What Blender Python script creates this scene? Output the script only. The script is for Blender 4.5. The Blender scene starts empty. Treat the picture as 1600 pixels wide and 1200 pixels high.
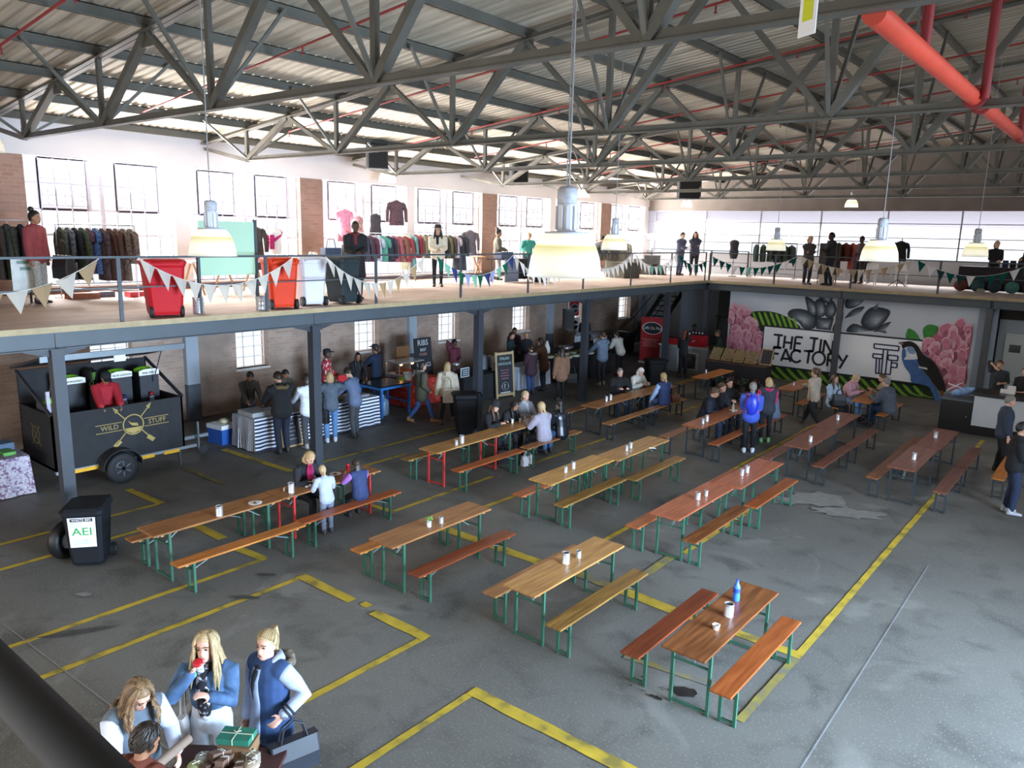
import bpy, bmesh, math, random
from mathutils import Vector, Matrix, Euler
random.seed(7)
scene = bpy.context.scene
COL = scene.collection
R = math.radians
# ------------------------------------------------------------------ camera
CAM = Vector((0.0, 0.0, 5.0))
def camera():
    pi, ro, ya = R(11.1119), R(1.378), R(38.9406)
    F = Vector((-math.sin(ya)*math.cos(pi), math.cos(ya)*math.cos(pi), -math.sin(pi)))
    r0 = Vector((math.cos(ya), math.sin(ya), 0)); u0 = r0.cross(F)
    r = math.cos(ro)*r0 + math.sin(ro)*u0; u = -math.sin(ro)*r0 + math.cos(ro)*u0
    cd = bpy.data.cameras.new('camera'); cd.sensor_width = 36; cd.lens = 1194.06/1600*36
    cd.clip_start = .05; cd.clip_end = 300
    co = bpy.data.objects.new('camera', cd); COL.objects.link(co)
    m = Matrix((r, u, -F)).transposed().to_4x4(); m.translation = CAM
    co.matrix_world = m; scene.camera = co
camera()
scene.view_settings.view_transform = 'Standard'; scene.view_settings.look = 'None'
scene.view_settings.gamma = 1; scene.view_settings.use_curve_mapping = False
scene.view_settings.exposure = 0.55
scene.cycles.use_denoising = True
# ------------------------------------------------------------------ daylight and added fill
wd = bpy.data.worlds.new('world'); scene.world = wd; wd.use_nodes = True
wd.node_tree.nodes['Background'].inputs[0].default_value = (.86, .93, 1, 1)
wd.node_tree.nodes['Background'].inputs[1].default_value = .95
def area(name, loc, dr, sx, sy, power, col=(1, 1, 1), spread=180):
    d = bpy.data.lights.new(name, 'AREA'); d.shape = 'RECTANGLE'; d.size = sx; d.size_y = sy
    d.energy = power; d.color = col; d.spread = R(spread)
    o = bpy.data.objects.new(name, d); o.location = loc; COL.objects.link(o)
    o.rotation_euler = Vector(dr).to_track_quat('-Z', 'Y').to_euler(); return o
WINY = [(6.5, 9.8), (10.2, 13.52), (14.3, 17.65), (17.98, 21.36), (22.2, 25.54), (25.9, 29.3), (30.1, 33.25)]
for a, b in WINY:      # daylight coming in through the tall upper windows: from the bright ground upwards and from the sky downwards
    area('daylight_and_fill', (-19.5, (a+b)/2, 5.0), (.6, .35, .72), b-a, 2.6, 520, (1, .97, .93), 90)
    area('daylight_and_fill', (-19.5, (a+b)/2, 5.3), (.78, .12, -.62), b-a, 2.6, 220, (1, .98, .96), 76)
area('daylight_and_fill', (-10, 34.25, 4.5), (0, -.3, 1), 17, .3, 260, (.95, .93, 1), 130)       # bright ground below the glazed far wall
area('daylight_and_fill', (-10, 34.6, 5.6), (.05, -.6, -.8), 17, 1.0, 380, (.97, .97, 1), 80)       # sky over the glazed far wall
area('daylight_and_fill', (-7.5, -2.8, 5.6), (0, 1, -.1), 17, 2.6, 230, (1, .98, .95))      # added soft fill behind the viewer, no windows built there
area('daylight_and_fill', (-9.5, -2.8, 1.7), (0, 1, .02), 15, 2.4, 340, (1, .98, .95))      # second added fill, low behind the viewer, no doors built there
area('daylight_and_fill', (6.9, 7.4, 2.8), (-1, .08, -.42), 7, 3.6, 2300, (.55, .75, 1.0), 105)    # the open roller door on the right
area('daylight_and_fill', (5.5, 14, 7.2), (-.85, 0, -.52), 24, 2, 240, (.96, .97, 1.0))    # added light by the unseen high openings on the right
# ------------------------------------------------------------------ materials
def hexc(h):
    h = h.lstrip('#'); v = [int(h[i:i+2], 16)/255 for i in (0, 2, 4)]
    return tuple(c/12.92 if c <= .04045 else ((c+.055)/1.055)**2.4 for c in v)
MATS = {}
def pm(hx, rough=.6, var=.12, scale=6, metal=0, spec=.5, stretch=None, key=''):
    """procedural paint / cloth / metal: one colour with a little noise in it"""
    k = (hx, rough, var, scale, metal, stretch, key)
    if k in MATS: return MATS[k]
    m = bpy.data.materials.new('surface_' + hx.strip('#')); m.use_nodes = True
    nt = m.node_tree; N = nt.nodes; L = nt.links; b = N['Principled BSDF']
    c = hexc(hx)
    tc = N.new('ShaderNodeTexCoord'); nz = N.new('ShaderNodeTexNoise'); nz.inputs['Scale'].default_value = scale
    nz.inputs['Detail'].default_value = 5
    if stretch:
        mp = N.new('ShaderNodeMapping'); mp.inputs['Scale'].default_value = stretch
        L.new(tc.outputs['Object'], mp.inputs[0]); L.new(mp.outputs[0], nz.inputs['Vector'])
    else: L.new(tc.outputs['Object'], nz.inputs['Vector'])
    mr = N.new('ShaderNodeMapRange'); mr.inputs['From Min'].default_value = .3; mr.inputs['From Max'].default_value = .7
    mr.inputs['To Min'].default_value = 1-var; mr.inputs['To Max'].default_value = 1+var
    L.new(nz.outputs['Fac'], mr.inputs['Value'])
    hs = N.new('ShaderNodeVectorMath'); hs.operation = 'SCALE'; hs.inputs[0].default_value = c
    L.new(mr.outputs[0], hs.inputs['Scale']); L.new(hs.outputs[0], b.inputs['Base Color'])
    b.inputs['Roughness'].default_value = rough; b.inputs['Metallic'].default_value = metal
    b.inputs['Specular IOR Level'].default_value = spec
    MATS[k] = m; return m
def ramp_mat(name, cols, scale, rough=.7, kind='noise', stretch=(1, 1, 1), spec=.4, bump=0):
    m = bpy.data.materials.new(name); m.use_nodes = True
    nt = m.node_tree; N = nt.nodes; L = nt.links; b = N['Principled BSDF']
    tc = N.new('ShaderNodeTexCoord'); mp = N.new('ShaderNodeMapping'); mp.inputs['Scale'].default_value = stretch
    L.new(tc.outputs['Object'], mp.inputs[0])
    if kind == 'noise':
        t = N.new('ShaderNodeTexNoise'); t.inputs['Scale'].default_value = scale; t.inputs['Detail'].default_value = 8; out = t.outputs['Fac']
    elif kind == 'voronoi':
        t = N.new('ShaderNodeTexVoronoi'); t.inputs['Scale'].default_value = scale; out = t.outputs['Color']
    else:
        t = N.new('ShaderNodeTexWave'); t.inputs['Scale'].default_value = scale; t.inputs['Distortion'].default_value = 0; out = t.outputs['Fac']
        t.bands_direction = kind
    L.new(mp.outputs[0], t.inputs['Vector'])
    cr = N.new('ShaderNodeValToRGB'); L.new(out, cr.inputs[0]); e = cr.color_ramp.elements
    for i, (p, h) in enumerate(cols):
        if i < 2: e[i].position = p
        el = e[i] if i < 2 else e.new(p)
        el.color = (*hexc(h), 1)
    if kind in ('X', 'Y', 'Z', 'voronoi'): cr.color_ramp.interpolation = 'CONSTANT'
    L.new(cr.outputs[0], b.inputs['Base Color']); b.inputs['Roughness'].default_value = rough
    b.inputs['Specular IOR Level'].default_value = spec
    if bump:
        bp = N.new('ShaderNodeBump'); bp.inputs['Strength'].default_value = bump; bp.inputs['Distance'].default_value = .02
        L.new(out, bp.inputs['Height']); L.new(bp.outputs[0], b.inputs['Normal'])
    return m
def brick_mat(name, c1, c2, mortar, dirt):
    m = bpy.data.materials.new(name); m.use_nodes = True
    nt = m.node_tree; N = nt.nodes; L = nt.links; b = N['Principled BSDF']
    tc = N.new('ShaderNodeTexCoord'); sx = N.new('ShaderNodeSeparateXYZ'); cx = N.new('ShaderNodeCombineXYZ')
    L.new(tc.outputs['Object'], sx.inputs[0]); ad = N.new('ShaderNodeMath'); ad.operation = 'ADD'
    L.new(sx.outputs[0], ad.inputs[0]); L.new(sx.outputs[1], ad.inputs[1])
    L.new(ad.outputs[0], cx.inputs[0]); L.new(sx.outputs[2], cx.inputs[1])
    br = N.new('ShaderNodeTexBrick'); L.new(cx.outputs[0], br.inputs['Vector'])
    br.inputs['Color1'].default_value = (*hexc(c1), 1); br.inputs['Color2'].default_value = (*hexc(c2), 1)
    br.inputs['Mortar'].default_value = (*hexc(mortar), 1); br.inputs['Scale'].default_value = 1
    br.inputs['Brick Width'].default_value = .23; br.inputs['Row Height'].default_value = .085
    br.inputs['Mortar Size'].default_value = .008
    nz = N.new('ShaderNodeTexNoise'); nz.inputs['Scale'].default_value = 1.3; nz.inputs['Detail'].default_value = 9
    L.new(tc.outputs['Object'], nz.inputs['Vector'])
    mr = N.new('ShaderNodeMapRange'); mr.inputs['From Min'].default_value = .42; mr.inputs['From Max'].default_value = .72
    L.new(nz.outputs['Fac'], mr.inputs['Value'])
    mx = N.new('ShaderNodeMix'); mx.data_type = 'RGBA'; L.new(mr.outputs[0], mx.inputs[0])
    L.new(br.outputs['Color'], mx.inputs[6]); mx.inputs[7].default_value = (*hexc(dirt), 1)
    L.new(mx.outputs[2], b.inputs['Base Color']); b.inputs['Roughness'].default_value = .9
    return m
def glass_mat(name='window_glass', tint=(1, 1, 1), gl=.06):
    m = bpy.data.materials.new(name); m.use_nodes = True; nt = m.node_tree; N = nt.nodes; L = nt.links
    N.remove(N['Principled BSDF'])
    t = N.new('ShaderNodeBsdfTransparent'); t.inputs[0].default_value = (*tint, 1)
    g = N.new('ShaderNodeBsdfGlossy'); g.inputs['Roughness'].default_value = .05
    x = N.new('ShaderNodeMixShader'); x.inputs[0].default_value = gl
    L.new(t.outputs[0], x.inputs[1]); L.new(g.outputs[0], x.inputs[2]); L.new(x.outputs[0], N['Material Output'].inputs[0])
    return m
def translucent_mat(name, col, fac=.7, rough=.3, clear=0):
    m = bpy.data.materials.new(name); m.use_nodes = True; nt = m.node_tree; N = nt.nodes; L = nt.links
    N.remove(N['Principled BSDF'])
    t = N.new('ShaderNodeBsdfTranslucent'); t.inputs[0].default_value = (*col, 1)
    d = N.new('ShaderNodeBsdfDiffuse'); d.inputs[0].default_value = (*col, 1)
    x = N.new('ShaderNodeMixShader'); x.inputs[0].default_value = fac
    L.new(d.outputs[0], x.inputs[1]); L.new(t.outputs[0], x.inputs[2]); o = x
    if clear:
        c = N.new('ShaderNodeBsdfTransparent'); y = N.new('ShaderNodeMixShader'); y.inputs[0].default_value = clear
        L.new(x.outputs[0], y.inputs[1]); L.new(c.outputs[0], y.inputs[2]); o = y
    L.new(o.outputs[0], N['Material Output'].inputs[0])
    return m
def emit_mat(name, col, s):
    m = bpy.data.materials.new(name); m.use_nodes = True; b = m.node_tree.nodes['Principled BSDF']
    b.inputs['Base Color'].default_value = (*col, 1); b.inputs['Emission Color'].default_value = (*col, 1)
    b.inputs['Emission Strength'].default_value = s; return m
def wood_mat(name, c1, c2, c3, rough=.3, axis=1):
    st = [7, 7, 7]; st[axis] = .55
    m = ramp_mat(name, [(.28, c3), (.5, c1), (.68, c2)], 3.2, rough, 'noise', tuple(st), .35)
    return m
# ------------------------------------------------------------------ mesh builder
class MB:
    def __init__(s): s.v = []; s.f = []; s.mi = []; s.sm = []; s.m = 0
    def add(s, vs, fs, smooth=False):
        n = len(s.v); s.v += [tuple(v) for v in vs]
        for f in fs: s.f.append([n+i for i in f]); s.mi.append(s.m); s.sm.append(smooth)
    def box(s, c, d, rz=0, M=None):
        x, y, z = d[0]/2, d[1]/2, d[2]/2; cs, sn = math.cos(rz), math.sin(rz)
        vs = []
        for sx in (-x, x):
            for sy in (-y, y):
                for sz in (-z, z):
                    p = Vector((sx*cs-sy*sn, sx*sn+sy*cs, sz))
                    if M: p = M @ p
                    vs.append(Vector(c)+p)
        s.add(vs, [(0, 1, 3, 2), (4, 6, 7, 5), (0, 4, 5, 1), (2, 3, 7, 6), (0, 2, 6, 4), (1, 5, 7, 3)]); return s
    def bb(s, x0, x1, y0, y1, z0, z1): return s.box(((x0+x1)/2, (y0+y1)/2, (z0+z1)/2), (abs(x1-x0), abs(y1-y0), abs(z1-z0)))
    def bar(s, a, b, w, h=None, up=(0, 0, 1)):
        a, b = Vector(a), Vector(b); h = h or w; t = (b-a).normalized(); up = Vector(up)
        if abs(t.dot(up)) > .98: up = Vector((0, 1, 0)) if abs(t.y) < .9 else Vector((1, 0, 0))
        u = t.cross(up).normalized()*w/2; v = u.cross(t).normalized()*h/2
        vs = [p+i*u+j*v for p in (a, b) for i, j in ((-1, -1), (1, -1), (1, 1), (-1, 1))]
        s.add(vs, [(3, 2, 1, 0), (4, 5, 6, 7), (0, 1, 5, 4), (1, 2, 6, 5), (2, 3, 7, 6), (3, 0, 4, 7)]); return s
    def angle(s, a, b, w, t=.012, up=(0, 0, 1)):
        """an L-section steel member"""
        a, b = Vector(a), Vector(b); d = (b-a).normalized(); up = Vector(up)
        if abs(d.dot(up)) > .98: up = Vector((1, 0, 0))
        u = d.cross(up).normalized(); v = u.cross(d).normalized()
        s.bar(a, b, w, t, v); s.bar(a+v*w/2-u*w/2, b+v*w/2-u*w/2, t, w, v); return s
    def rings(s, rs, cap=True, smooth=True, closed=True):
        n = len(rs[0]); vs = [p for r in rs for p in r]; fs = []
        for k in range(len(rs)-1):
            for i in range(n if closed else n-1):
                j = (i+1) % n; fs.append((k*n+i, k*n+j, (k+1)*n+j, (k+1)*n+i))
        s.add(vs, fs, smooth)
        if cap: s.add(rs[0], [tuple(range(n))[::-1]]); s.add(rs[-1], [tuple(range(n))])
        return s
    def tube(s, pts, r, n=8, cap=True, smooth=True):
        pts = [Vector(p) for p in pts]; rs = []
        rr = r if isinstance(r, (list, tuple)) else [r]*len(pts); u = None
        for i, p in enumerate(pts):
            t = (pts[min(i+1, len(pts)-1)]-pts[max(i-1, 0)]).normalized()
            if u is None: u = t.orthogonal().normalized()
            u = (u-t*u.dot(t)).normalized(); v = t.cross(u)
            rs.append([p+(u*math.cos(2*math.pi*k/n)+v*math.sin(2*math.pi*k/n))*rr[i] for k in range(n)])
        return s.rings(rs, cap, smooth)
    def lathe(s, prof, n=16, c=(0, 0, 0), cap=True, smooth=True):
        c = Vector(c)
        return s.rings([[c+Vector((r*math.cos(2*math.pi*k/n), r*math.sin(2*math.pi*k/n), z)) for k in range(n)] for r, z in prof], cap, smooth)
    def ball(s, c, r, n=10, m=7):
        r = r if isinstance(r, (tuple, list)) else (r, r, r); c = Vector(c); rs = []
        for j in range(m+1):
            a = math.pi*(.02+.96*j/m)-math.pi/2
            rs.append([c+Vector((r[0]*math.cos(a)*math.cos(2*math.pi*k/n), r[1]*math.cos(a)*math.sin(2*math.pi*k/n), r[2]*math.sin(a))) for k in range(n)])
        return s.rings(rs)
    def poly(s, pts, th, o=(0, 0, 0), U=(1, 0, 0), V=(0, 0, 1)):
        """flat outline in the plane o + x U + y V, given a thickness along U x V"""
        o, U, V = Vector(o), Vector(U), Vector(V); W = U.cross(V).normalized()*th; n = len(pts)
        a = [o+U*x+V*y for x, y in pts]; b = [p+W for p in a]
        s.add(a+b, [tuple(range(n))[::-1], tuple(range(n, 2*n))]+[(i, (i+1) % n, n+(i+1) % n, n+i) for i in range(n)]); return s
    def build(s, name, mats, parent=None, loc=None):
        me = bpy.data.meshes.new(name); me.from_pydata(s.v, [], s.f)
        for m in (mats if isinstance(mats, (list, tuple)) else [mats]): me.materials.append(m)
        me.polygons.foreach_set('material_index', s.mi); me.polygons.foreach_set('use_smooth', s.sm)
        me.update()
        o = bpy.data.objects.new(name, me); COL.objects.link(o)
        if parent: o.parent = parent
        if loc: o.location = loc
        return o
def fixn(o):
    bm = bmesh.new(); bm.from_mesh(o.data); bmesh.ops.recalc_face_normals(bm, faces=bm.faces); bm.to_mesh(o.data); bm.free(); return o
def thing(name, label, cat, loc=(0, 0, 0), rz=0, group=None):
    o = bpy.data.objects.new(name, None); COL.objects.link(o); o.empty_display_size = .2
    o.location = loc; o.rotation_euler = (0, 0, rz); return tag(o, label, cat, group)
def tag(o, label, cat, group=None, kind=None):
    if label: o['label'] = label
    if cat: o['category'] = cat
    if group: o['group'] = group
    if kind: o['kind'] = kind
    return o
def struct(o, label=None):
    o['kind'] = 'structure'
    if label: o['label'] = label
    return o
def copy_tree(o, parent=None):
    c = o.copy(); COL.objects.link(c); c.parent = parent
    for ch in o.children: copy_tree(ch, c)
    return c
def text(name, s, size, loc, rot, mat, parent=None, th=.001, align='CENTER', sx=1):
    cu = bpy.data.curves.new(name, 'FONT'); cu.body = s; cu.size = size; cu.extrude = th; cu.align_x = align; cu.align_y = 'CENTER'; cu.resolution_u = 2
    t = bpy.data.objects.new(name, cu); COL.objects.link(t)
    bpy.context.view_layer.update()
    me = bpy.data.meshes.new_from_object(t.evaluated_get(bpy.context.evaluated_depsgraph_get()))
    bpy.data.objects.remove(t); me.name = name; me.materials.clear(); me.materials.append(mat)
    o = bpy.data.objects.new(name, me); COL.objects.link(o); o.location = loc; o.rotation_euler = rot; o.scale = (sx, 1, 1)
    if parent: o.parent = parent
    return o
ORD = ['first', 'second', 'third', 'fourth', 'fifth', 'sixth', 'seventh', 'eighth', 'ninth', 'tenth', 'eleventh', 'twelfth', 'thirteenth', 'fourteenth', 'fifteenth', 'sixteenth']
STEEL = pm('#5b5850', .45, .18, 3)
STEELD = pm('#47494d', .5, .15, 3)
PAINTG = pm('#484f54', .5, .1, 2); PAINTC = pm('#34383f', .5, .1, 2)
GLASS = glass_mat()
WHITE = pm('#e8e6e6', .7, .03, 2)
BLACK = pm('#141416', .45, .2, 5)
# ------------------------------------------------------------------ the building
XW, YF, D, XD, YD = -18.9, 33.6, 3.43, -12.75, 27.45
XR = 7.0; YN = -3.0
def concrete():
    m = bpy.data.materials.new('concrete_floor'); m.use_nodes = True
    nt = m.node_tree; N = nt.nodes; L = nt.links; b = N['Principled BSDF']
    tc = N.new('ShaderNodeTexCoord')
    def nz(s, d=8, dist=0):
        t = N.new('ShaderNodeTexNoise'); t.inputs['Scale'].default_value = s; t.inputs['Detail'].default_value = d
        t.inputs['Distortion'].default_value = dist; L.new(tc.outputs['Object'], t.inputs['Vector']); return t.outputs['Fac']
    def mix(f, a, c):
        x = N.new('ShaderNodeMix'); x.data_type = 'RGBA'; L.new(f, x.inputs[0])
        for i, q in ((6, a), (7, c)):
            if isinstance(q, str): x.inputs[i].default_value = (*hexc(q), 1)
            else: L.new(q, x.inputs[i])
        return x.outputs[2]
    def rng(f, a, c):
        r = N.new('ShaderNodeMapRange'); r.inputs['From Min'].default_value = a; r.inputs['From Max'].default_value = c; L.new(f, r.inputs['Value']); return r.outputs[0]
    base = mix(rng(nz(.35, 6), .35, .68), '#5d5b56', '#6b6963')
    base = mix(rng(nz(1.6, 10, .6), .52, .72), base, '#4d4b47')
    base = mix(rng(nz(.55, 5, 1.2), .60, .66), base, '#74726c')
    base = mix(rng(nz(38, 4), .56, .75), base, '#86837b')
    L.new(base, b.inputs['Base Color'])
    L.new(rng(nz(.8, 6), -1.2, 1.6), b.inputs['Roughness'])
    b.inputs['Specular IOR Level'].default_value = .45
    return m
fl = MB(); fl.bb(XW-.3, XR, YN, YF+.3, -.2, 0); floor = struct(fl.build('floor', concrete()))
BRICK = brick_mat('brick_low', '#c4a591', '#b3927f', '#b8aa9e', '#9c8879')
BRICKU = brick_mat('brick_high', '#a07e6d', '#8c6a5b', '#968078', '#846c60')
PLASTER = pm('#d9d4d4', .85, .04, 1)
PIL = pm('#aeb6bf', .7, .05, 2)
# left wall: brick lower storey with small windows, tall windows above, plaster band on top
LW = [(8.05, .98, 1.3, 2.3), (11.83, 1.0, 1.16, 2.3), (15.95, 1.0, 1.2, 2.32), (19.72, 1.05, 1.19, 2.31), (23.87, 1.08, 1.2, 2.29), (27.72, 1.1, 1.2, 2.31), (31.82, 1.1, 1.18, 2.32)]
w = MB(); y = -3.0; T = .34
x0, x1 = XW-T, XW
for c, wd_, z0, z1 in LW:
    w.bb(x0, x1, y, c-wd_/2, 0, D); w.bb(x0, x1, c-wd_/2, c+wd_/2, 0, z0); w.bb(x0, x1, c-wd_/2, c+wd_/2, z1, D); y = c+wd_/2
w.bb(x0, x1, y, YF+.3, 0, D)
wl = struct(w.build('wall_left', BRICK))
ZS, ZT = 3.62, 6.42
u = MB(); prev = -3.0
u.bb(x0, x1, -3, YF+.3, D, ZS)
for i, (a, b) in enumerate(WINY):
    u.m = 0 if i in (0, 2, 4, 6) else 1
    u.bb(x0, x1 + (.06 if u.m == 0 else .05), prev, a, ZS, ZT); prev = b
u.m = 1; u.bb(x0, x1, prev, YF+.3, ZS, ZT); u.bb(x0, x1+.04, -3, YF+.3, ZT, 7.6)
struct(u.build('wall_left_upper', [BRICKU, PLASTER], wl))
# painted pilasters on the lower wall
for i, yy in enumerate((9.99, 17.82, 25.71, 33.3)):
    t = MB(); t.bb(XW, XW+.16, yy-.17, yy+.17, .95, D-.1); t.m = 1; t.bb(XW, XW+.165, yy-.175, yy+.175, 0, .95)
    struct(t.build('trim_%d' % (i+1), [PIL, pm('#5d626b', .7)]))
FRAMEM = pm('#d2cdd9', .5, .04)
FRAMEW = pm('#f3eee8', .5, .05)
def gridwin(name, a, b, z0, z1, xs):
    """steel window: outer posts, centre mullion, two hinged casements with small panes"""
    f = MB(); L_ = b-a; X = XW-.16
    V = lambda y, za, zb, t: f.bb(X-.03, X+.03, y-t/2, y+t/2, za, zb)
    Hh = lambda z, ya, yb, t: f.bb(X-.025, X+.025, ya, yb, z-t/2, z+t/2)
    for q in (0, 1): V(a+q*L_, z0, z1, .06)
    V((a+b)/2, z0, z1, .10)
    for z in (z0, z1): Hh(z, a, b, .06)
    rows = 5; hh = (z1-z0)/rows
    for k in range(1, rows): Hh(z0+k*hh, a, b, .038)
    for s in (0, 1):
        ya, yb = (a, (a+b)/2) if s == 0 else ((a+b)/2, b)
        for k in (1, 2, 3, 4): V(ya+(yb-ya)*k/5, z0, z1, .034)
        c0, c1 = ya+(yb-ya)*.2, ya+(yb-ya)*.83
        za, zb = z1-2*hh, z1-.03
        for yy in (c0, c1): V(yy, za, zb, .09)
        for z in (za, zb): Hh(z, c0, c1, .09)
        for z in (za+.08, za+hh*.55, za+hh+.10, zb-.14): Hh(z, c0, c1, .028)
        for k in range(1, 6): V(c0+(c1-c0)*k/6, za+.08, za+hh*.8, .02)
    return f
for i, (a, b) in enumerate(WINY):
    o = struct(gridwin('x', a, b, ZS, ZT, None).build('window_%d' % (i+1), FRAMEM))
    p = MB(); p.bb(XW-.165, XW-.16, a, b, ZS, ZT); p.build('pane', GLASS, o)
    s = MB(); s.bb(XW-.2, XW+.10, a, b, ZS-.05, ZS); s.build('sill', PLASTER, o)
for i, (c, wd_, z0, z1) in enumerate(LW):
    f = MB(); X = XW-.2; a, b = c-wd_/2, c+wd_/2
    for yy in (a+.02, b-.02, c-wd_*.17, c+wd_*.17): f.bb(X-.02, X+.02, yy-.009, yy+.009, z0, z1)
    for k in range(5): f.bb(X-.02, X+.02, a, b, z0+(z1-z0)*k/4-.009, z0+(z1-z0)*k/4+.009)
    o = struct(f.build('window_%d' % (i+8), FRAMEW))
    p = MB(); p.bb(X-.004, X+.001, a, b, z0, z1); p.build('pane', GLASS, o)
    s = MB(); s.bb(XW-.2, XW+.05, a-.03, b+.03, z0-.06, z0); s.build('sill', FRAMEW, o)
# bright ground and sky wall seen past the low windows comes from the world; the far wall
fw = MB(); fw.m = 0; fw.bb(XW-.3, XR, YF, YF+.25, 0, D+.92)
fw.m = 1; fw.bb(XW-.3, XR, YF, YF+.2, 6.25, 10.2)
wf = struct(fw.build('wall_far', [pm('#b9bcc2', .8, .05, 1), pm('#6e655f', .8, .1, 2)]))
SHEET = translucent_mat('translucent_sheet', (.42, .40, .44), .8)
g1 = MB()
for i, (z0, z1) in enumerate(((4.35, 5.15), (5.15, 5.75), (5.75, 6.25))):
    pass
fr = MB()
for k in range(11): fr.bb(XW+k*2.6+.4-.025, XW+k*2.6+.4+.025, YF+.02, YF+.08, 4.33, 6.3)
for z in (4.35, 4.85, 5.2, 5.75, 6.25): fr.bb(XW, XR, YF+.02, YF+.08, z-.015, z+.015)
wfar = struct(fr.build('window_15', pm('#9a97a0', .5)))
p = MB(); p.bb(XW, XR, YF+.1, YF+.105, 4.35, 5.2); p.build('pane', GLASS, wfar)
p = MB(); n = 0
for k in range(0, 250):      # corrugated translucent sheet
    pass
rs = []
for z in [5.2+.0525*i for i in range(21)]:
    yy = YF+.1+.012*math.cos(math.pi*(z-5.2)/.0525)
    rs.append([Vector((XW, yy, z)), Vector((XR, yy, z))])
p.rings(rs, False, True, False); p.build('translucent_sheet', SHEET, wfar)
# right wall with its door opening, and wall behind the camera: outside the picture, they shade the hall
r = MB(); r.bb(XR, XR+.3, YN, 2.6, 0, 8.6); r.bb(XR, XR+.3, 10.2, YF, 0, 6); r.bb(XR, XR+.3, 2.6, 10.2, 4.6, 8.6); r.bb(XR, XR+.3, 10.2, YF, 8.2, 8.6)
struct(r.build('wall_right', pm('#8d8a86', .9)))
r = MB(); r.bb(XW, XR, YN-.3, YN, 0, 9.2); struct(r.build('wall_near', pm('#8d8a86', .9)))
# mezzanine deck: left arm and far arm
DECKM = ramp_mat('deck_boards', [(.3, '#a18e82'), (.55, '#b3a094'), (.75, '#c0aea2')], 2.2, .7, 'noise', (1, .4, 1))
dk = MB(); dk.bb(XW, XD, -3, YF, D-.06, D); dk.bb(XD, XR, YD, YF, D-.06, D)
deck = struct(dk.build('floor_mezzanine', DECKM))
e = MB(); e.bb(XD-.03, XD+.02, -3, YD, D-.085, D+.012); e.bb(XD-.03, XR, YD-.02, YD+.03, D-.085, D+.012); e.build('edge_board', pm('#a89470', .6), deck)
jm = pm('#3b3836', .8)
j = MB()
for k in range(40):
    yy = -2+k*.9
    if yy < YF: j.bb(XW, XD-.15, yy-.04, yy+.04, D-.24, D-.06)
for k in range(21): j.bb(XD+.2+k*.9, XD+.28+k*.9, YD+.1, YF, D-.24, D-.06)
j.build('joists', jm, deck)
def ibeam(mb, a, b, h=.24, w=.15, t=.014):
    a, b = Vector(a), Vector(b); up = Vector((0, 0, h/2))
    mb.bar(a+up, b+up, w, t); mb.bar(a-up, b-up, w, t); mb.bar(a, b, t, h)
COLY = [4.62, 9.42, 14.45, 19.32, 24.5]
ys = [-3]+COLY+[YD+.1]
for i in range(len(ys)-1):
    b_ = MB(); ibeam(b_, (XD-.05, ys[i]+.006, D-.207), (XD-.05, ys[i+1]-.006, D-.207))
    o = b_.build('edge_beam', PAINTG)
    tag(o, 'grey steel edge beam of the left mezzanine, ' + ['running out of the left edge of the photo', 'between the column by the black trailer and the column by the striped table', 'over the grill stall', 'over the chalkboard stalls', 'left of the column by the red banner', 'ending at the mezzanine corner'][i], 'beam')
cx = [-12.75, -7.83, -3.42, 1.4, 6.9]
for i in range(4):
    b_ = MB(); ibeam(b_, (cx[i]+.09, YD+.05, D-.207), (cx[i+1]-.01, YD+.05, D-.207))
    if i < 3: tag(b_.build('edge_beam', PAINTG), 'grey steel edge beam of the far mezzanine, ' + ['over the left half of the flower mural', 'over the right half of the flower mural', 'over the white bar'][i], 'beam')
def hcol(mb, x, y, z0, z1, w=.17, t=.016):
    mb.bb(x-w/2, x+w/2, y-w/2, y-w/2+t, z0, z1); mb.bb(x-w/2, x+w/2, y+w/2-t, y+w/2, z0, z1); mb.bb(x-t/2, x+t/2, y-w/2+t, y+w/2-t, z0, z1)
lab = ['square grey steel post in front of the black trailer, beside the bin with the sign', 'grey steel column in front of the striped table', 'grey steel column beside the plain black bin on the left', 'grey steel column in front of the food table with salads', 'grey steel column beside the red banner']
cs = MB()
for i, yy in enumerate(COLY):
    m = MB(); x = XD-.06
    m.bb(x-.09, x+.09, yy-.09, yy+.09, 0, D-.34)
    m.bb(x-.14, x+.14, yy-.14, yy+.14, 0, .02)
    t = thing('steel_column', lab[i], 'column', (0, 0, 0)); m.build('shaft', PAINTC, t)
    k = MB(); k.bb(x-.12, x+.12, yy-.12, yy+.12, D-.34, D-.33)
    for s in (-1, 1): k.poly([(0, .34), (0, .2), (.06, .2), (.45, .31), (.45, .34)] if s > 0 else [(0, .34), (-.45, .34), (-.45, .31), (-.06, .2), (0, .2)], .02, (x-.01, yy, D-.67), (0, 1, 0), (0, 0, 1))
    k.build('bracket', PAINTC, t)
lab = ['dark steel column at the inner corner of the mezzanine beside the bread stall', 'dark steel column in front of the white sign', 'dark steel column between the mural and the bar']
for i, x in enumerate(cx[:3]):
    m = MB(); m.bb(x-.09, x+.09, YD+.0, YD+.16, 0, D-.34); m.bb(x-.13, x+.13, YD-.05, YD+.21, 0, .02)
    tag(m.build('steel_column', STEELD), lab[i], 'column')
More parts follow.
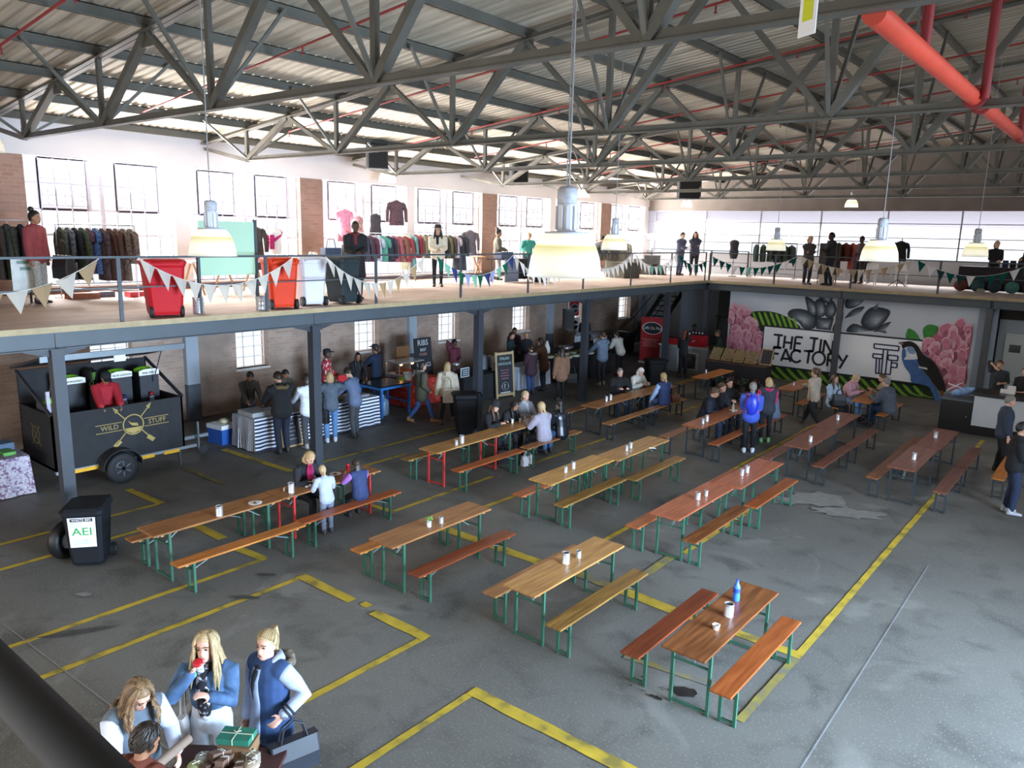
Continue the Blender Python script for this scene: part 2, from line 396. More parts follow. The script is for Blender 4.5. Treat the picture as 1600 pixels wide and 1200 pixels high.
# roof: steel trusses, purlins, corrugated sheets
ZTOP = lambda x: 7.12+.1085*(x+18.0)
TY = [5.9+4.75*k for k in range(6)]
NB = [-16.88+3.36*k for k in range(7)]; ZB = 6.57
RIDGE = 3.0
def steel2(): return STEEL
for k, yy in enumerate(TY):
    t = thing('roof_truss', 'steel roof truss spanning the hall, ' + ORD[k] + ' one from the camera', 'roof truss', (0, yy, 0))
    m = MB()
    for s in (-.05, .05): m.angle((XW+.1, s, ZTOP(XW+.1)), (RIDGE, s, ZTOP(RIDGE)), .085)
    m.build('top_chord', STEEL, t)
    m = MB(); m.bb(NB[0]-.15, NB[-1]+1, -.06, .06, ZB-.012, ZB+.002); m.bb(NB[0]-.1, NB[-1]+1, -.012, .012, ZB, ZB+.09)
    m.bar((NB[0], 0, ZB), (XW+.15, 0, ZTOP(XW)-.1), .09, .07)
    m.build('bottom_chord', STEEL, t)
    for i, x in enumerate(NB):
        m = MB(); m.bar((x, 0, ZB), (x, 0, ZTOP(x)), .085, .07); m.build('vertical', STEEL, t)
        m = MB()
        xl = x-1.68 if i else x-.0
        if i: m.bar((x-.03, 0, ZB+.03), (x-1.66, 0, ZTOP(x-1.68)), .075, .075)
        m.bar((x+.03, 0, ZB+.03), (x+1.66, 0, ZTOP(x+1.68)), .12, .11)
        m.build('diagonal', STEEL, t)
        for s in (-1, 1): MB().bar((x+.02, s*.03, ZB+.05), (x+.1, s*1.15, ZTOP(x)+.12), .045, .045).build('fly_brace', STEEL, t)
        MB().bb(x-.14, x+.14, -.008, .008, ZB-.01, ZB+.2).build('gusset_plate', STEEL, t)
        MB().bb(x+1.68-.16, x+1.68+.16, -.008, .008, ZTOP(x+1.68)-.2, ZTOP(x+1.68)+.05).build('gusset_plate', STEEL, t)
PX = [-18.56+1.68*k for k in range(13)]
PURL = pm('#57544b', .6, .15, 2)
for k, x in enumerate(PX):
    z = ZTOP(x)+.05; m = MB()
    m.bb(x-.01, x+.01, -3, YF, z, z+.17); m.bb(x-.01, x+.07, -3, YF, z, z+.012); m.bb(x-.07, x+.01, -3, YF, z+.158, z+.17)
    tag(m.build('purlin', PURL), 'steel purlin running the length of the roof, ' + ORD[k] + ' one counted from the window wall', 'purlin')
rs = []; n = 0; yy = -3.0; RP = []
while yy < YF+.05:
    for a, h in ((0, 0), (.10, 0), (.125, .032), (.165, .032)): RP.append((yy+a, h))
    yy += .19
m = MB()
m.rings([[Vector((x, y_, ZTOP(x)+.225+h)) for y_, h in RP] for x in (XW-.3, RIDGE)], False, False, False)
m.rings([[Vector((x, y_, ZTOP(RIDGE)-(x-RIDGE)*.1085+.225+h)) for y_, h in RP] for x in (RIDGE, XR+.4)], False, False, False)
ROOFM = ramp_mat('roof_sheet', [(.25, '#8f8576'), (.5, '#b5aa98'), (.72, '#c6bcab')], 1.1, .6, 'noise', (.4, 6, 1))
struct(m.build('ceiling', ROOFM))
# ------------------------------------------------------------------ floor paint
YEL = ramp_mat('yellow_line_paint', [(.36, '#7d6f35'), (.46, '#a8902f'), (.7, '#bfa233')], 3.5, .7)
YELF = ramp_mat('worn_line_paint', [(.40, '#6b675f'), (.55, '#7f7440'), (.75, '#94853c')], 4, .75)
LZ = [.002]
def strip(mb, x0, y0, x1, y1, w):
    LZ[0] += .0003; zz = LZ[0]
    d = Vector((x1-x0, y1-y0, 0)); n = Vector((-d.y, d.x, 0)).normalized()*w/2
    a, b = Vector((x0, y0, zz)), Vector((x1, y1, zz)); k = max(2, int(d.length/.25)); A = []; B = []
    for i in range(k+1):
        p = a.lerp(b, i/k); A.append(p+n*random.uniform(.86, 1.08)); B.append(p-n*random.uniform(.86, 1.08))
    mb.rings([[q, r] for q, r in zip(B, A)], False, False, False)
for seg in [(-9.88, 2.0, -9.83, 6.25), (-9.91, 8.85, -9.93, 11.7), (-9.88, 13.0, -9.85, 16.2), (-9.9, 19.5, -9.86, 21.6), (-13.34, 2.5, -13.32, 6.3), (-13.28, 9.06, -13.29, 14.2),
            (-12.31, 3.0, -12.33, 5.6), (-12.42, 10.4, -12.44, 11.6), (-8.9, 2.0, -8.88, 6.25), (-8.85, 10.2, -8.81, 11.3), (-6.35, 2.8, -6.33, 6.2), (-6.34, 8.9, -6.33, 11.25), (-6.38, 15.6, -6.42, 21.4),
            (-5.1, 3.4, -5.08, 5.8), (-5.08, 10.8, -5.06, 14.8), (-2.6, 8.9, -2.57, 22.8)]:
    m = MB(); strip(m, *seg, .10); m.build('line_marking', YEL, floor)
for seg in [(-10.9, 8.82, -9.9, 8.9, .12), (-11.85, 6.2, -11.0, 6.2, .17), (-10.55, 6.14, -9.83, 6.2, .17), (-14.5, 6.28, -13.28, 6.33, .15), (-15.7, 8.97, -13.25, 9.06, .17), (-8.7, 8.95, -6.4, 8.95, .2), (-5.2, 8.99, -4.2, 8.93, .22), (-4.2, 8.95, -2.55, 8.94, .18),
            (-8.93, 6.22, -7.75, 6.22, .17), (-7.6, 6.27, -7.45, 6.27, .12), (-7.3, 6.20, -6.28, 6.2, .17), (-5.12, 5.74, -3.0, 5.77, .17)]:
    m = MB(); strip(m, *seg); m.build('line_marking', YEL, floor)
for seg in [(-15.0, 7.68, -13.5, 7.67, .12), (-4.2, 7.5, -3.0, 7.66, .12), (-2.62, 7.2, -2.6, 8.85, .1), (-5.15, 9.7, -5.16, 10.6, .16), (-6.36, 9.0, -5.2, 9.0, .2)]:
    m = MB(); strip(m, *seg); m.build('line_marking', YELF, floor)
m = MB(); strip(m, -1.95, 13, -1.84, 5, .011); m.build('joint_line', pm('#84868a', .8), floor)
m = MB(); strip(m, -10.5, 2.9, -2, 3.3, .012); m.build('joint_line', pm('#7d7c78', .8), floor)
def blot(cx_, cy_, r, mat, n=18, el=1, rz=0):
    vs = []; LZ[0] += .0002
    for k in range(n):
        q = r*random.uniform(.7, 1.15); a = 2*math.pi*k/n
        p = Vector((q*el*math.cos(a), q*math.sin(a), 0)); p.rotate(Euler((0, 0, rz))); vs.append((cx_+p.x, cy_+p.y, LZ[0]+.002))
    m = MB(); m.add(vs, [tuple(range(n))]); m.build('floor_stain', mat, floor)
OIL = pm('#23211f', .45, .3, 9)
blot(-3.3, 7.3, .11, OIL, 16, 1.2)
for k in range(14): blot(-3.62+random.uniform(-.25, .2), 7.05+random.uniform(-.1, .22), random.choice((.012, .018, .03)), OIL, 8)
DARKST = pm('#3d3b38', .8, .3, 9)
blot(-9.62, 3.42, .055, DARKST, 20, 9, R(62)); blot(-8.9, 5.3, .05, DARKST, 14, 4, R(40)); blot(-9.3, 5.9, .04, DARKST, 14, 4, R(40))
LIGHTST = pm('#7b7974', .7, .15, 7)
for a in ((-4.3, 15.0, .45, 1.6), (-3.6, 14.6, .3, 2.2), (-4.9, 14.4, .28, 1.4), (-10.6, 3.9, .06, 2)): blot(a[0], a[1], a[2], LIGHTST, 26, a[3], R(30))
# ------------------------------------------------------------------ beer tables and benches
def wd(n, a, b, c): return [wood_mat('wood_%s' % n, a, b, c, .28, 1)]
WOOD = {k: wood_mat('wood_'+k, *v, .36, 1) for k, v in {
    'tan': ('#a87a45', '#b78a52', '#8a5f33'), 'gold': ('#b28340', '#c2954c', '#96682e'), 'brown': ('#95643a', '#a57244', '#7a4d2b'), 'reddish': ('#a2583a', '#ad6440', '#8c4a30'),
    'dark': ('#7c4a28', '#915a32', '#5c351d'), 'orange': ('#b06c30', '#be7a3a', '#94551f'), 'mahog': ('#7d3a1f', '#8b4526', '#6a2e18'), 'olive': ('#8a6634', '#9b7540', '#634521'), 'maroon': ('#744433', '#824e3a', '#5f3527'), 'rust': ('#9a5128', '#a85d30', '#80401f')}.items()}
GREENL = pm('#2f5b48', .45, .12, 4); REDL = pm('#b8322e', .4, .1, 4); GALV = pm('#9fb0b0', .35, .1, 4, .6); DKL = pm('#2b3236', .45, .1, 4)
EDGE = pm('#b98f5e', .5, .1, 6)
MESHES = {}
def slab(name, L_, W_, z0, z1, mat, par):
    m = MB(); m.bb(-W_/2, W_/2, -L_/2, L_/2, z0, z1); o = m.build(name, mat, par)
    bv = o.modifiers.new('bevel', 'BEVEL'); bv.width = .006; bv.segments = 2; return o
def uframe(w, z1, par, mat, y):
    m = MB()
    for s in (-1, 1): m.bb(s*w/2-.017, s*w/2+.017, y-.017, y+.017, 0, z1)
    m.bb(-w/2, w/2, y-.012, y+.012, .025, .05); m.bb(-w/2, w/2, y-.012, y+.012, z1*.72, z1*.72+.02)
    m.bb(-w/2-.02, w/2+.02, y-.02, y+.02, z1-.02, z1)
    return m.build('leg_frame', mat, par)
def beer(kind, wood, leg, x, y, label, rz=0, L_=2.07):
    W_, zt = (.5, .76) if kind == 'beer_table' else (.235, .47)
    t = thing(kind, label, 'table' if kind == 'beer_table' else 'bench', (x, y, 0), rz, 'folding beer tables' if kind == 'beer_table' else 'folding wooden benches')
    slab('tabletop' if kind == 'beer_table' else 'seat_board', L_, W_, zt-.028, zt, WOOD[wood], t)
    for s in (-1, 1):
        fy = s*(L_/2-.24)
        uframe(W_-.07, zt-.03, t, leg, fy)
        m = MB(); m.bar((0, fy-s*.02, zt*.66), (0, fy-s*.34, zt-.035), .03, .012); m.build('brace', GALV, t)
        m = MB(); m.bb(-W_/2+.03, W_/2-.03, fy+s*.1-.02, fy+s*.1+.02, zt-.055, zt-.028); m.build('batten', EDGE, t)
    return t
TBL = [  # wood, legs, x, y, words that name the table
 ('brown', GREENL, -10.35, 5.70, 'with a plate, beside the bin with the sign'), ('brown', REDL, -10.37, 7.79, 'on red legs where the two girls stand'),
 ('tan', REDL, -10.42, 11.33, 'on red legs in front of the plain black bin'), ('tan', GREENL, -10.44, 13.42, 'where five young women sit'),
 ('gold', GREENL, -7.63, 11.31, 'with a golden top and two cans'), ('tan', GREENL, -7.55, 13.4, 'set behind the golden one, a pen on it'),
 ('reddish', GREENL, -5.2, 11.30, 'with a red-orange top and two shiny cans near its middle'), ('reddish', GREENL, -5.1, 13.42, 'with a red-orange top, joined behind another red-orange one'),
 ('tan', GREENL, -5.31, 7.82, 'standing alone with one big ribbed can and a small can'), ('brown', GREENL, -7.63, 7.66, 'standing alone with a small green plant in a can'),
 ('dark', GREENL, -3.14, 7.85, 'standing alone with a blue bottle'),
 ('maroon', DKL, -5.1, 16.86, 'with one can, behind the girl in the blue jacket'), ('maroon', DKL, -5.18, 18.95, 'with one can, near the walking woman in beige'),
 ('maroon', DKL, -3.03, 16.72, 'with one can, first of the pair leading to the bar'), ('maroon', DKL, -2.98, 18.83, 'with one can, second of the pair leading to the bar'),
 ('rust', DKL, -7.5, 16.93, 'with two cans, beside the girl in the blue jacket'), ('rust', DKL, -7.5, 19.02, 'where the man in the navy hoodie and his friends sit'),
 ('brown', DKL, -10.35, 16.97, 'with two cans, beside the column by the salad stall'), ('brown', DKL, -10.3, 19.06, 'where the white-haired woman sits'),
 ('orange', DKL, -10.15, 22.83, 'with one cup, in front of the coffee counter'), ('orange', DKL, -7.5, 22.9, 'with one cup, under the left half of the white sign'),
 ('orange', DKL, -5.4, 22.75, 'where the older couple sit below the mural')]
for wd_, lg, x, y, s in TBL: beer('beer_table', wd_, lg, x, y, 'wooden beer table ' + s)
BEN = [('orange', GREENL, -9.65, 5.74, 'bright orange bench along the near side of the table with the plate'), ('rust', GREENL, -9.72, 7.81, 'brown bench where the girl in purple sleeves sits'),
 ('brown', GREENL, -10.95, 5.72, 'bench mostly hidden behind the table with the plate'), ('brown', GREENL, -10.98, 7.8, 'bench under the woman in the pink top'),
 ('rust', GREENL, -9.77, 11.42, 'long brown bench in front of the red-legged table by the plain bin'), ('brown', GREENL, -9.8, 13.62, 'bench where the girls in lilac and black leather sit'),
 ('olive', GREENL, -11.02, 11.27, 'bench behind the red-legged table by the plain bin'), ('brown', GREENL, -11.02, 13.38, 'bench where the girl in the beanie sits'),
 ('olive', GREENL, -7.15, 11.22, 'dark worn bench in front of the golden table'), ('olive', GREENL, -6.98, 13.33, 'dark worn bench in front of the tan table with the pen'),
 ('rust', GREENL, -8.0, 11.15, 'reddish bench behind the golden table'), ('brown', GREENL, -8.05, 13.25, 'bench behind the tan table with the pen'),
 ('dark', GREENL, -4.76, 11.3, 'stained dark bench in front of the red-orange table with two cans'), ('rust', GREENL, -4.67, 13.46, 'red-brown bench in front of the farther red-orange table'),
 ('rust', GREENL, -5.72, 11.22, 'bench behind the red-orange table with two cans'), ('rust', GREENL, -5.7, 13.3, 'bench behind the farther red-orange table'),
 ('olive', GREENL, -4.78, 7.82, 'knotty bench in front of the lone table with the big ribbed can'), ('brown', GREENL, -5.89, 7.95, 'bench behind the lone table with the big ribbed can'),
 ('mahog', GREENL, -7.02, 7.7, 'dark red bench in front of the table with the green plant'), ('orange', GREENL, -8.2, 7.68, 'orange bench behind the table with the green plant'),
 ('mahog', GREENL, -3.79, 7.9, 'dark red bench on the mural side of the blue bottle table'), ('rust', GREENL, -2.71, 7.87, 'brown bench on the open floor side of the blue bottle table'),
 ('maroon', DKL, -4.58, 16.75, 'bench in front of the one-can table behind the blue jacket girl'), ('maroon', DKL, -4.56, 18.95, 'bench in front of the table near the walking woman'),
 ('maroon', DKL, -5.62, 16.62, 'dark bench behind the one-can table behind the blue jacket girl'), ('maroon', DKL, -5.7, 18.75, 'bench behind the table near the walking woman'),
 ('maroon', DKL, -2.33, 16.66, 'bench beside the yellow line at the first table to the bar'), ('maroon', DKL, -2.33, 18.77, 'bench beside the yellow line at the second table to the bar'),
 ('dark', DKL, -3.53, 16.72, 'dark bench behind the first table to the bar'), ('dark', DKL, -3.55, 18.8, 'dark bench behind the second table to the bar'),
 ('rust', DKL, -6.92, 16.82, 'bench behind the girl with the blue backpack'), ('rust', DKL, -6.85, 18.9, 'bench where the man in the grey shirt sits'),
 ('dark', DKL, -8.05, 16.6, 'dark bench behind the table beside the girl in blue'), ('dark', DKL, -8.05, 18.7, 'bench where the man in the navy hoodie sits'),
 ('brown', DKL, -9.68, 16.72, 'long bench in front of the two-can table by the salad stall column'), ('brown', DKL, -9.7, 18.85, 'bench where the woman in light blue and navy sits'),
 ('brown', DKL, -11.15, 16.95, 'bench behind the two-can table by the salad stall column'), ('brown', DKL, -11.05, 19.0, 'bench where the bald man in black sits'),
 ('olive', DKL, -10.88, 22.9, 'bench behind the table in front of the coffee counter'), ('orange', DKL, -6.98, 22.65, 'orange bench beside the walking woman in beige'),
 ('orange', DKL, -4.86, 22.75, 'orange bench under the heavy man in grey'), ('orange', DKL, -6.03, 22.85, 'bench where the woman in the pale blue shirt sits'),
 ('orange', DKL, -1.62, 18.4, 'bench half hidden behind the two standing men')]
for wd_, lg, x, y, s in BEN: beer('bench', wd_, lg, x, y, s)
# ------------------------------------------------------------------ small things on the tables
TIN = pm('#d4d4d6', .25, .05, 5, .6); TIND = pm('#4a4a4c', .5, .1, 5, .5); PAPERW = pm('#eceae6', .7, .03)
def can(x, y, r, h, label, z=.76, grp='tin cans on the tables', ribs=None):
    t = thing('tin_can', label, 'can', (x, y, z), 0, grp); m = MB(); n = ribs if ribs is not None else (7 if h > .12 else 2)
    pr = [(r*.96, 0), (r, .004)]
    for k in range(n):
        a = h*(.12+.76*k/n); s = h*.76/n; pr += [(r, a), (r*.94, a+s*.3), (r*.94, a+s*.5), (r, a+s*.8)]
    pr += [(r, h-.006), (r*1.03, h-.004), (r*1.03, h), (r*.95, h), (r*.94, h*.35)]
    m.lathe(pr, 16); m.build('can_body', TIN, t)
    m = MB(); m.lathe([(r*.9, h*.9), (r*.9, h*.905)], 14); m.build('contents', TIND, t); return t
can(-10.16, 5.69, .052, .16, 'tall ribbed tin beside the plate')
can(-10.26, 7.02, .052, .17, 'tall ribbed tin in front of the woman in pink')
can(-10.32, 11.18, .05, .16, 'tall ribbed tin on the red-legged table by the plain bin'); can(-10.30, 10.99, .036, .1, 'small tin next to a tall ribbed tin on the red-legged table')
can(-10.55, 13.39, .033, .1, 'small tin by the paper cup, near the seated young women'); can(-10.51, 13.51, .035, .115, 'taller tin by the paper cup, near the seated young women')
can(-7.61, 11.03, .038, .11, 'plain tin on the golden table, first of two'); can(-7.64, 11.32, .04, .13, 'tin with cutlery on the golden table, second of two')
can(-7.54, 13.06, .037, .11, 'plain tin on the tan table with the pen'); can(-7.58, 13.29, .04, .12, 'tin with folded napkins on the tan table with the pen')
can(-5.16, 11.35, .046, .12, 'wide tin on the red-orange table'); can(-5.13, 11.6, .033, .1, 'thin tin behind the wide tin on the red-orange table')
can(-5.14, 13.12, .04, .12, 'tin on the farther red-orange table, first of two'); can(-5.14, 13.36, .043, .13, 'tin on the farther red-orange table, second of two')
can(-5.33, 7.81, .052, .155, 'big ribbed tin with a lid on the lone tan table'); can(-5.31, 8.08, .036, .095, 'small plain tin on the lone tan table')
can(-7.53, 7.72, .036, .1, 'small tin beside the potted plant')
can(-3.11, 7.9, .055, .155, 'big ribbed tin of condiments near the blue bottle')
can(-5.0, 16.46, .04, .13, 'tin on the table behind the girl in blue'); can(-5.19, 19.03, .04, .13, 'tin on the table near the walking woman')
can(-2.99, 16.55, .042, .14, 'tin on the first table to the bar'); can(-3.03, 18.83, .042, .14, 'tin on the second table to the bar')
can(-7.42, 16.3, .038, .12, 'shorter tin beside the girl in blue'); can(-7.46, 16.6, .045, .15, 'taller tin beside the girl in blue')
can(-10.36, 16.76, .04, .14, 'first of two tins on the salad stall column table'); can(-10.37, 16.99, .042, .15, 'second of two tins on the salad stall column table')
can(-10.41, 22.82, .036, .1, 'small cup-like tin on the table at the coffee counter'); can(-7.56, 22.74, .036, .1, 'small tin on the table under the white sign')
can(-13.27, 7.24, .10, .3, 'big tin holding a pole beside the red bin', D, 'big tins on the deck', 6); can(-13.1, 8.42, .10, .28, 'big tin holding a pole beside the orange bin', D, 'big tins on the deck', 2)
t = thing('potted_plant', 'little green plant growing in a tin can', 'plant', (-7.56, 7.5, .76)); m = MB(); m.lathe([(.036, 0), (.038, .1), (.034, .1), (.033, .05)], 14); m.build('pot', TIN, t)
m = MB()
for k in range(26):
    a = random.uniform(0, 6.28); r_ = random.uniform(.01, .055); p = Vector((r_*math.cos(a), r_*math.sin(a), .11+random.uniform(0, .04)))
    m.ball(p, (.014, .014, .007), 6, 4)
m.build('leaves', pm('#6f9a45', .6, .25, 20), t)
def plate(x, y, label, z=.762, r=.105, food=None):
    t = thing('plate', label, 'plate', (x, y, z), 0, 'white plates'); m = MB(); m.lathe([(.02, 0), (r*.6, .002), (r, .016), (r, .019), (r*.58, .007), (.005, .006)], 22); m.build('dish', PAPERW, t)
    if food:
        m = MB()
        for k in range(5): m.ball((random.uniform(-.03, .03), random.uniform(-.03, .03), .014), (.022, .016, .01), 8, 5)
        m.build('food', food, t)
plate(-10.24, 6.34, 'white plate left on the table beside the signed bin', food=pm('#5d4a33', .7, .3, 30)); plate(-10.37, 13.66, 'white plate in front of the lilac jacket'); plate(-10.58, 14.0, 'white plate beside the girl in black leather', food=pm('#6a4d2b', .7, .3, 30))
plate(-10.5, 8.1, 'white plate in front of the purple sleeved girl', food=pm('#8a3b2d', .7, .3, 30)); plate(-7.45, 18.1, 'plate between the people with the man in the navy hoodie'); plate(-5.32, 22.95, 'white plate in front of the heavy man in grey')
def cup(x, y, label, h=.1, z=.76, col=PAPERW, lid=None, r=.035):
    t = thing('cup', label, 'cup', (x, y, z), 0, 'cups'); m = MB(); m.lathe([(r*.72, 0), (r, h), (r*1.06, h), (r*.92, h-.004), (r*.7, h*.2)], 16); m.build('cup_body', col, t)
    if lid: m = MB(); m.lathe([(r*1.08, h-.004), (r*1.08, h+.008), (r*.8, h+.014), (r*.1, h+.012)], 16); m.build('cup_lid', lid, t)
    return t
REDP = pm('#c21f2c', .4, .05)
cup(-10.51, 7.33, 'red-lidded cup in front of the woman in pink', .1, col=REDP, lid=REDP); cup(-10.3, 7.42, 'white paper cup on crumpled napkins'); cup(-10.55, 8.42, 'red-lidded cup beyond the girl in purple sleeves', col=REDP, lid=REDP)
cup(-10.64, 13.21, 'white paper cup near the girl in the beanie'); cup(-3.09, 7.52, 'short white cup on the blue bottle table', .055, r=.042); cup(-10.42, 7.0, 'tiny clear cup beside the tall ribbed tin', .05, r=.022)
m = MB()
for k in range(6): m.ball((random.uniform(-.06, .06), random.uniform(-.05, .05), .012), (random.uniform(.02, .04), .025, .012), 6, 4)
o = m.build('napkin', PAPERW); o.location = (-10.33, 7.38, .762); tag(o, 'crumpled white napkin under the paper cup', 'napkin')
m = MB(); m.bar((0, 0, .006), (.12, .07, .006), .012); o = m.build('pen', PAPERW); o.location = (-7.3, 13.55, .76); tag(o, 'white pen lying on the tan table', 'pen')
def bottle(x, y, z, h, r, mat, cap, label, lab=None):
    t = thing('bottle', label, 'bottle', (x, y, z)); m = MB()
    m.lathe([(r*.8, 0), (r, .01), (r, h*.28), (r*.88, h*.34), (r, h*.40), (r, h*.62), (r*.8, h*.74), (r*.4, h*.85), (r*.34, h*.93)], 16); m.build('bottle_body', mat, t)
    m = MB(); m.lathe([(r*.42, h*.92), (r*.42, h), (r*.3, h)], 12); m.build('bottle_cap', cap, t)
    if lab: m = MB(); m.lathe([(r*1.01, h*.42), (r*1.01, h*.6)], 16, cap=False); m.build('bottle_label', lab, t)
BLUEB = pm('#3f77e0', .15, .1, 12); bottle(-3.2, 8.32, .76, .27, .042, BLUEB, pm('#2c56d0', .4), 'blue plastic water bottle on the dark table', pm('#2340a8', .4, .4, 30))
bottle(-7.42, 18.0, .76, .24, .032, pm('#cfd6c9', .2), WHITE, 'pale bottle in front of the man in the navy hoodie')
# ------------------------------------------------------------------ pendant lamps
SHADE = translucent_mat('prismatic_shade', (.98, .97, .86), .6, clear=.12); ALU = pm('#c4c5ca', .4, .08, 4, .1); BULB = emit_mat('lit_bulb', (1, .96, .82), 3)
def shade_bands():
    m = bpy.data.materials.new('ribbed_shade'); m.use_nodes = True; nt = m.node_tree; N = nt.nodes; L = nt.links; N.remove(N['Principled BSDF'])
    tc = N.new('ShaderNodeTexCoord'); s = N.new('ShaderNodeSeparateXYZ'); L.new(tc.outputs['Object'], s.inputs[0])
    cr = N.new('ShaderNodeValToRGB'); mr = N.new('ShaderNodeMapRange'); mr.inputs['From Min'].default_value = 0; mr.inputs['From Max'].default_value = .34; L.new(s.outputs[2], mr.inputs['Value']); L.new(mr.outputs[0], cr.inputs[0])
    e = cr.color_ramp.elements; e[0].position = 0; e[0].color = (.62, .62, .60, 1); e[1].position = 1; e[1].color = (.45, .40, .24, 1)
    for p, c in ((.40, (.60, .60, .54)), (.60, (.50, .46, .24)), (.66, (.85, .83, .72)), (.92, (.8, .78, .64))): q = e.new(p); q.color = (*c, 1)
    t = N.new('ShaderNodeBsdfTranslucent'); d = N.new('ShaderNodeBsdfDiffuse'); x = N.new('ShaderNodeMixShader'); x.inputs[0].default_value = .6
    L.new(cr.outputs[0], t.inputs[0]); L.new(cr.outputs[0], d.inputs[0]); L.new(d.outputs[0], x.inputs[1]); L.new(t.outputs[0], x.inputs[2])
    L.new(x.outputs[0], N['Material Output'].inputs[0]); return m
SHADE = shade_bands()
def lamp(x, y, z, label, ztop, power=3):
    t = thing('pendant_lamp', label, 'lamp', (x, y, z), 0, 'pendant lamps'); m = MB()
    m.lathe([(.265, 0), (.25, .012), (.247, .06), (.236, .13), (.212, .2), (.178, .26), (.13, .30)], 40, cap=False); m.build('lamp_shade', SHADE, t)
    m = MB(); m.lathe([(.15, .288), (.15, .302), (.06, .306)], 24); m.lathe([(.062, .306), (.062, .485)], 20)
    for k in range(8): a = k*math.pi/4; m.box((.066*math.cos(a), .066*math.sin(a), .395), (.02, .03, .16), a)
    m.build('housing', ALU, t)
    m = MB(); m.lathe([(.055, .485), (.068, .49), (.068, .58), (.05, .6), (.01, .605)], 20); m.build('ballast', pm('#a9aab0', .5, .2, 20), t)
    m = MB(); zz = .60; k = 0; H_ = ztop+.2-z
    if y < 4.5 and z < 5:
        while zz < H_:
            for s in (-1, 1): m.bar((0, s*.009, zz), (0, s*.009, zz+.05), .006) if k % 2 == 0 else m.bar((s*.009, 0, zz), (s*.009, 0, zz+.05), .006)
            zz += .042; k += 1
        m.tube([(.012, 0, .6), (.012, .004, H_)], .006, 6)
    else: m.tube([(0, 0, .6), (0, 0, H_)], .007, 6)
    m.build('chain', pm('#8b8b8c', .4, .1, 6, .3), t)
    m = MB(); m.lathe([(.03, .29), (.035, .2), (.05, .15), (.04, .11), (.01, .1)], 12); m.build('bulb', BULB, t)
    l = bpy.data.lights.new('lamp_light', 'POINT'); l.energy = power; l.color = (1, .95, .8); l.shadow_soft_size = .06
    lo = bpy.data.objects.new('lamp_light', l); COL.objects.link(lo); lo.parent = t; lo.location = (0, 0, .06)
lamp(-3.08, 4.36, 4.72, 'large pendant lamp hanging nearest, over the middle of the hall', ZTOP(-3.08))
lamp(-8.04, 4.59, 4.68, 'pendant lamp hanging in front of the pale green panel', ZTOP(-8.04))
lamp(-7.9, 12.8, 4.74, 'pendant lamp just right of the largest one, before the dark clothes rack', ZTOP(-7.9))
lamp(-7.55, 20.3, 4.73, 'small low pendant lamp in front of the far green clothes rack', ZTOP(-7.55))
lamp(-2.9, 11.8, 4.74, 'big low pendant lamp in front of the far wall, over the white sign', ZTOP(-2.9))
lamp(-2.85, 19.5, 4.75, 'low pendant lamp in front of the blonde woman on the far mezzanine', ZTOP(-2.85))
for x, y, z, s in ((-18.1, 5.68, 6.36, 'pendant lamp cut off by the photo edge, above the brick pier'), (-18.0, 16.05, 6.45, 'high pendant lamp below the first black hanging speaker'), (-16.9, 24.9, 6.43, 'high pendant lamp above the largest lamp'), (-16.4, 32.6, 6.38, 'high pendant lamp below the farthest hanging speaker'), (-9.2, 32.4, 6.34, 'high pendant lamp before the far wall, over the far dark clothes rack')):
    lamp(x, y, z, s, ZTOP(x), 2.5)
# ------------------------------------------------------------------ railings, bunting, near rail
RAILM = pm('#3f474c', .5, .08, 3)
def railing(pts, label, axis):
    t = thing('railing', label, 'railing'); (ax, ay), (bx, by) = pts[0], pts[-1]
    for x, y in pts: m = MB(); m.bb(x-(.032 if axis == 'x' else .012), x+(.032 if axis == 'x' else .012), y-(.032 if axis == 'y' else .012), y+(.032 if axis == 'y' else .012), D, D+1.05); m.build('post', RAILM, t)
    for z, w in ((D+1.05, .035), (D+.56, .022)): m = MB(); m.bar((ax, ay, z), (bx, by, z), w); m.build('rail', RAILM, t)
railing([(XD-.06, y) for y in (.3, 2.95, 5.66, 8.37, 11.08, 13.77, 16.44, 19.1, 21.87, 24.6, 27.36)], 'grey steel railing along the edge of the long mezzanine', 'y')
railing([(x, YD+.05) for x in (-12.7, -10.2, -7.57, -4.92, -2.25, .4)], 'dark steel railing along the far mezzanine above the mural', 'x')
railing([(-17.9, 32.35), (-16.4, 32.35), (-14.9, 32.35), (-13.2, 32.35)], 'thin steel railing behind the two silhouetted visitors, around the stairwell', 'x')
t = thing('near_railing', 'black railing bar crossing the bottom corner, close to the viewer', 'railing')
m = MB(); m.tube([(-4, .258, 4.48), (.9, .258, 4.48)], .026, 12); m.build('rail', pm('#101115', .7, .1), t)
m = MB(); m.bb(.55, .6, .25, .27, 3.43, 4.48); m.build('post', pm('#101115', .7, .1), t)
BUNT = {'c': '#e3dfd6', 'b': '#c9b391', 'w': '#efefef', 'g': '#2f8068', 'n': '#4c5a94', 't': '#9fd6c6', 'l': '#b9c3e6', 'd': '#1f6f66', 'k': '#33585f'}
BM = {}
for k, v in BUNT.items(): BM[k] = translucent_mat('bunting_cloth_'+k, hexc(v), .55)
STRING = pm('#e6e4df', .8)
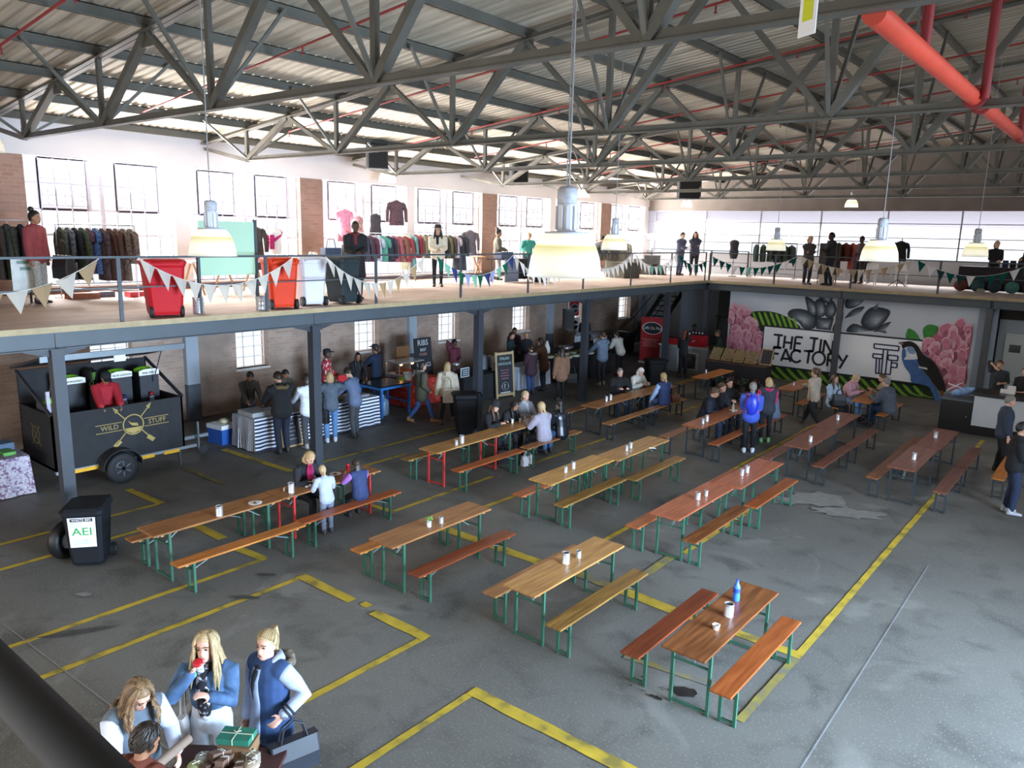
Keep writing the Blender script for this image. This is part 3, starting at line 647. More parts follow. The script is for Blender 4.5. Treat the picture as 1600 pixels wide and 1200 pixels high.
def bunting(a, b, sag, code, label, n):
    a, b = Vector(a), Vector(b); t = thing('bunting', label, 'bunting', a); d = b-a
    P_ = lambda u: d*u - Vector((0, 0, sag*4*u*(1-u)))
    m = MB(); m.tube([P_(i/28) for i in range(29)], .007, 5); m.build('string', STRING, t)
    for i in range(n):
        u0, u1 = (i+.06)/n, (i+.94)/n; p, q = P_(u0), P_(u1); c = (p+q)/2; tw = random.uniform(-.05, .05)
        side = Vector((d.y, -d.x, 0)).normalized()*(.012+abs(tw)); tip = c+Vector((0, 0, -.33))+side*2+d.normalized()*random.uniform(-.04, .04)
        m = MB(); mid = c+Vector((0, 0, -.01))+side
        m.add([p, mid, q, tip, p+side*.3, mid+side*.3, q+side*.3, tip+side*.2], [(0, 1, 3), (1, 2, 3), (5, 4, 7), (6, 5, 7), (0, 4, 5, 1), (1, 5, 6, 2)])
        m.build('pennant', BM[code[i % len(code)]], t)
XB = XD-.02
for a, b, s, c, l, n in [((XB, 2.3, 4.47), (XB, 5.35, 4.46), .5, 'bcbcbcbc', 'bunting of cream and burlap pennants left of the red bin', 9), ((XB, 5.97, 4.47), (XB, 8.97, 4.46), .5, 'ccccccccc', 'bunting of plain cream pennants between the red and orange bins', 11),
     ((XB, 9.73, 4.46), (XB, 12.49, 4.46), .58, 'ccccccbcbcbc', 'bunting of cream and burlap pennants in front of the dark bin', 12), ((XB, 12.89, 4.46), (XB, 15.75, 4.47), .5, 'gtngltgnltgn', 'bunting of green, blue and mint pennants', 12),
     ((XB, 15.75, 4.47), (XB, 18.6, 4.47), .58, 'cw', 'bunting of white pennants behind the largest lamp', 12), ((XB, 18.7, 4.47), (XB, 21.8, 4.47), .45, 'w', 'bunting of white pennants right of the largest lamp', 12),
     ((XB, 21.95, 4.47), (XB, 24.9, 4.47), .45, 'wwwwtwtw', 'bunting of white and mint pennants before the two silhouetted visitors', 11), ((XB, 25.0, 4.4), (XB, 27.3, 4.2), .25, 'dkdw', 'short bunting of dark teal pennants at the mezzanine corner', 7),
     ((-12.6, YD, 4.35), (-9.4, YD, 4.47), .42, 'dkdwdtd', 'bunting of teal and mint pennants above the pink flower', 12), ((-9.3, YD, 4.47), (-5.7, YD, 4.49), .4, 'cb', 'bunting of cream and burlap pennants above the grey roses', 15),
     ((-5.6, YD, 4.5), (-2.5, YD, 4.5), .45, 'dwkdkwkd', 'bunting of dark teal pennants above the right flower', 11)]: bunting(a, b, s, c, l, n)
# ------------------------------------------------------------------ wheelie bins
def bin_(x, y, z, rz, col, label, lidc=None, h=1.05, k_=1.0):
    t = thing('wheelie_bin', label, 'bin', (x, y, z), rz, 'wheelie bins'); mt = pm(col, .6, .06, 3, spec=.25)
    m = MB(); s = h/1.05; rs = []
    for zz, w, d, yo in ((.04, .41, .42, .03), (.10, .43, .47, .02), (.86, .52, .58, 0), (.90, .55, .62, 0), (.93, .55, .62, 0)):
        w, d = w/2*k_, d/2*k_; c = .05; rs.append([Vector((px, py+yo, zz*s)) for px, py in ((-w+c, -d), (w-c, -d), (w, -d+c), (w, d-c), (w-c, d), (-w+c, d), (-w, d-c), (-w, -d+c))])
    m.rings(rs, True, False); m.build('bin_body', mt, t)
    m = MB(); rs = []
    for zz, w, d in ((.93, .58, .65), (.965, .58, .66), (1.0, .52, .58), (1.01, .40, .44)):
        w, d = w/2*k_, d/2*k_; c = .06; rs.append([Vector((px, py-.01, zz*s)) for px, py in ((-w+c, -d), (w-c, -d), (w, -d+c), (w, d-c), (w-c, d), (-w+c, d), (-w, d-c), (-w, -d+c))])
    m.rings(rs, True, False); m.build('lid', pm(lidc or col, .55, .06, 3, spec=.25), t)
    m = MB(); m.tube([(-.22, .34, .93*s), (-.22, .40, .95*s), (.22, .40, .95*s), (.22, .34, .93*s)], .016, 8); m.build('handle', mt, t)
    for sx in (-1, 1):
        m = MB(); m.tube([(sx*.22, .25, .1), (sx*.275, .25, .1)], .1, 18); w_ = m.build('wheel', pm('#1c1c1e', .7, .1), t); m = MB(); m.tube([(sx*.272, .25, .1), (sx*.282, .25, .1)], .045, 12); m.build('hub_cap', pm('#3c4a4c', .5), w_)
    return t
bin_(-13.3, 6.62, D, R(-108), '#b8141e', 'bright red wheelie bin on the mezzanine', k_=1.22); bin_(-13.28, 8.98, D, R(-108), '#d63a16', 'orange wheelie bin on the mezzanine', k_=1.1)
bin_(-13.48, 9.82, D, R(-102), '#d9d6da', 'white wheelie bin beside the orange one', k_=1.08); bin_(-13.4, 10.62, D, R(-85), '#2c3436', 'charcoal wheelie bin beside the white one', k_=1.08)
bin_(-12.70, 13.86, 0, R(-40), '#17181b', 'plain black wheelie bin beside a column and the red-legged table', h=1.12); bin_(-12.2, 22.7, 0, R(-40), '#17181b', 'black wheelie bin behind the white-haired woman')
tb = bin_(-11.62, 4.42, 0, R(52), '#191b20', 'black wheelie bin with a white and green sign beside the square post', h=1.0)
m = MB(); m.add([(-.175, -.275, .36), (.175, -.275, .36), (.185, -.30, .82), (-.185, -.30, .82)], [(0, 1, 2, 3)]); sg = m.build('sign_sheet', pm('#e9ebee', .5, .02), tb)
ang = math.atan2(.46, .025)
GRN = pm('#2f9a4a', .6, .03); INK = pm('#22252c', .6, .03)
sgm = R(90)+R(3.1)
text('lettering', 'AEI', .17, (0, -.2925, .60), (sgm, 0, 0), GRN, sg, .002, sx=1.15)
m = MB(); m.box((0, -.3005, .785), (.3, .004, .05)); m.build('print', INK, sg)
text('lettering', 'WASTE BIN', .05, (0, -.304, .785), (sgm, 0, 0), WHITE, sg, .001)
m = MB()
for k in range(5): m.box((-.07, -.299+k*.001, .745-k*.017), (.18-.02*(k % 2), .003, .005))
for k in range(4): m.box((0, -.285+k*.0007, .475-k*.02), (.26-.05*(k % 3), .004, .005))
m.build('print', pm('#8d9aa0', .6), sg)
t = thing('tyre', 'spare black tyre with a white rim standing behind the signed bin', 'tyre', (-12.06, 4.25, .3), R(25)); m = MB(); rs = []
for k in range(29):
    a = 2*math.pi*k/28; rs.append([Vector((.105*math.sin(b)*1.0, (.21+.09*math.cos(b))*math.cos(a), (.21+.09*math.cos(b))*math.sin(a))) for b in [2*math.pi*j/10 for j in range(10)]])
m.rings(rs, False); m.build('rubber', BLACK, t); m = MB(); m.tube([(-.06, 0, 0), (.07, 0, 0)], .13, 20); m.build('rim', pm('#c9ccd2', .4), t)
# ------------------------------------------------------------------ sprinkler pipes and red fire mains
SPR = pm('#8c2a28', .5, .08); SPRD = pm('#7d1e22', .5, .08); ORG = pm('#c9442f', .45, .1, 3)
PYS = [4.54, 7.93, 11.42, 14.95, 18.1, 21.5, 25.0, 28.5]
for i, y in enumerate(PYS):
    t = thing('sprinkler_pipe', 'thin red sprinkler pipe below the roof sheets, ' + ORD[i] + ' one from the camera', 'pipe'); x0 = -16.3; m = MB()
    m.tube([(x0, y, ZTOP(x0)-.03), (RIDGE, y, ZTOP(RIDGE)-.03)], .02, 8); m.build('pipe', SPR, t)
    for k in range(6):
        x = x0+.02+k*2.7; m = MB(); m.tube([(x, y, ZTOP(x)-.04), (x, y, ZTOP(x)-.15)], .014, 6); m.lathe([(.03, -.16), (.03, -.15)], 8, (x, y, ZTOP(x))); m.build('sprinkler_head', SPRD, t)
t = thing('fire_main', 'thick orange fire main running along the hall under the roof', 'pipe'); m = MB()
m.tube([(-1.68, 5.97, 6.56), (-1.84, 17.0, 6.76)], .082, 16); m.build('pipe', ORG, t)
for y in (10.4, 10.9): zz = 6.56+.0181*(y-5.97); xx = -1.68-.0145*(y-5.97); m = MB(); m.tube([(xx, y-.03, zz), (xx, y+.03, zz)], .12, 16); m.build('flange', SPRD, t)
for x, y, r_, s in ((-1.7, 7.6, .045, 'first'), (-1.62, 10.25, .05, 'second'), (-1.76, 14.7, .05, 'third')):
    m = MB(); m.tube([(x, y, 6.6), (x, y, ZTOP(x))], r_, 12); tag(m.build('riser_pipe', SPRD), 'dark red riser pipe beside the orange fire main, %s one from the camera' % s, 'pipe')
t = thing('hanging_tag', 'white tag with a yellow label hanging from the roof', 'tag', (-1.56, 4.36, 6.08)); TR = R(-30)
m = MB(); m.box((0, 0, .16), (.13, .006, .33), TR); m.build('card', WHITE, t)
m = MB(); m.box((.0, 0, .13), (.075, .012, .12), TR); m.build('yellow_label', pm('#c9cf2a', .5), t)
m = MB(); m.tube([(0, 0, .32), (0, 0, 1.0)], .003, 5); m.build('cord', BLACK, t)
m = MB(); m.box((.02, .006, .145), (.05, .004, .014), TR); m.build('print', INK, t)
# ------------------------------------------------------------------ loudspeakers
def speaker(x, y, z, w, d, h, rz, label, arm=None):
    t = thing('loudspeaker', label, 'speaker', (x, y, z), rz); m = MB(); c = .05; w2, d2 = w/2, d/2
    P_ = [(-w2+c, -d2), (w2-c, -d2), (w2, -d2+c), (w2*.8, d2), (-w2*.8, d2), (-w2, -d2+c)]
    m.rings([[Vector((a, b, zz)) for a, b in P_] for zz in (-h/2, h/2)], True, False); m.build('cabinet', pm('#222326', .6, .1), t)
    m = MB(); m.box((0, -d2-.004, 0), (w*.82, .01, h*.9)); m.build('grille', pm('#121214', .8, .2, 80), t)
    m = MB(); m.bar((0, d2*.5, h/2), (0, d2*.5, h/2+(arm or .3)), .03); m.bar((-w2*.6, 0, h/2+.01), (w2*.6, 0, h/2+.01), .03); m.build('bracket', STEELD, t)
speaker(-17.0, 14.75, 7.05, .6, .5, .72, R(60), 'black loudspeaker hanging under the roof, the one nearest the camera', .3); speaker(-17.0, 21.1, 7.0, .6, .5, .72, R(60), 'black loudspeaker hanging under the roof behind the brick pier', .3)
speaker(-14.9, 29.65, 6.95, .95, .7, .75, R(40), 'black loudspeaker hanging under the roof near the far wall', .5)
speaker(-12.95, 9.55, 2.72, .22, .25, .4, R(60), 'slim black loudspeaker on the column by the striped table', .1); speaker(-12.95, 18.6, 2.55, .3, .3, .6, R(60), 'black loudspeaker beside the salad stall column', .3)
MURAL = [('leaf','dg',1,[(-11.227,2.279),(-11.0,2.369),(-10.639,2.422),(-10.219,2.421),(-9.737,2.298),(-9.188,1.977),(-9.403,1.823),(-10.463,1.81),(-10.546,1.384),(-10.78,1.959)]),('leaf','lg',2,[(-10.997,2.334),(-10.917,2.334),(-10.794,2.113),(-10.688,1.884),(-10.773,1.876),(-10.89,2.092)]),('leaf','lg',2,[(-10.778,2.352),(-10.699,2.352),(-10.576,2.132),(-10.472,1.904),(-10.555,1.896),(-10.672,2.111)]),('leaf','lg',2,[(-10.561,2.369),(-10.483,2.37),(-10.361,2.15),(-10.257,1.924),(-10.34,1.916),(-10.456,2.13)]),('leaf','lg',2,[(-10.347,2.387),(-10.269,2.388),(-10.148,2.169),(-10.045,1.944),(-10.127,1.936),(-10.242,2.149)]),('leaf','lg',2,[(-10.129,2.352),(-10.053,2.353),(-9.932,2.135),(-9.83,1.911),(-9.911,1.903),(-10.025,2.115)]),('leaf','lg',2,[(-9.914,2.318),(-9.838,2.319),(-9.719,2.102),(-9.616,1.879),(-9.697,1.871),(-9.81,2.082)]),('leaf','lg',2,[(-9.701,2.284),(-9.625,2.284),(-9.507,2.069),(-9.405,1.846),(-9.485,1.839),(-9.597,2.049)]),('leaf','lg',2,[(-9.489,2.25),(-9.414,2.251),(-9.297,2.036),(-9.196,1.815),(-9.275,1.807),(-9.386,2.016)]),('leaf','dg',1,[(-10.503,0.547),(-8.815,0.464),(-7.384,0.452),(-5.416,0.556),(-4.621,0.268),(-4.648,-0.11),(-5.217,-0.337),(-5.872,-0.195),(-7.329,-0.08),(-9.23,-0.004),(-10.179,-0.016)]),('leaf','lg',2,[(-10.337,0.399),(-10.204,0.403),(-9.892,0.144),(-9.515,-0.092),(-9.659,-0.124),(-10.039,0.112)]),('leaf','lg',2,[(-9.939,0.395),(-9.808,0.4),(-9.501,0.143),(-9.129,-0.091),(-9.271,-0.123),(-9.645,0.111)]),('leaf','lg',2,[(-9.548,0.392),(-9.419,0.397),(-9.117,0.142),(-8.75,-0.09),(-8.89,-0.122),(-9.258,0.11)]),('leaf','lg',2,[(-9.163,0.389),(-9.037,0.394),(-8.738,0.141),(-8.378,-0.089),(-8.515,-0.12),(-8.878,0.11)]),('leaf','lg',2,[(-8.785,0.386),(-8.661,0.391),(-8.367,0.14),(-8.011,-0.088),(-8.146,-0.119),(-8.504,0.109)]),('leaf','lg',2,[(-8.413,0.383),(-8.291,0.388),(-8.001,0.139),(-7.651,-0.087),(-7.784,-0.118),(-8.136,0.108)]),('leaf','lg',2,[(-8.047,0.38),(-7.927,0.385),(-7.642,0.138),(-7.297,-0.086),(-7.427,-0.117),(-7.774,0.108)]),('leaf','lg',2,[(-7.688,0.377),(-7.57,0.382),(-7.288,0.137),(-6.948,-0.085),(-7.076,-0.116),(-7.418,0.107)]),('leaf','lg',2,[(-7.334,0.374),(-7.218,0.379),(-6.94,0.136),(-6.605,-0.084),(-6.731,-0.115),(-7.068,0.106)]),('leaf','lg',2,[(-6.985,0.371),(-6.871,0.376),(-6.597,0.135),(-6.267,-0.084),(-6.391,-0.114),(-6.723,0.105)]),('leaf','lg',2,[(-6.643,0.369),(-6.53,0.373),(-6.26,0.134),(-5.935,-0.083),(-6.057,-0.113),(-6.384,0.105)]),('leaf','lg',2,[(-6.306,0.366),(-6.195,0.37),(-5.928,0.133),(-5.607,-0.082),(-5.727,-0.111),(-6.05,0.104)]),('leaf','lg',2,[(-5.974,0.363),(-5.865,0.368),(-5.602,0.132),(-5.285,-0.081),(-5.403,-0.11),(-5.722,0.104)]),('leaf','lg',2,[(-5.647,0.36),(-5.54,0.365),(-5.28,0.132),(-4.985,0.068),(-5.103,0.05),(-5.398,0.103)]),('leaf','lg',2,[(-5.325,0.358),(-5.22,0.362),(-4.964,0.131),(-4.673,0.068),(-4.789,0.05),(-5.08,0.102)]),('rose','gd',1,[(-9.689,2.407),(-9.532,2.581),(-9.078,2.6),(-8.637,2.369),(-8.68,1.968),(-9.07,1.931),(-9.259,2.126),(-9.558,2.244)]),('rose','gm',2,[(-9.528,2.36),(-9.416,2.486),(-9.09,2.5),(-8.771,2.334),(-8.803,2.044),(-9.084,2.018),(-9.221,2.159),(-9.435,2.244)]),('rose','gl',3,[(-9.355,2.321),(-9.302,2.381),(-9.148,2.388),(-8.997,2.309),(-9.012,2.172),(-9.146,2.16),(-9.21,2.226),(-9.311,2.266)]),('rose','gd',1,[(-8.717,2.346),(-8.064,2.385),(-8.128,1.947),(-8.623,1.95)]),('rose','gm',2,[(-8.605,2.283),(-8.135,2.312),(-8.182,1.996),(-8.537,1.999)]),('rose','gl',3,[(-8.495,2.221),(-8.273,2.235),(-8.295,2.086),(-8.463,2.087)]),('rose','gd',1,[(-9.112,3.069),(-8.772,2.907),(-8.637,2.539),(-8.717,2.34),(-8.942,2.469),(-9.036,2.746)]),('rose','gm',2,[(-9.026,2.949),(-8.782,2.833),(-8.684,2.568),(-8.742,2.425),(-8.903,2.517),(-8.971,2.717)]),('rose','gl',3,[(-8.951,2.811),(-8.836,2.756),(-8.79,2.631),(-8.817,2.563),(-8.893,2.607),(-8.925,2.701)]),('rose','gd',1,[(-8.782,2.889),(-8.499,3.033),(-8.326,2.565),(-8.54,2.344),(-8.709,2.431)]),('rose','gm',2,[(-8.705,2.813),(-8.501,2.917),(-8.377,2.579),(-8.531,2.421),(-8.653,2.484)]),('rose','gl',3,[(-8.642,2.733),(-8.546,2.782),(-8.487,2.623),(-8.56,2.548),(-8.618,2.578)]),('rose','gd',1,[(-8.351,2.865),(-8.169,2.99),(-8.001,2.714),(-8.102,2.382),(-8.32,2.397),(-8.425,2.624)]),('rose','gm',2,[(-8.299,2.798),(-8.168,2.888),(-8.047,2.69),(-8.12,2.451),(-8.277,2.461),(-8.352,2.625)]),('rose','gl',3,[(-8.269,2.731),(-8.207,2.774),(-8.15,2.68),(-8.185,2.567),(-8.259,2.572),(-8.294,2.649)]),('rose','gd',1,[(-8.676,3.166),(-8.409,3.229),(-8.16,3.118),(-8.285,2.859),(-8.571,2.994)]),('rose','gm',2,[(-8.587,3.13),(-8.395,3.175),(-8.215,3.096),(-8.306,2.909),(-8.511,3.007)]),('rose','gl',3,[(-8.507,3.105),(-8.416,3.126),(-8.331,3.089),(-8.374,3.0),(-8.471,3.047)]),('rose','gd',1,[(-7.729,3.066),(-7.361,3.244),(-7.02,3.224),(-7.127,3.081),(-7.321,2.866),(-7.519,2.763),(-7.72,2.78)]),('rose','gm',2,[(-7.619,3.039),(-7.355,3.167),(-7.109,3.153),(-7.186,3.05),(-7.326,2.895),(-7.468,2.821),(-7.613,2.833)]),('rose','gl',3,[(-7.51,3.025),(-7.385,3.086),(-7.268,3.079),(-7.305,3.031),(-7.372,2.957),(-7.439,2.922),(-7.507,2.928)]),('rose','gd',1,[(-7.704,2.416),(-7.463,2.734),(-7.104,2.861),(-7.282,2.596),(-7.591,2.448)]),('rose','gm',2,[(-7.609,2.462),(-7.437,2.69),(-7.177,2.782),(-7.306,2.591),(-7.528,2.485)]),('rose','gl',3,[(-7.521,2.546),(-7.44,2.654),(-7.317,2.697),(-7.378,2.606),(-7.483,2.557)]),('rose','gd',1,[(-7.171,2.331),(-7.054,2.68),(-6.81,2.873),(-6.344,2.823),(-6.293,2.625),(-6.528,2.227),(-6.774,2.068),(-7.036,2.125)]),('rose','gm',2,[(-7.036,2.361),(-6.952,2.611),(-6.776,2.751),(-6.44,2.716),(-6.403,2.572),(-6.574,2.286),(-6.751,2.171),(-6.939,2.213)]),('rose','gl',3,[(-6.891,2.423),(-6.852,2.541),(-6.769,2.607),(-6.61,2.591),(-6.592,2.523),(-6.674,2.387),(-6.757,2.334),(-6.846,2.353)]),('rose','gd',1,[(-6.92,2.767),(-6.626,3.037),(-6.794,2.82)]),('rose','gm',2,[(-6.864,2.788),(-6.653,2.982),(-6.774,2.826)]),('rose','gl',3,[(-6.827,2.838),(-6.727,2.93),(-6.784,2.856)]),('rose','gd',1,[(-7.617,1.98),(-7.413,2.249),(-6.987,2.151),(-6.714,2.074),(-7.026,2.027),(-7.381,1.948)]),('rose','gm',2,[(-7.479,1.997),(-7.333,2.19),(-7.027,2.12),(-6.829,2.064),(-7.054,2.03),(-7.31,1.973)]),('rose','gl',3,[(-7.332,2.041),(-7.264,2.132),(-7.119,2.099),(-7.025,2.072),(-7.132,2.056),(-7.253,2.03)]),('rose','gd',1,[(-6.731,2.045),(-6.402,2.357),(-6.199,2.408),(-6.429,2.236),(-6.307,2.032),(-6.569,2.05)]),('rose','gm',2,[(-6.632,2.076),(-6.396,2.301),(-6.25,2.338),(-6.416,2.214),(-6.328,2.067),(-6.517,2.079)]),('rose','gl',3,[(-6.538,2.14),(-6.426,2.246),(-6.357,2.264),(-6.435,2.205),(-6.394,2.135),(-6.483,2.142)]),('rose','gd',1,[(-8.02,2.21),(-7.888,2.501),(-7.768,2.622),(-7.781,2.232),(-7.912,1.94),(-8.075,1.952)]),('rose','gm',2,[(-7.971,2.21),(-7.876,2.419),(-7.789,2.507),(-7.799,2.226),(-7.893,2.016),(-8.01,2.025)]),('rose','gl',3,[(-7.945,2.232),(-7.9,2.331),(-7.859,2.373),(-7.864,2.24),(-7.908,2.141),(-7.964,2.145)]),('bird','bl',4,[(-5.745,1.586),(-5.746,1.307),(-5.633,1.005),(-5.43,0.751),(-5.372,0.513),(-5.149,0.475),(-4.833,0.416),(-4.663,0.128),(-4.497,-0.246),(-4.275,-0.209),(-4.578,0.314),(-4.835,0.693),(-5.04,0.873),(-5.223,1.126),(-5.274,1.294),(-5.582,1.256),(-5.644,1.528)]),('bird','wh',5,[(-5.716,1.554),(-5.617,1.426),(-5.404,1.347),(-5.26,1.392),(-5.267,1.287),(-5.61,1.225),(-5.66,1.247),(-5.616,1.392)]),('bird','bk',5,[(-5.905,1.767),(-5.8,1.796),(-5.678,1.826),(-5.523,1.846),(-5.324,1.737),(-5.107,1.451),(-4.778,1.251),(-4.481,0.776),(-4.328,0.386),(-4.485,0.294),(-4.839,0.727),(-5.189,1.096),(-5.281,1.362),(-5.366,1.559),(-5.566,1.675),(-5.745,1.586),(-5.795,1.692)]),('bird','lb',6,[(-5.621,1.6),(-5.505,1.682),(-5.385,1.592),(-5.385,1.453),(-5.508,1.439)]),('bird','pk',6,[(-5.905,1.767),(-5.794,1.797),(-5.723,1.728),(-5.796,1.699)]),('bird','wh',6,[(-5.214,1.041),(-5.192,1.068),(-5.141,0.998),(-5.164,0.981)]),('bird','wh',6,[(-5.161,1.037),(-5.139,1.064),(-5.088,0.995),(-5.111,0.978)]),('bird','wh',6,[(-5.108,1.034),(-5.086,1.061),(-5.035,0.991),(-5.058,0.974)]),('bird','wh',6,[(-5.055,1.03),(-5.033,1.057),(-4.982,0.988),(-5.005,0.971)]),('bird','wh',6,[(-5.002,1.026),(-4.981,1.053),(-4.93,0.984),(-4.952,0.967)]),('bird','br',6,[(-4.513,0.324),(-4.404,0.375),(-4.321,0.077),(-4.354,-0.153)]),('leaf','mg',3,[(-5.713,1.92),(-5.691,2.223),(-5.583,2.233),(-5.432,2.138),(-5.283,1.913),(-5.197,1.647),(-5.323,1.73),(-5.466,1.894)]),('leaf','mg',3,[(-5.16,1.919),(-5.242,2.225),(-5.182,2.374),(-5.038,2.441),(-4.795,2.376),(-4.854,2.161),(-5.012,1.958),(-5.1,1.795)]),('flower_right','pbase',2,[(-5.197,1.647),(-4.986,1.995),(-4.833,2.238),(-4.553,2.392),(-4.153,2.47),(-3.854,2.491),(-3.823,1.768),(-3.856,1.331),(-3.817,0.647),(-4.328,0.489),(-4.556,0.902),(-4.778,1.251),(-5.076,1.455)]),('flower_left','pbase',3,[(-11.777,2.385),(-11.538,2.482),(-11.241,2.445),(-10.979,2.132),(-10.709,1.846),(-10.51,1.388),(-10.51,0.968),(-10.721,0.581),(-11.145,0.437),(-11.796,0.76),(-11.821,1.681)]),('flower_left','plow',3,[(-11.158,0.589),(-10.665,0.648),(-10.644,0.408),(-10.94,0.248),(-11.199,0.338)])]
STROKES = [[(-10.082,1.61),(-9.75,1.608)],[(-9.89,1.603),(-9.888,1.148)],[(-10.05,1.161),(-9.765,1.153)],[(-9.662,1.613),(-9.685,1.148)],[(-9.402,1.617),(-9.421,1.134)],[(-9.67,1.37),(-9.409,1.368)],[(-9.284,1.607),(-9.299,1.126)],[(-9.284,1.607),(-9.028,1.608)],[(-9.293,1.38),(-9.079,1.381)],[(-9.299,1.126),(-9.054,1.123)],[(-8.941,1.149),(-8.901,1.128)],[(-8.784,1.624),(-8.491,1.62)],[(-8.616,1.62),(-8.633,1.15)],[(-8.773,1.164),(-8.612,1.152)],[(-8.387,1.614),(-8.394,1.143)],[(-8.262,1.597),(-8.28,1.156)],[(-8.262,1.597),(-7.992,1.147)],[(-7.973,1.607),(-7.982,1.131)],[(-10.039,1.14),(-10.042,0.684)],[(-10.039,1.14),(-9.764,1.144)],[(-10.037,0.922),(-9.841,0.922)],[(-9.596,1.136),(-9.73,0.678)],[(-9.596,1.136),(-9.379,0.685)],[(-9.672,0.774),(-9.423,0.782)],[(-8.885,1.142),(-8.645,1.144)],[(-8.759,1.153),(-8.779,0.699)],[(-8.093,1.135),(-8.097,0.685)],[(-8.093,1.135),(-7.93,1.137)],[(-7.93,1.137),(-7.859,1.043)],[(-7.859,1.043),(-7.908,0.923)],[(-7.908,0.923),(-8.099,0.912)],[(-8.009,0.91),(-7.856,0.686)],[(-7.767,1.131),(-7.614,0.929)],[(-7.458,1.159),(-7.675,0.658)],[(-9.029,0.789),(-9.077,0.735)],[(-9.077,0.735),(-9.138,0.701)],[(-9.138,0.701),(-9.206,0.693)],[(-9.206,0.693),(-9.273,0.71)],[(-9.273,0.71),(-9.33,0.753)],[(-9.33,0.753),(-9.371,0.814)],[(-9.371,0.814),(-9.389,0.887)],[(-9.389,0.887),(-9.385,0.963)],[(-9.385,0.963),(-9.356,1.032)],[(-9.356,1.032),(-9.308,1.087)],[(-9.308,1.087),(-9.247,1.12)],[(-9.247,1.12),(-9.179,1.127)],[(-9.179,1.127),(-9.112,1.109)],[(-9.112,1.109),(-9.056,1.067)],[(-8.189,0.952),(-8.193,0.881)],[(-8.193,0.881),(-8.216,0.813)],[(-8.216,0.813),(-8.258,0.756)],[(-8.258,0.756),(-8.314,0.716)],[(-8.314,0.716),(-8.379,0.697)],[(-8.379,0.697),(-8.447,0.7)],[(-8.447,0.7),(-8.51,0.725)],[(-8.51,0.725),(-8.562,0.77)],[(-8.562,0.77),(-8.599,0.831)],[(-8.599,0.831),(-8.617,0.901)],[(-8.617,0.901),(-8.613,0.974)],[(-8.613,0.974),(-8.589,1.041)],[(-8.589,1.041),(-8.546,1.098)],[(-8.546,1.098),(-8.49,1.138)],[(-8.49,1.138),(-8.425,1.156)],[(-8.425,1.156),(-8.358,1.153)],[(-8.358,1.153),(-8.295,1.127)],[(-8.295,1.127),(-8.243,1.082)],[(-8.243,1.082),(-8.207,1.022)],[(-8.207,1.022),(-8.189,0.952)]]
LOGO = [[(-6.644,1.643),(-5.867,1.64)],[(-5.867,1.64),(-5.866,1.49)],[(-5.866,1.49),(-6.628,1.492)],[(-6.628,1.492),(-6.644,1.643)],[(-6.641,1.305),(-6.339,1.305)],[(-6.339,1.305),(-6.33,1.164)],[(-6.33,1.164),(-6.633,1.171)],[(-6.633,1.171),(-6.641,1.305)],[(-6.168,1.315),(-5.862,1.312)],[(-5.862,1.312),(-5.86,1.151)],[(-5.86,1.151),(-6.159,1.15)],[(-6.168,1.315),(-6.159,1.15)],[(-6.519,1.156),(-6.487,0.644)],[(-6.42,1.153),(-6.39,0.657)],[(-6.332,1.483),(-6.314,0.653)],[(-6.195,1.477),(-6.184,0.663)],[(-6.041,1.136),(-6.035,0.669)],[(-6.027,1.067),(-5.861,1.07)],[(-5.861,1.07),(-5.857,0.919)],[(-5.857,0.919),(-6.037,0.917)],[(-6.504,0.649),(-6.028,0.667)]]
# ------------------------------------------------------------------ flower mural wall and the white sign
MW = 27.75
m = MB(); m.bb(-11.9, -3.72, MW, MW+.12, 0, 3.35); wm = struct(m.build('wall_mural', pm('#c6ccd5', .8, .04, 1)))
MC = {'dg': pm('#23331f', .8, .3, 8), 'lg': pm('#78a836', .8, .15, 8), 'mg': pm('#3f8a3a', .8, .2, 12), 'gd': pm('#3b4148', .8, .2, 14), 'gm': pm('#626b75', .8, .25, 12), 'gl': pm('#98a3ae', .8, .15, 10),
      'bl': pm('#41659c', .8, .2, 6), 'lb': pm('#7f9cc4', .8, .1, 6), 'wh': pm('#dfe3ea', .8, .05), 'bk': pm('#1b1716', .8, .3, 8), 'pk': pm('#8d5a66', .8), 'br': pm('#7a5236', .8, .3, 14), 'pbase': pm('#b5657e', .8, .2, 5), 'plow': pm('#8c5a70', .8, .2, 6)}
PINKS = [pm(h, .8, .15, 9) for h in ('#d08a9c', '#c4768c', '#dca6b3', '#ab5a74', '#e3b9c2')]
mu = thing('mural', 'painted mural of pink flowers, grey roses, green leaves and a blue bird behind the sign', 'mural', (0, MW, 0))
PB = {}
def smooth_outline(p, k=3):
    n = len(p); o = []
    for i in range(n):
        a, b, c, d = [Vector((*p[(i+j) % n], 0)) for j in (-1, 0, 1, 2)]
        for q in range(k):
            t = q/k; v = .5*((2*b)+(c-a)*t+(2*a-5*b+4*c-d)*t*t+(3*b-a-3*c+d)*t*t*t); o.append((v.x, v.y))
    return o
ROSE = [pm(h, .8, .15, 10) for h in ('#343a41', '#454c54', '#575f68', '#6b747e', '#828c97', '#99a4af')]
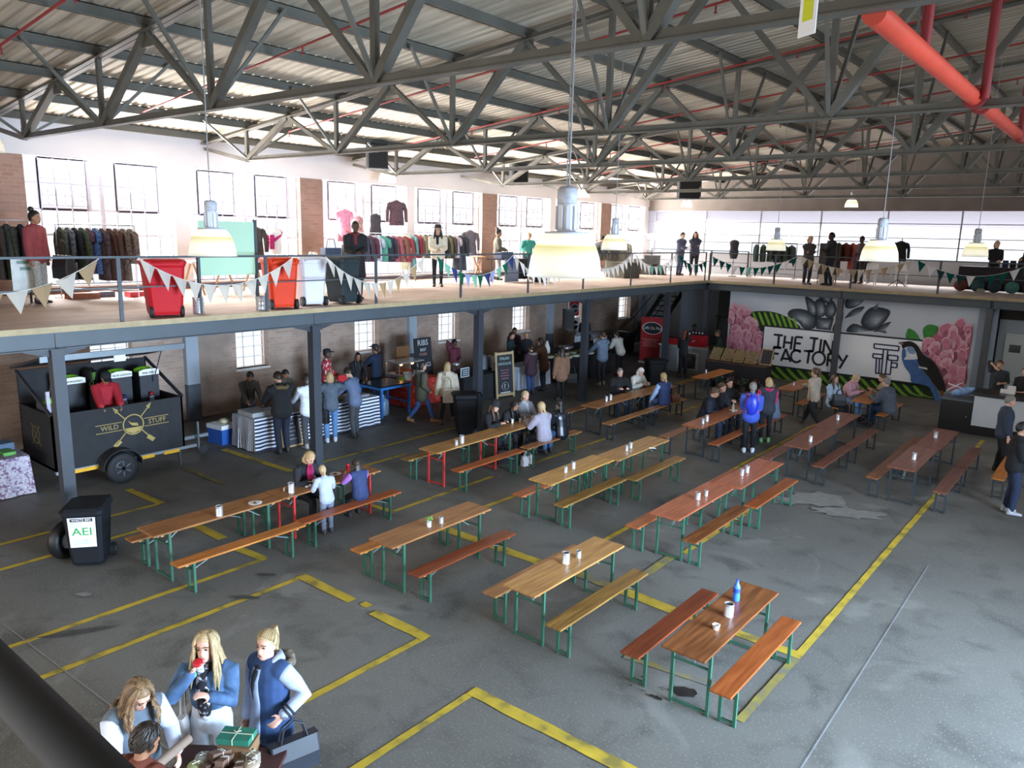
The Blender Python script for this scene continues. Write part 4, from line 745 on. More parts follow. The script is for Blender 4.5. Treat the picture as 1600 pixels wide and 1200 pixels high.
for nm, col, lay, pts in MURAL:
    if col in ('gm', 'gl'): continue
    mb = PB.setdefault((nm), [MB(), []]); M_ = MC[col]
    if M_ not in mb[1]: mb[1].append(M_)
    mb[0].m = mb[1].index(M_); n = len(pts)
    if len(pts) > 4: pts = smooth_outline(pts); n = len(pts)
    if max(p[0] for p in pts) > -3.74: pts = [(min(x, -3.74), z) for x, z in pts]
    mb[0].add([(x, -.004*lay, z) for x, z in pts], [tuple(range(n))])
    if col == 'gd':
        cxx, czz = sum(p[0] for p in pts)/n, sum(p[1] for p in pts)/n
        for i, rm in enumerate(ROSE):
            if rm not in mb[1]: mb[1].append(rm)
            mb[0].m = mb[1].index(rm); f = .93-.14*i; mb[0].add([(cxx+.015*i+(x-cxx)*f, -.004*lay-.0006*(i+1), czz-.01*i+(z-czz)*f) for x, z in pts], [tuple(range(n))])
def inside(p, poly):
    x, y = p; c = False; j = len(poly)-1
    for i in range(len(poly)):
        if (poly[i][1] > y) != (poly[j][1] > y) and x < (poly[j][0]-poly[i][0])*(y-poly[i][1])/(poly[j][1]-poly[i][1])+poly[i][0]: c = not c
        j = i
    return c
for side in ('flower_left', 'flower_right'):
    base = [p for n_, c_, l_, p in MURAL if n_ == side and c_ == 'pbase'][0]; mb = PB[side]
    for pk in PINKS: mb[1].append(pk)
    xs = [p[0] for p in base]; zs = [p[1] for p in base]; cxx, czz = sum(xs)/len(xs), sum(zs)/len(zs); rr = random.Random(5); lay = 4
    for k in range(46):
        for _ in range(30):
            p = (rr.uniform(min(xs), max(xs)), rr.uniform(min(zs), max(zs)))
            if inside(p, base): break
        r_ = rr.uniform(.16, .30)*(1-.35*k/46); a0 = rr.uniform(0, 6.28); pts = []
        for i in range(11):
            a = 2*math.pi*i/11; q = r_*(1+.22*math.cos(2*a+a0))*rr.uniform(.9, 1.1); pts.append((p[0]+q*math.cos(a+a0)*.8, p[1]+q*math.sin(a+a0)))
        pts = [(max(-11.88, min(x, -3.86)), z) for x, z in pts]
        for sc_, ci in ((1, 4), (.9, rr.choice((0, 2, 0, 1))), (.62, rr.choice((0, 1, 1)))) + (((.3, 3),) if rr.random() < .3 else ()):
            mb[0].m = len(mb[1])-5+ci; cx2, cz2 = p[0]+(1-sc_)*r_*.25*math.sin(a0), p[1]-(1-sc_)*r_*.75
            mb[0].add([(cx2+(x-p[0])*sc_, -.0006*lay-.012, cz2+(z-p[1])*sc_) for x, z in pts], [tuple(range(11))]); lay += 1
for nm, (mb, mats) in PB.items(): mb.build({'leaf': 'painted_leaves', 'rose': 'painted_roses', 'bird': 'painted_bird'}.get(nm, 'painted_flower'), mats, mu)
# bird needs to stand over the sign edge: it is painted on a cut-out board
sb = thing('sign_board', 'long white sign reading THE TIN FACTORY with a double outline monogram', 'sign', (0, 27.66, 0))
m = MB(); m.bb(-10.45, -5.2, 0, .03, .48, 1.89); m.build('panel', pm('#f1f3f7', .6, .02, 1), sb)
m = MB(); NAVY = pm('#20242f', .6)
for a in ((-10.49, -5.2, 1.875, 1.925), (-10.49, -5.2, .445, .49)): m.bb(a[0], a[1], -.008, .035, a[2], a[3])
m.bb(-10.49, -10.45, -.008, .035, .445, 1.925); m.build('frame', NAVY, sb)
m = MB()
for (a, b) in STROKES: m.bar((a[0], -.006, a[1]), (b[0], -.006, b[1]), .012, .062, (0, 1, 0)) if 0 else m.bar((a[0], -.006, a[1]), (b[0], -.006, b[1]), .078, .01, (0, 1, 0))
m.build('lettering', NAVY, sb)
m = MB()
for (a, b) in LOGO: m.bar((a[0], -.006, a[1]), (b[0], -.006, b[1]), .045, .01, (0, 1, 0))
m.build('monogram', pm('#262c58', .6), sb)
bd = [o for o in mu.children if o.name.startswith('painted_bird')][0]; bd.location = (0, -.10, 0)
# ------------------------------------------------------------------ bar on the right, with the wall and door behind it
m = MB(); m.bb(-3.72, -3.2, MW-.05, MW+.12, 0, 3.35); struct(m.build('trim_7', pm('#8f99a8', .7, .05)))
m = MB(); m.bb(-3.2, 7, MW+.5, MW+.6, 0, 2.75); m.m = 1; m.bb(-3.2, 7, MW+.4, MW+.5, 2.75, 3.3); struct(m.build('wall_bar', [pm('#9aa2a8', .8, .04), pm('#2a2522', .8)]))  # upper strip coloured near-black for the shade of the recess
m = MB(); m.bb(-2.98, -1.75, MW+.44, MW+.5, 0, 2.32); dr = struct(m.build('door_1', pm('#b4bab9', .6, .03)))
m = MB(); m.bb(-2.85, -2.55, MW+.43, MW+.445, 1.74, 1.98); m.build('door_glass', pm('#17191c', .2), dr)
t = thing('bar_counter', 'black bar counter with a white front panel', 'counter', (0, 0, 0)); BK = pm('#0f1012', .35, .2, 4)
m = MB(); m.bb(-2.98, 1.5, 23.3, 24.0, 0, 1.1); m.build('body', BK, t)
m = MB(); m.bb(-3.02, 1.6, 23.22, 24.1, 1.1, 1.16); m.build('countertop', BK, t)
m = MB(); m.bb(-2.96, 1.5, 23.27, 23.3, .26, 1.06); m.build('front_panel', pm('#c9ced6', .6, .02), t)
t = thing('bar_cabinet', 'low black cabinet at the mural end of the white fronted bar', 'cabinet', (0, 0, 0)); m = MB(); m.bb(-3.74, -2.99, 23.32, 24.1, 0, .86); m.build('body', BK, t)
m = MB(); m.bb(-3.76, -2.99, 23.3, 24.12, .86, .9); m.build('top', pm('#56606a', .5), t)
m = MB(); m.lathe([(.0, 0), (.012, 0), (.012, .02), (0, .02)], 10); o = m.build('knob', pm('#c9c9cb', .3), t); o.rotation_euler = (R(90), 0, 0); o.location = (-3.1, 23.32, .45)
rs = []
for k in range(7): f = k/6; rs.append([Vector((-3.55+.5*f+.02*math.cos(a), 23.7+(.1-.05*f)*math.cos(a), .98+.16*f+(.07+.05*math.sin(3*f))*math.sin(a))) for a in [6.283*j/8 for j in range(8)]])
tag(MB().rings(rs).build('cloth', pm('#7d9cc6', .7, .3, 8)), 'pale blue cloth bundled on the low black cabinet', 'cloth')
for k, (a, b) in enumerate((((-3.72, 23.8, 1.02), (-3.35, 23.8, 1.3)), ((-3.7, 23.82, 1.22), (-3.2, 23.82, 1.1)))): tag(MB().bar(a, b, .035, .02).build('batten_strip', WHITE), 'white strip of wood on the low black cabinet, ' + ('steeper one' if k == 0 else 'flatter one'), 'wood strip')
t = thing('paper_stack', 'white paper cups and boxes stacked on the bar top', 'box', (-2.25, 23.75, 1.16)); MB().bb(-.05, .13, -.08, .08, 0, .2).build('carton', WHITE, t); MB().bb(-.2, -.05, -.06, .06, 0, .1).build('carton', WHITE, t)
# ------------------------------------------------------------------ end of the hall under the mezzanine: partition, stairs, coffee stall, bread stall
m = MB(); m.bb(-15.45, -13.7, 30.8, 30.9, 0, 3.1); struct(m.build('wall_partition', pm('#8b9096', .8, .04, 1)))
t = thing('dark_recess', 'dark post with a dark box and arm in the recess left of the flower mural', 'recess', (-12.35, 28.6, 0)); MB().bb(.1, .3, -.1, .1, 0, 3.05).build('post', pm('#1d1d20', .6), t); MB().bb(-.3, .1, -.1, .1, 2.1, 3.0).build('upper_box', pm('#26272a', .6), t); MB().bb(-.45, .1, -.06, .06, 1.95, 2.02).build('arm', pm('#1d1d20', .6), t)  # dark box and arm added beside the post for the shade of the recess
MB_ = MB(); MB_.bb(-12.1, -11.92, 28.2, 28.3, 0, 2.5); tag(MB_.build('red_banner', pm('#7e2b2b', .7)), 'narrow dark red panel beside the edge of the mural', 'panel')
t = thing('staircase', 'dark steel staircase climbing to the mezzanine behind the red banner', 'stairs', (0, 0, 0)); DKS = pm('#2c2e31', .5, .1)
for x in (-17.0, -16.1): MB().bar((x, 29.4, .55), (x, 32.9, 3.1), .05, .26).build('stringer', DKS, t)
for k in range(12): f = (k+.5)/12; MB().bb(-16.98, -16.12, 29.4+3.5*f-.12, 29.4+3.5*f+.12, .58+2.5*f, .62+2.5*f).build('tread', DKS, t)
for k in range(5): MB().bb(-18.0, -17.05, 28.3+.25*k, 29.7, .17*k, .17*(k+1)).build('step', DKS, t)
for x in (-17.0, -16.1):
    MB().tube([(x, 28.6, 1.2), (x, 29.4, 1.5), (x, 32.6, 3.35)], .022, 6).build('handrail', DKS, t)
    for k in range(4): f = k/3; MB().tube([(x, 29.5+3*f, .75+2.2*f), (x, 29.5+3*f, 1.55+1.8*f)], .016, 6).build('baluster', DKS, t)
REDB = pm('#a8262c', .6, .05, 3)
t = thing('roll_up_banner', 'tall red roll-up banner for a coffee stall', 'banner', (-14.85, 27.25, 0), R(8)); m = MB(); m.bb(-.48, .48, -.012, 0, .06, 1.86); m.build('banner_sheet', REDB, t); MB().bb(-.5, .5, -.08, .08, 0, .06).build('base', ALU, t)
def roundel(par, y, cx_, cz_, rx, rz_, mat_o, mat_i, words, s):
    pts = lambda k: [(rx*k*math.cos(2*math.pi*i/28), rz_*k*math.sin(2*math.pi*i/28)) for i in range(28)]
    m = MB(); m.poly([(cx_+a, cz_+b) for a, b in pts(1)], .004, (0, y, 0)); m.m = 1; m.poly([(cx_+a, cz_+b) for a, b in pts(.92)], .004, (0, y-.003, 0)); e = m.build('emblem', [mat_o, mat_i], par)
    text('lettering', words, s, (cx_, y-.012, cz_), (R(90), 0, 0), WHITE, e, .001, sx=.9); return e
BLK2 = pm('#2a2a30', .6)
roundel(t, -.016, 0, 1.42, .42, .25, WHITE, BLK2, 'Caff\u00e8 Da Pino', .17)
m = MB()
for k in range(7): m.box((-.06, -.016, .98-k*.05), (.7-.09*(k % 3), .004, .012))
m.build('print', pm('#d8a9a5', .7), t)
for i, (y0, y1, z0, z1, bg, fg, s) in enumerate(((27.16, 27.92, 1.55, 2.18, REDB, BLK2, 'red poster with a round black emblem in the window behind the salad stall'), (27.14, 27.98, .82, 1.48, pm('#cfd0d2', .6), BLK2, 'pale poster with a round black emblem below the red poster'))):
    t = thing('poster', s, 'poster', (XW+.015, (y0+y1)/2, (z0+z1)/2), R(90)); w_, h_ = y1-y0, z1-z0
    MB().bb(-w_/2, w_/2, -.01, 0, -h_/2, h_/2).build('sheet', bg, t); roundel(t, -.016, 0, 0, w_*.42, h_*.34, WHITE, fg, 'Caff\u00e8 Da Pino', .12)
t = thing('coffee_counter', 'grey coffee counter with a framed poster on its front', 'counter', (0, 0, 0)); MB().bb(-13.95, -12.05, 26.3, 27.0, 0, .94).build('body', pm('#8e9296', .7, .04), t); MB().bb(-14.0, -12.0, 26.25, 27.05, .94, 1.0).build('countertop', pm('#b4b5b3', .5), t)
p = MB().bb(-13.2, -12.35, 26.27, 26.3, .12, .8).build('poster_frame', pm('#b9bcbb', .6), t); MB().bb(-13.12, -12.43, 26.262, 26.27, .18, .74).build('poster_print', ramp_mat('dark_photo_print', [(.4, '#3a3440'), (.6, '#5d5560'), (.75, '#8a858c')], 6), p)
t = thing('espresso_machine', 'red espresso machine on the coffee counter', 'coffee machine', (-12.75, 26.7, 1.0)); RM = pm('#a51d24', .3, .08)
MB().bb(-.45, .45, -.2, .25, .0, .42).build('body', RM, t); MB().bb(-.45, .45, -.15, .25, .42, .47).build('cup_tray', pm('#1f2022', .4), t); MB().tube([(.3, -.22, .3), (.3, .1, .3)], .14, 14).build('boiler', RM, t)
for x in (-.2, .1): MB().tube([(x, -.2, .22), (x, -.34, .2)], .03, 8).build('group_head', TIN, t)
for k in range(6): MB().lathe([(.02, 0), (.03, .05)], 8, (-.36+.13*k, .05, .47)).build('cup_on_tray', PAPERW, t)
tag(MB().bb(-13.75, -13.35, 26.5, 26.9, 1.0, 1.22).build('grinder_box', RM), 'small red box on the coffee counter near the banner', 'box')
t = thing('bread_table', 'dark table carrying tilted wooden trays of bread', 'table', (0, 0, 0)); MB().bb(-11.3, -9.2, 24.6, 25.4, .84, .88).build('tabletop', pm('#4a3528', .6, .2), t); MB().bb(-11.28, -9.22, 24.62, 25.38, .0, .84).build('cloth', pm('#251f21', .8, .2), t)
TRAYW = pm('#a98a5c', .6, .1, 6); CRUMB = ramp_mat('bread_trays', [(.3, '#2d261d'), (.5, '#6b5a3e'), (.6, '#b09a6c'), (.75, '#3b3023')], 40)
for k in range(4):
    t = thing('wooden_tray', 'tilted wooden tray of small breads, %s one from the coffee counter' % ORD[k], 'tray', (-11.05+.42*k, 25.0, .9), 0, 'trays of bread'); M_ = Euler((R(48), 0, 0)).to_matrix()
    MB().box(M_ @ Vector((0, .25, 0))+Vector((0, -.2, 0)), (.36, .5, .03), 0, M_).build('tray_board', TRAYW, t); MB().box(M_ @ Vector((0, .25, .035))+Vector((0, -.2, 0)), (.32, .44, .05), 0, M_).build('bread', CRUMB, t); MB().bb(-.15, .15, -.1, .14, 0, .05).build('stand', TRAYW, t)
t = thing('chalkboard', 'small wood framed chalkboard at the end of the bread trays', 'chalkboard', (-9.32, 25.0, .88)); M_ = Euler((R(70), 0, 0)).to_matrix(); MB().box(M_ @ Vector((0, .28, 0)), (.42, .56, .02), 0, M_).build('frame', TRAYW, t); MB().box(M_ @ Vector((0, .28, .012)), (.34, .48, .01), 0, M_).build('slate', BLK2, t)
for k in range(5):
    t = thing('pot_plant', 'dark potted plant on the floor below the bread trays, %s one from the coffee counter' % ORD[k], 'plant', (-11.0+.42*k, 24.3-.05*(k % 2), 0), 0, 'plants below the bread table'); MB().lathe([(.08, 0), (.12, .2), (.1, .2), (.09, .1)], 12).build('pot', pm('#3a2a26', .7), t); m = MB()
    for q in range(40): a, e = random.uniform(0, 6.28), random.uniform(.1, 1.4); r_ = random.uniform(.1, .24); m.ball((r_*math.cos(a)*math.cos(e), r_*math.sin(a)*math.cos(e), .25+r_*math.sin(e)), (.045, .045, .02), 6, 4)
    m.build('leaves', pm(('#4a2a30', '#32452a', '#5b3038', '#3d4b35', '#54323a')[k], .7, .4, 20), t)
# ------------------------------------------------------------------ food stalls along the brick wall
def table_cloth(name, x0, x1, y0, y1, z, mats, label, folds=.02, gap=.02):
    """box of cloth hanging to the floor on a table, with soft folds; mats: top/front, ends"""
    m = MB(); per = []; n = 16
    def edge(ax, ay, bx, by, k): return [(ax+(bx-ax)*i/k, ay+(by-ay)*i/k) for i in range(k)]
    ny = max(6, int((y1-y0)/.12)); nx = max(5, int((x1-x0)/.12))
    per = edge(x1, y0, x1, y1, ny)+edge(x1, y1, x0, y1, nx)+edge(x0, y1, x0, y0, ny)+edge(x0, y0, x1, y0, nx); cx_, cy_ = (x0+x1)/2, (y0+y1)/2; rs = []
    for f in (0, .08, .4, .75, 1):
        rs.append([Vector((px+(1 if px > cx_ else -1)*(.02*f+folds*f*math.sin(i*1.9)), py+(1 if py > cy_ else -1)*(.02*f+folds*f*math.sin(i*2.3)), z-f*(z-gap))) for i, (px, py) in enumerate(per)])
    k = len(per)
    for r_ in range(4):
        for i in range(k):
            m.m = 1 if (len(mats) > 1 and (i >= ny+nx+ny)) else 0; a, b = rs[r_][i], rs[r_][(i+1) % k]; c, d = rs[r_+1][(i+1) % k], rs[r_+1][i]; m.add([a, d, c, b], [(0, 1, 2, 3)], True)
    m.m = 2 if len(mats) > 2 else 0; m.add(rs[0], [tuple(range(k))])
    t = thing('stall_table', label, 'table'); m.build('tablecloth', mats, t)
    mm = MB(); mm.bb(x0+.02, x1-.02, y0+.02, y1-.02, z-.04, z-.006); mm.build('tabletop', pm('#7a6a58', .7), t); return t
STR_F = ramp_mat('navy_white_stripes', [(0, '#dfe2ea'), (.5, '#242c48')], 3.7, .8, 'Z'); STR_E = ramp_mat('navy_white_narrow_stripes', [(0, '#dfe2ea'), (.5, '#242c48')], 7, .8, 'X'); STR_T = ramp_mat('grey_fine_stripes', [(0, '#c9ccd2'), (.5, '#80859a')], 7, .8, 'X')
table_cloth('x', -15.8, -14.9, 9.3, 12.95, .78, [STR_F, STR_E, STR_T], 'long stall table under a navy and white striped cloth', .035)
t = thing('chalkboard', 'black chalkboard leaning on the front of the striped table', 'chalkboard', (-14.78, 10.2, 0), R(90)); M_ = Euler((R(-12), 0, 0)).to_matrix(); MB().box(M_ @ Vector((0, 0, .42)), (.56, .03, .84), 0, M_).build('frame', TRAYW, t); MB().box(M_ @ Vector((0, -.02, .42)), (.48, .01, .76), 0, M_).build('slate', BLK2, t)
m = MB()
for k in range(7): m.box(M_ @ Vector((-.03*(k % 3), -.027, .72-.09*k)), (.3-.05*(k % 2), .004, .012), 0, M_)
m.build('chalk_writing', pm('#9aa3a3', .9), t)
t = thing('tray_box', 'grey box lid on the near end of the striped table', 'box', (-15.35, 9.6, .785)); MB().bb(-.3, .3, -.25, .25, 0, .1).build('box_body', pm('#a9aaac', .5), t)
for i, (x, y, r_, hx, s) in enumerate(((-15.4, 10.4, .16, '#6d6a3a', 'olive bowl of salad between the customers'), (-15.3, 11.2, .15, '#8c8450', 'bowl of food in the middle of the striped table'), (-15.2, 11.9, .17, '#a7a46a', 'pale bowl near the far end of the striped table'))):
    t = thing('food_bowl', s, 'bowl', (x, y, .785)); MB().lathe([(r_*.6, 0), (r_, .08), (r_*.95, .08), (r_*.6, .02)], 16).build('bowl', pm('#5a5d60', .4), t); MB().ball((0, 0, .07), (r_*.85, r_*.85, .05)).build('food', pm(hx, .8, .4, 25), t)
t = thing('tray', 'flat serving tray on the far end of the striped table', 'tray', (-15.3, 12.5, .785)); MB().bb(-.22, .22, -.28, .28, 0, .05).build('tray_body', pm('#85888c', .4, .2, 10), t)
t = thing('cooler_box', 'blue cooler box with a white lid behind the striped table', 'cooler', (-16.3, 9.3, 0), R(8)); MB().bb(-.26, .26, -.2, .2, 0, .36).build('body', pm('#2f5fb0', .4), t); MB().bb(-.27, .27, -.21, .21, .36, .46).build('lid', WHITE, t); MB().tube([(-.27, 0, .3), (-.3, 0, .4), (-.27, 0, .46)], .015, 6).build('handle', WHITE, t)
t = thing('towel', 'cream cloth lying on the blue cooler', 'cloth', (-16.25, 9.35, .46)); MB().ball((0, 0, .06), (.16, .12, .06), 8, 5).build('cloth_body', pm('#d8cfae', .9, .2, 12), t)
t = thing('prep_table', 'white preparation table against the brick wall behind the striped stall', 'table'); MB().bb(-16.75, -16.2, 11.6, 13.25, .8, .84).build('tabletop', pm('#c9c5b6', .5), t)
for x in (-16.7, -16.25):
    for y in (11.7, 13.15): MB().bb(x-.02, x+.02, y-.02, y+.02, 0, .8).build('leg', STEELD, t)
BLUE = pm('#2f6fb5', .4, .1, 4)
t = thing('grill_table', 'bright blue steel grill table with a black hotplate', 'grill'); MB().bb(-16.35, -15.35, 13.4, 14.55, .78, .84).build('frame', BLUE, t); MB().bb(-16.3, -15.4, 13.45, 14.5, .84, .87).build('hotplate', pm('#18191c', .25, .3, 6), t)
for x in (-16.3, -15.4):
    for y in (13.47, 14.48): MB().bb(x-.03, x+.03, y-.03, y+.03, 0, .78).build('leg', BLUE, t)
MB().bb(-16.3, -15.4, 14.46, 14.5, .3, .34).build('stretcher', BLUE, t)
t = thing('gas_cylinder', 'grey blue gas cylinder under the blue grill table', 'gas bottle', (-15.65, 13.75, 0)); MB().lathe([(.1, 0), (.15, .04), (.155, .1), (.155, .36), (.13, .44), (.06, .48), (.05, .5)], 18).build('cylinder', pm('#6f8aa5', .4, .1), t); MB().tube([(-.08, 0, .47), (-.08, 0, .56), (.08, 0, .56), (.08, 0, .47)], .012, 6).build('collar', pm('#6f8aa5', .4), t); MB().lathe([(.02, .5), (.02, .58)], 8).build('valve', TIN, t)
RED = pm('#c1262b', .55, .1, 4)
for i, (x, y, z, w_, h_, s) in enumerate(((-15.75, 13.15, 0, .34, .55, 'red crate on the floor by the blue grill'), (-16.55, 13.1, .2, .36, .9, 'red and purple apron hanging by the prep table'), (-16.3, 15.0, .2, .3, .5, 'red crate behind the blue grill'))):
    t = thing('red_crate' if i != 1 else 'apron', s, 'crate' if i != 1 else 'apron', (x, y, 0)); MB().bb(-.12 if i != 1 else -.03, .12 if i != 1 else .03, -w_/2, w_/2, z if i == 1 else 0, z+h_ if i == 1 else h_).build('body', RED, t)
    if i == 0: MB().bb(.12, .125, -w_/2, w_/2, .3, .36).build('band', WHITE, t)
CHECK = ramp_mat('red_white_check', [(0, '#c33028'), (.55, '#c8402f'), (.8, '#d98a70')], 30, .8, 'voronoi')
table_cloth('x', -16.6, -15.75, 14.8, 16.1, .78, [CHECK], 'stall table under a red checked cloth')
t = thing('bucket', 'white bucket on the red checked table', 'bucket', (-15.95, 14.95, .79)); MB().lathe([(.11, 0), (.14, .22), (.145, .22), (.13, .21), (.1, .02)], 16).build('bucket_body', PAPERW, t); MB().tube([(-.14, 0, .2), (-.1, .1, .16), (.1, .1, .16), (.14, 0, .2)], .006, 5).build('handle', TIN, t)
t = thing('food_warmer', 'glass food warmer with glowing heat lamps beside the chalk menu', 'food warmer', (-16.5, 15.35, .8)); MB().bb(-.3, .3, -.5, .5, 0, .1).build('base', TIN, t); MB().bb(-.3, .3, -.5, .5, .42, .46).build('top_shelf', TIN, t)
for x in (-.28, .28):
    for y in (-.48, .48): MB().bb(x-.012, x+.012, y-.012, y+.012, .1, .42).build('corner_post', TIN, t)
MB().bb(-.29, -.285, -.48, .48, .1, .42).build('glass', GLASS, t)
for y in (-.2, .25): MB().ball((.05, y, .36), .045).build('heat_lamp', emit_mat('heat_lamp', (1, .45, .15), 5), t)
MB().ball((0, 0, .13), (.2, .35, .05)).build('food', pm('#6a3a22', .7, .4, 20), t)
t = thing('green_bowl', 'green salad and lemons beside the hotplate', 'bowl', (-16.0, 14.75, .79)); MB().ball((0, 0, .05), (.14, .14, .06)).build('salad', pm('#8fae3a', .7, .4, 25), t)
tag(MB().bb(-17.25, -17.2, 15.65, 16.2, 0, 1.55).build('wooden_board', pm('#7e5a3a', .6, .15, 4, stretch=(6, 6, .6))), 'brown wooden board standing beside the chalk menu', 'board')
t = thing('chalk_menu', 'tall black chalk menu reading RIBS, BEEF and PORK', 'chalkboard', (-17.05, 16.72, .38), R(90)); M_ = Euler((R(-6), 0, 0)).to_matrix(); MB().box(M_ @ Vector((0, 0, .68)), (.74, .03, 1.36), 0, M_).build('board', pm('#2b2d33', .8, .1, 4), t)
CHK = pm('#cfd3d6', .9, .05)
for s, sz, z, mt in (('RIBS', .25, 1.2, CHK), ('BEEF', .13, .98, CHK), ('PORK', .13, .84, pm('#b9837c', .9)), ('WINGS', .19, .5, CHK), ('R40', .17, .2, CHK)): text('chalk_lettering', s, sz, M_ @ Vector((0, -.02, z)), (R(84), 0, 0), mt, t, .001)
tag(MB().bb(-17.35, -16.6, 16.3, 17.1, 0, .38).build('crate', BLACK), 'dark crate under the chalk menu', 'crate')
BCL = pm('#1a1b1f', .85, .2, 5)
table_cloth('x', -16.1, -15.0, 16.3, 18.55, .79, [BCL], 'stall table under a plain black cloth behind the framed chalkboard')
for i, (y, s, w_) in enumerate(((16.45, 'small framed chalk sign at the corner of the black table', .36), (16.95, 'second small chalk sign on the black table', .26))):
    t = thing('chalk_sign', s, 'chalkboard', (-15.1, y, .8), R(90)); MB().bb(-w_/2, w_/2, -.01, .01, 0, .28).build('frame', CHK, t); MB().bb(-w_/2+.025, w_/2-.025, -.014, -.01, .025, .255).build('slate', pm('#30424a', .8), t)
    m = MB()
    for k in range(3): m.box((0, -.017, .2-.06*k), (w_*.6, .003, .02))
    m.build('chalk_writing', CHK, t)
t = thing('drink_dispenser', 'squat glass drink jar on the black table', 'jar', (-15.6, 16.6, .8)); MB().lathe([(.12, 0), (.16, .08), (.16, .22), (.1, .3)], 16).build('jar_body', pm('#5f4a48', .15, .2), t); MB().lathe([(.11, .3), (.11, .33), (.03, .36)], 14).build('lid', TIN, t)
for k, (x, y, n_) in enumerate(((-15.2, 17.85, 4), (-15.25, 18.0, 5), (-15.2, 18.15, 4))):
    t = thing('cup_stack', 'stack of white paper cups on the black table, %s one from the dark column' % ORD[k], 'cups', (x, y, .8), 0, 'stacks of paper cups'); m = MB()
    m.lathe([(.035, 0), (.045, .06*n_), (.048, .06*n_), (.03, .06*n_)], 12); m.build('cups_body', PAPERW, t)
t = thing('coffee_urn', 'grey draped urn behind the paper cups', 'urn', (-15.7, 17.9, .8)); MB().lathe([(.2, 0), (.22, .2), (.18, .42), (.05, .46)], 14).build('urn_body', pm('#6d7075', .7, .15), t)
tag(MB().bb(-15.9, -15.6, 18.2, 18.5, .8, 1.15).build('menu_card', PAPERW), 'white and red box behind the framed chalkboard', 'box')
t = thing('framed_chalkboard', 'wood framed chalkboard stand with green and pink writing', 'chalkboard', (-14.75, 17.95, 0), R(80)); M_ = Euler((R(-5), 0, 0)).to_matrix()
MB().box(M_ @ Vector((0, 0, .72)), (.62, .02, 1.22), 0, M_).build('slate', pm('#2c2d31', .8, .1), t); m = MB()
for x in (-.34, .34): m.box(M_ @ Vector((x, 0, .72)), (.06, .05, 1.44), 0, M_)
for z in (.1, 1.38): m.box(M_ @ Vector((0, 0, z)), (.62, .05, .08), 0, M_)
m.build('frame', pm('#b39a74', .6, .12, 5), t)
for s, z, sz, mt in (('ITALIAN', 1.22, .13, pm('#a9c7bf', .9)), ('CHOCOLATE', 1.06, .11, pm('#a9c7bf', .9))): text('chalk_lettering', s, sz, M_ @ Vector((0, -.013, z)), (R(85), 0, 0), mt, t, .001, sx=.8)
m = MB()
for k in range(4): m.box(M_ @ Vector((0, -.013, .86-.085*k)), (.34-.06*(k % 2), .004, .03), 0, M_)
m.build('chalk_writing', pm('#8f5a68', .9), t)
m = MB()
for k in range(20): a, b = 2*math.pi*k/20, 2*math.pi*(k+1)/20; m.bar(M_ @ Vector((.13*math.cos(a), -.013, .36+.13*math.sin(a))), M_ @ Vector((.13*math.cos(b), -.013, .36+.13*math.sin(b))), .015, .004)
m.bar(M_ @ Vector((-.02, -.013, .28)), M_ @ Vector((-.02, -.013, .44)), .02, .004); m.bar(M_ @ Vector((-.02, -.013, .43)), M_ @ Vector((.05, -.013, .40)), .02, .004); m.box(M_ @ Vector((0, -.013, .17)), (.4, .004, .03), 0, M_); m.build('chalk_emblem', CHK, t)
table_cloth('x', -15.75, -15.1, 19.0, 20.7, .78, [pm('#c9cfdd', .8, .05)], 'stall table under a white cloth behind the group in brown coats')
table_cloth('x', -16.9, -14.75, 21.05, 24.0, .79, [BCL], 'black clothed salad table by the column and red banner')
SAL = [pm(h, .8, .5, 30) for h in ('#7f8a44', '#a08a4e', '#8a9a4a', '#b5a56a')]
k = 0
for x in (-15.05, -15.5):
    for y in (21.25, 21.7, 22.15, 22.6, 23.05):
        t = thing('salad_dish', 'dish of salad on the black table, %s in the %s row' % (ORD[int(round((y-21.25)/.45))], 'front' if x > -15.2 else 'second'), 'dish', (x, y, .8), 0, 'dishes of salad'); MB().lathe([(.13, 0), (.19, .07), (.18, .07), (.12, .01)], 14).build('dish', pm('#c9c9c4' if k % 3 else '#4a4a4c', .4), t); MB().ball((0, 0, .055), (.15, .15, .05)).build('salad', SAL[k % 4], t); k += 1
t = thing('white_bottle', 'tall white jug standing on the salad table', 'jug', (-16.2, 22.0, .8)); MB().lathe([(.12, 0), (.12, .2), (.05, .38), (.04, .45)], 14).build('jug_body', PAPERW, t)
t = thing('steel_bowl', 'wide steel bowl behind the salads', 'bowl', (-16.2, 23.2, .8)); MB().lathe([(.15, 0), (.3, .14), (.28, .14), (.14, .02)], 18).build('bowl_body', TIN, t)
t = thing('display_hood', 'shiny curved food hood at the far end of the salad table', 'food warmer', (-16.3, 25.0, 0)); MB().bb(-.5, .5, -.5, .5, 0, .9).build('cabinet', BCL, t); rs = [[Vector((-.45*math.cos(a), y, 1.1+.25*math.sin(a))) for a in [math.pi*j/10 for j in range(11)]] for y in (-.5, .5)]; m = MB(); m.rings(rs, False, True, False); m.build('hood', TIN, t)
for x in (-.44, .44): MB().bb(x-.01, x+.01, -.45, .45, .9, 1.12).build('side_panel', pm('#d4d9e0', .3), t)
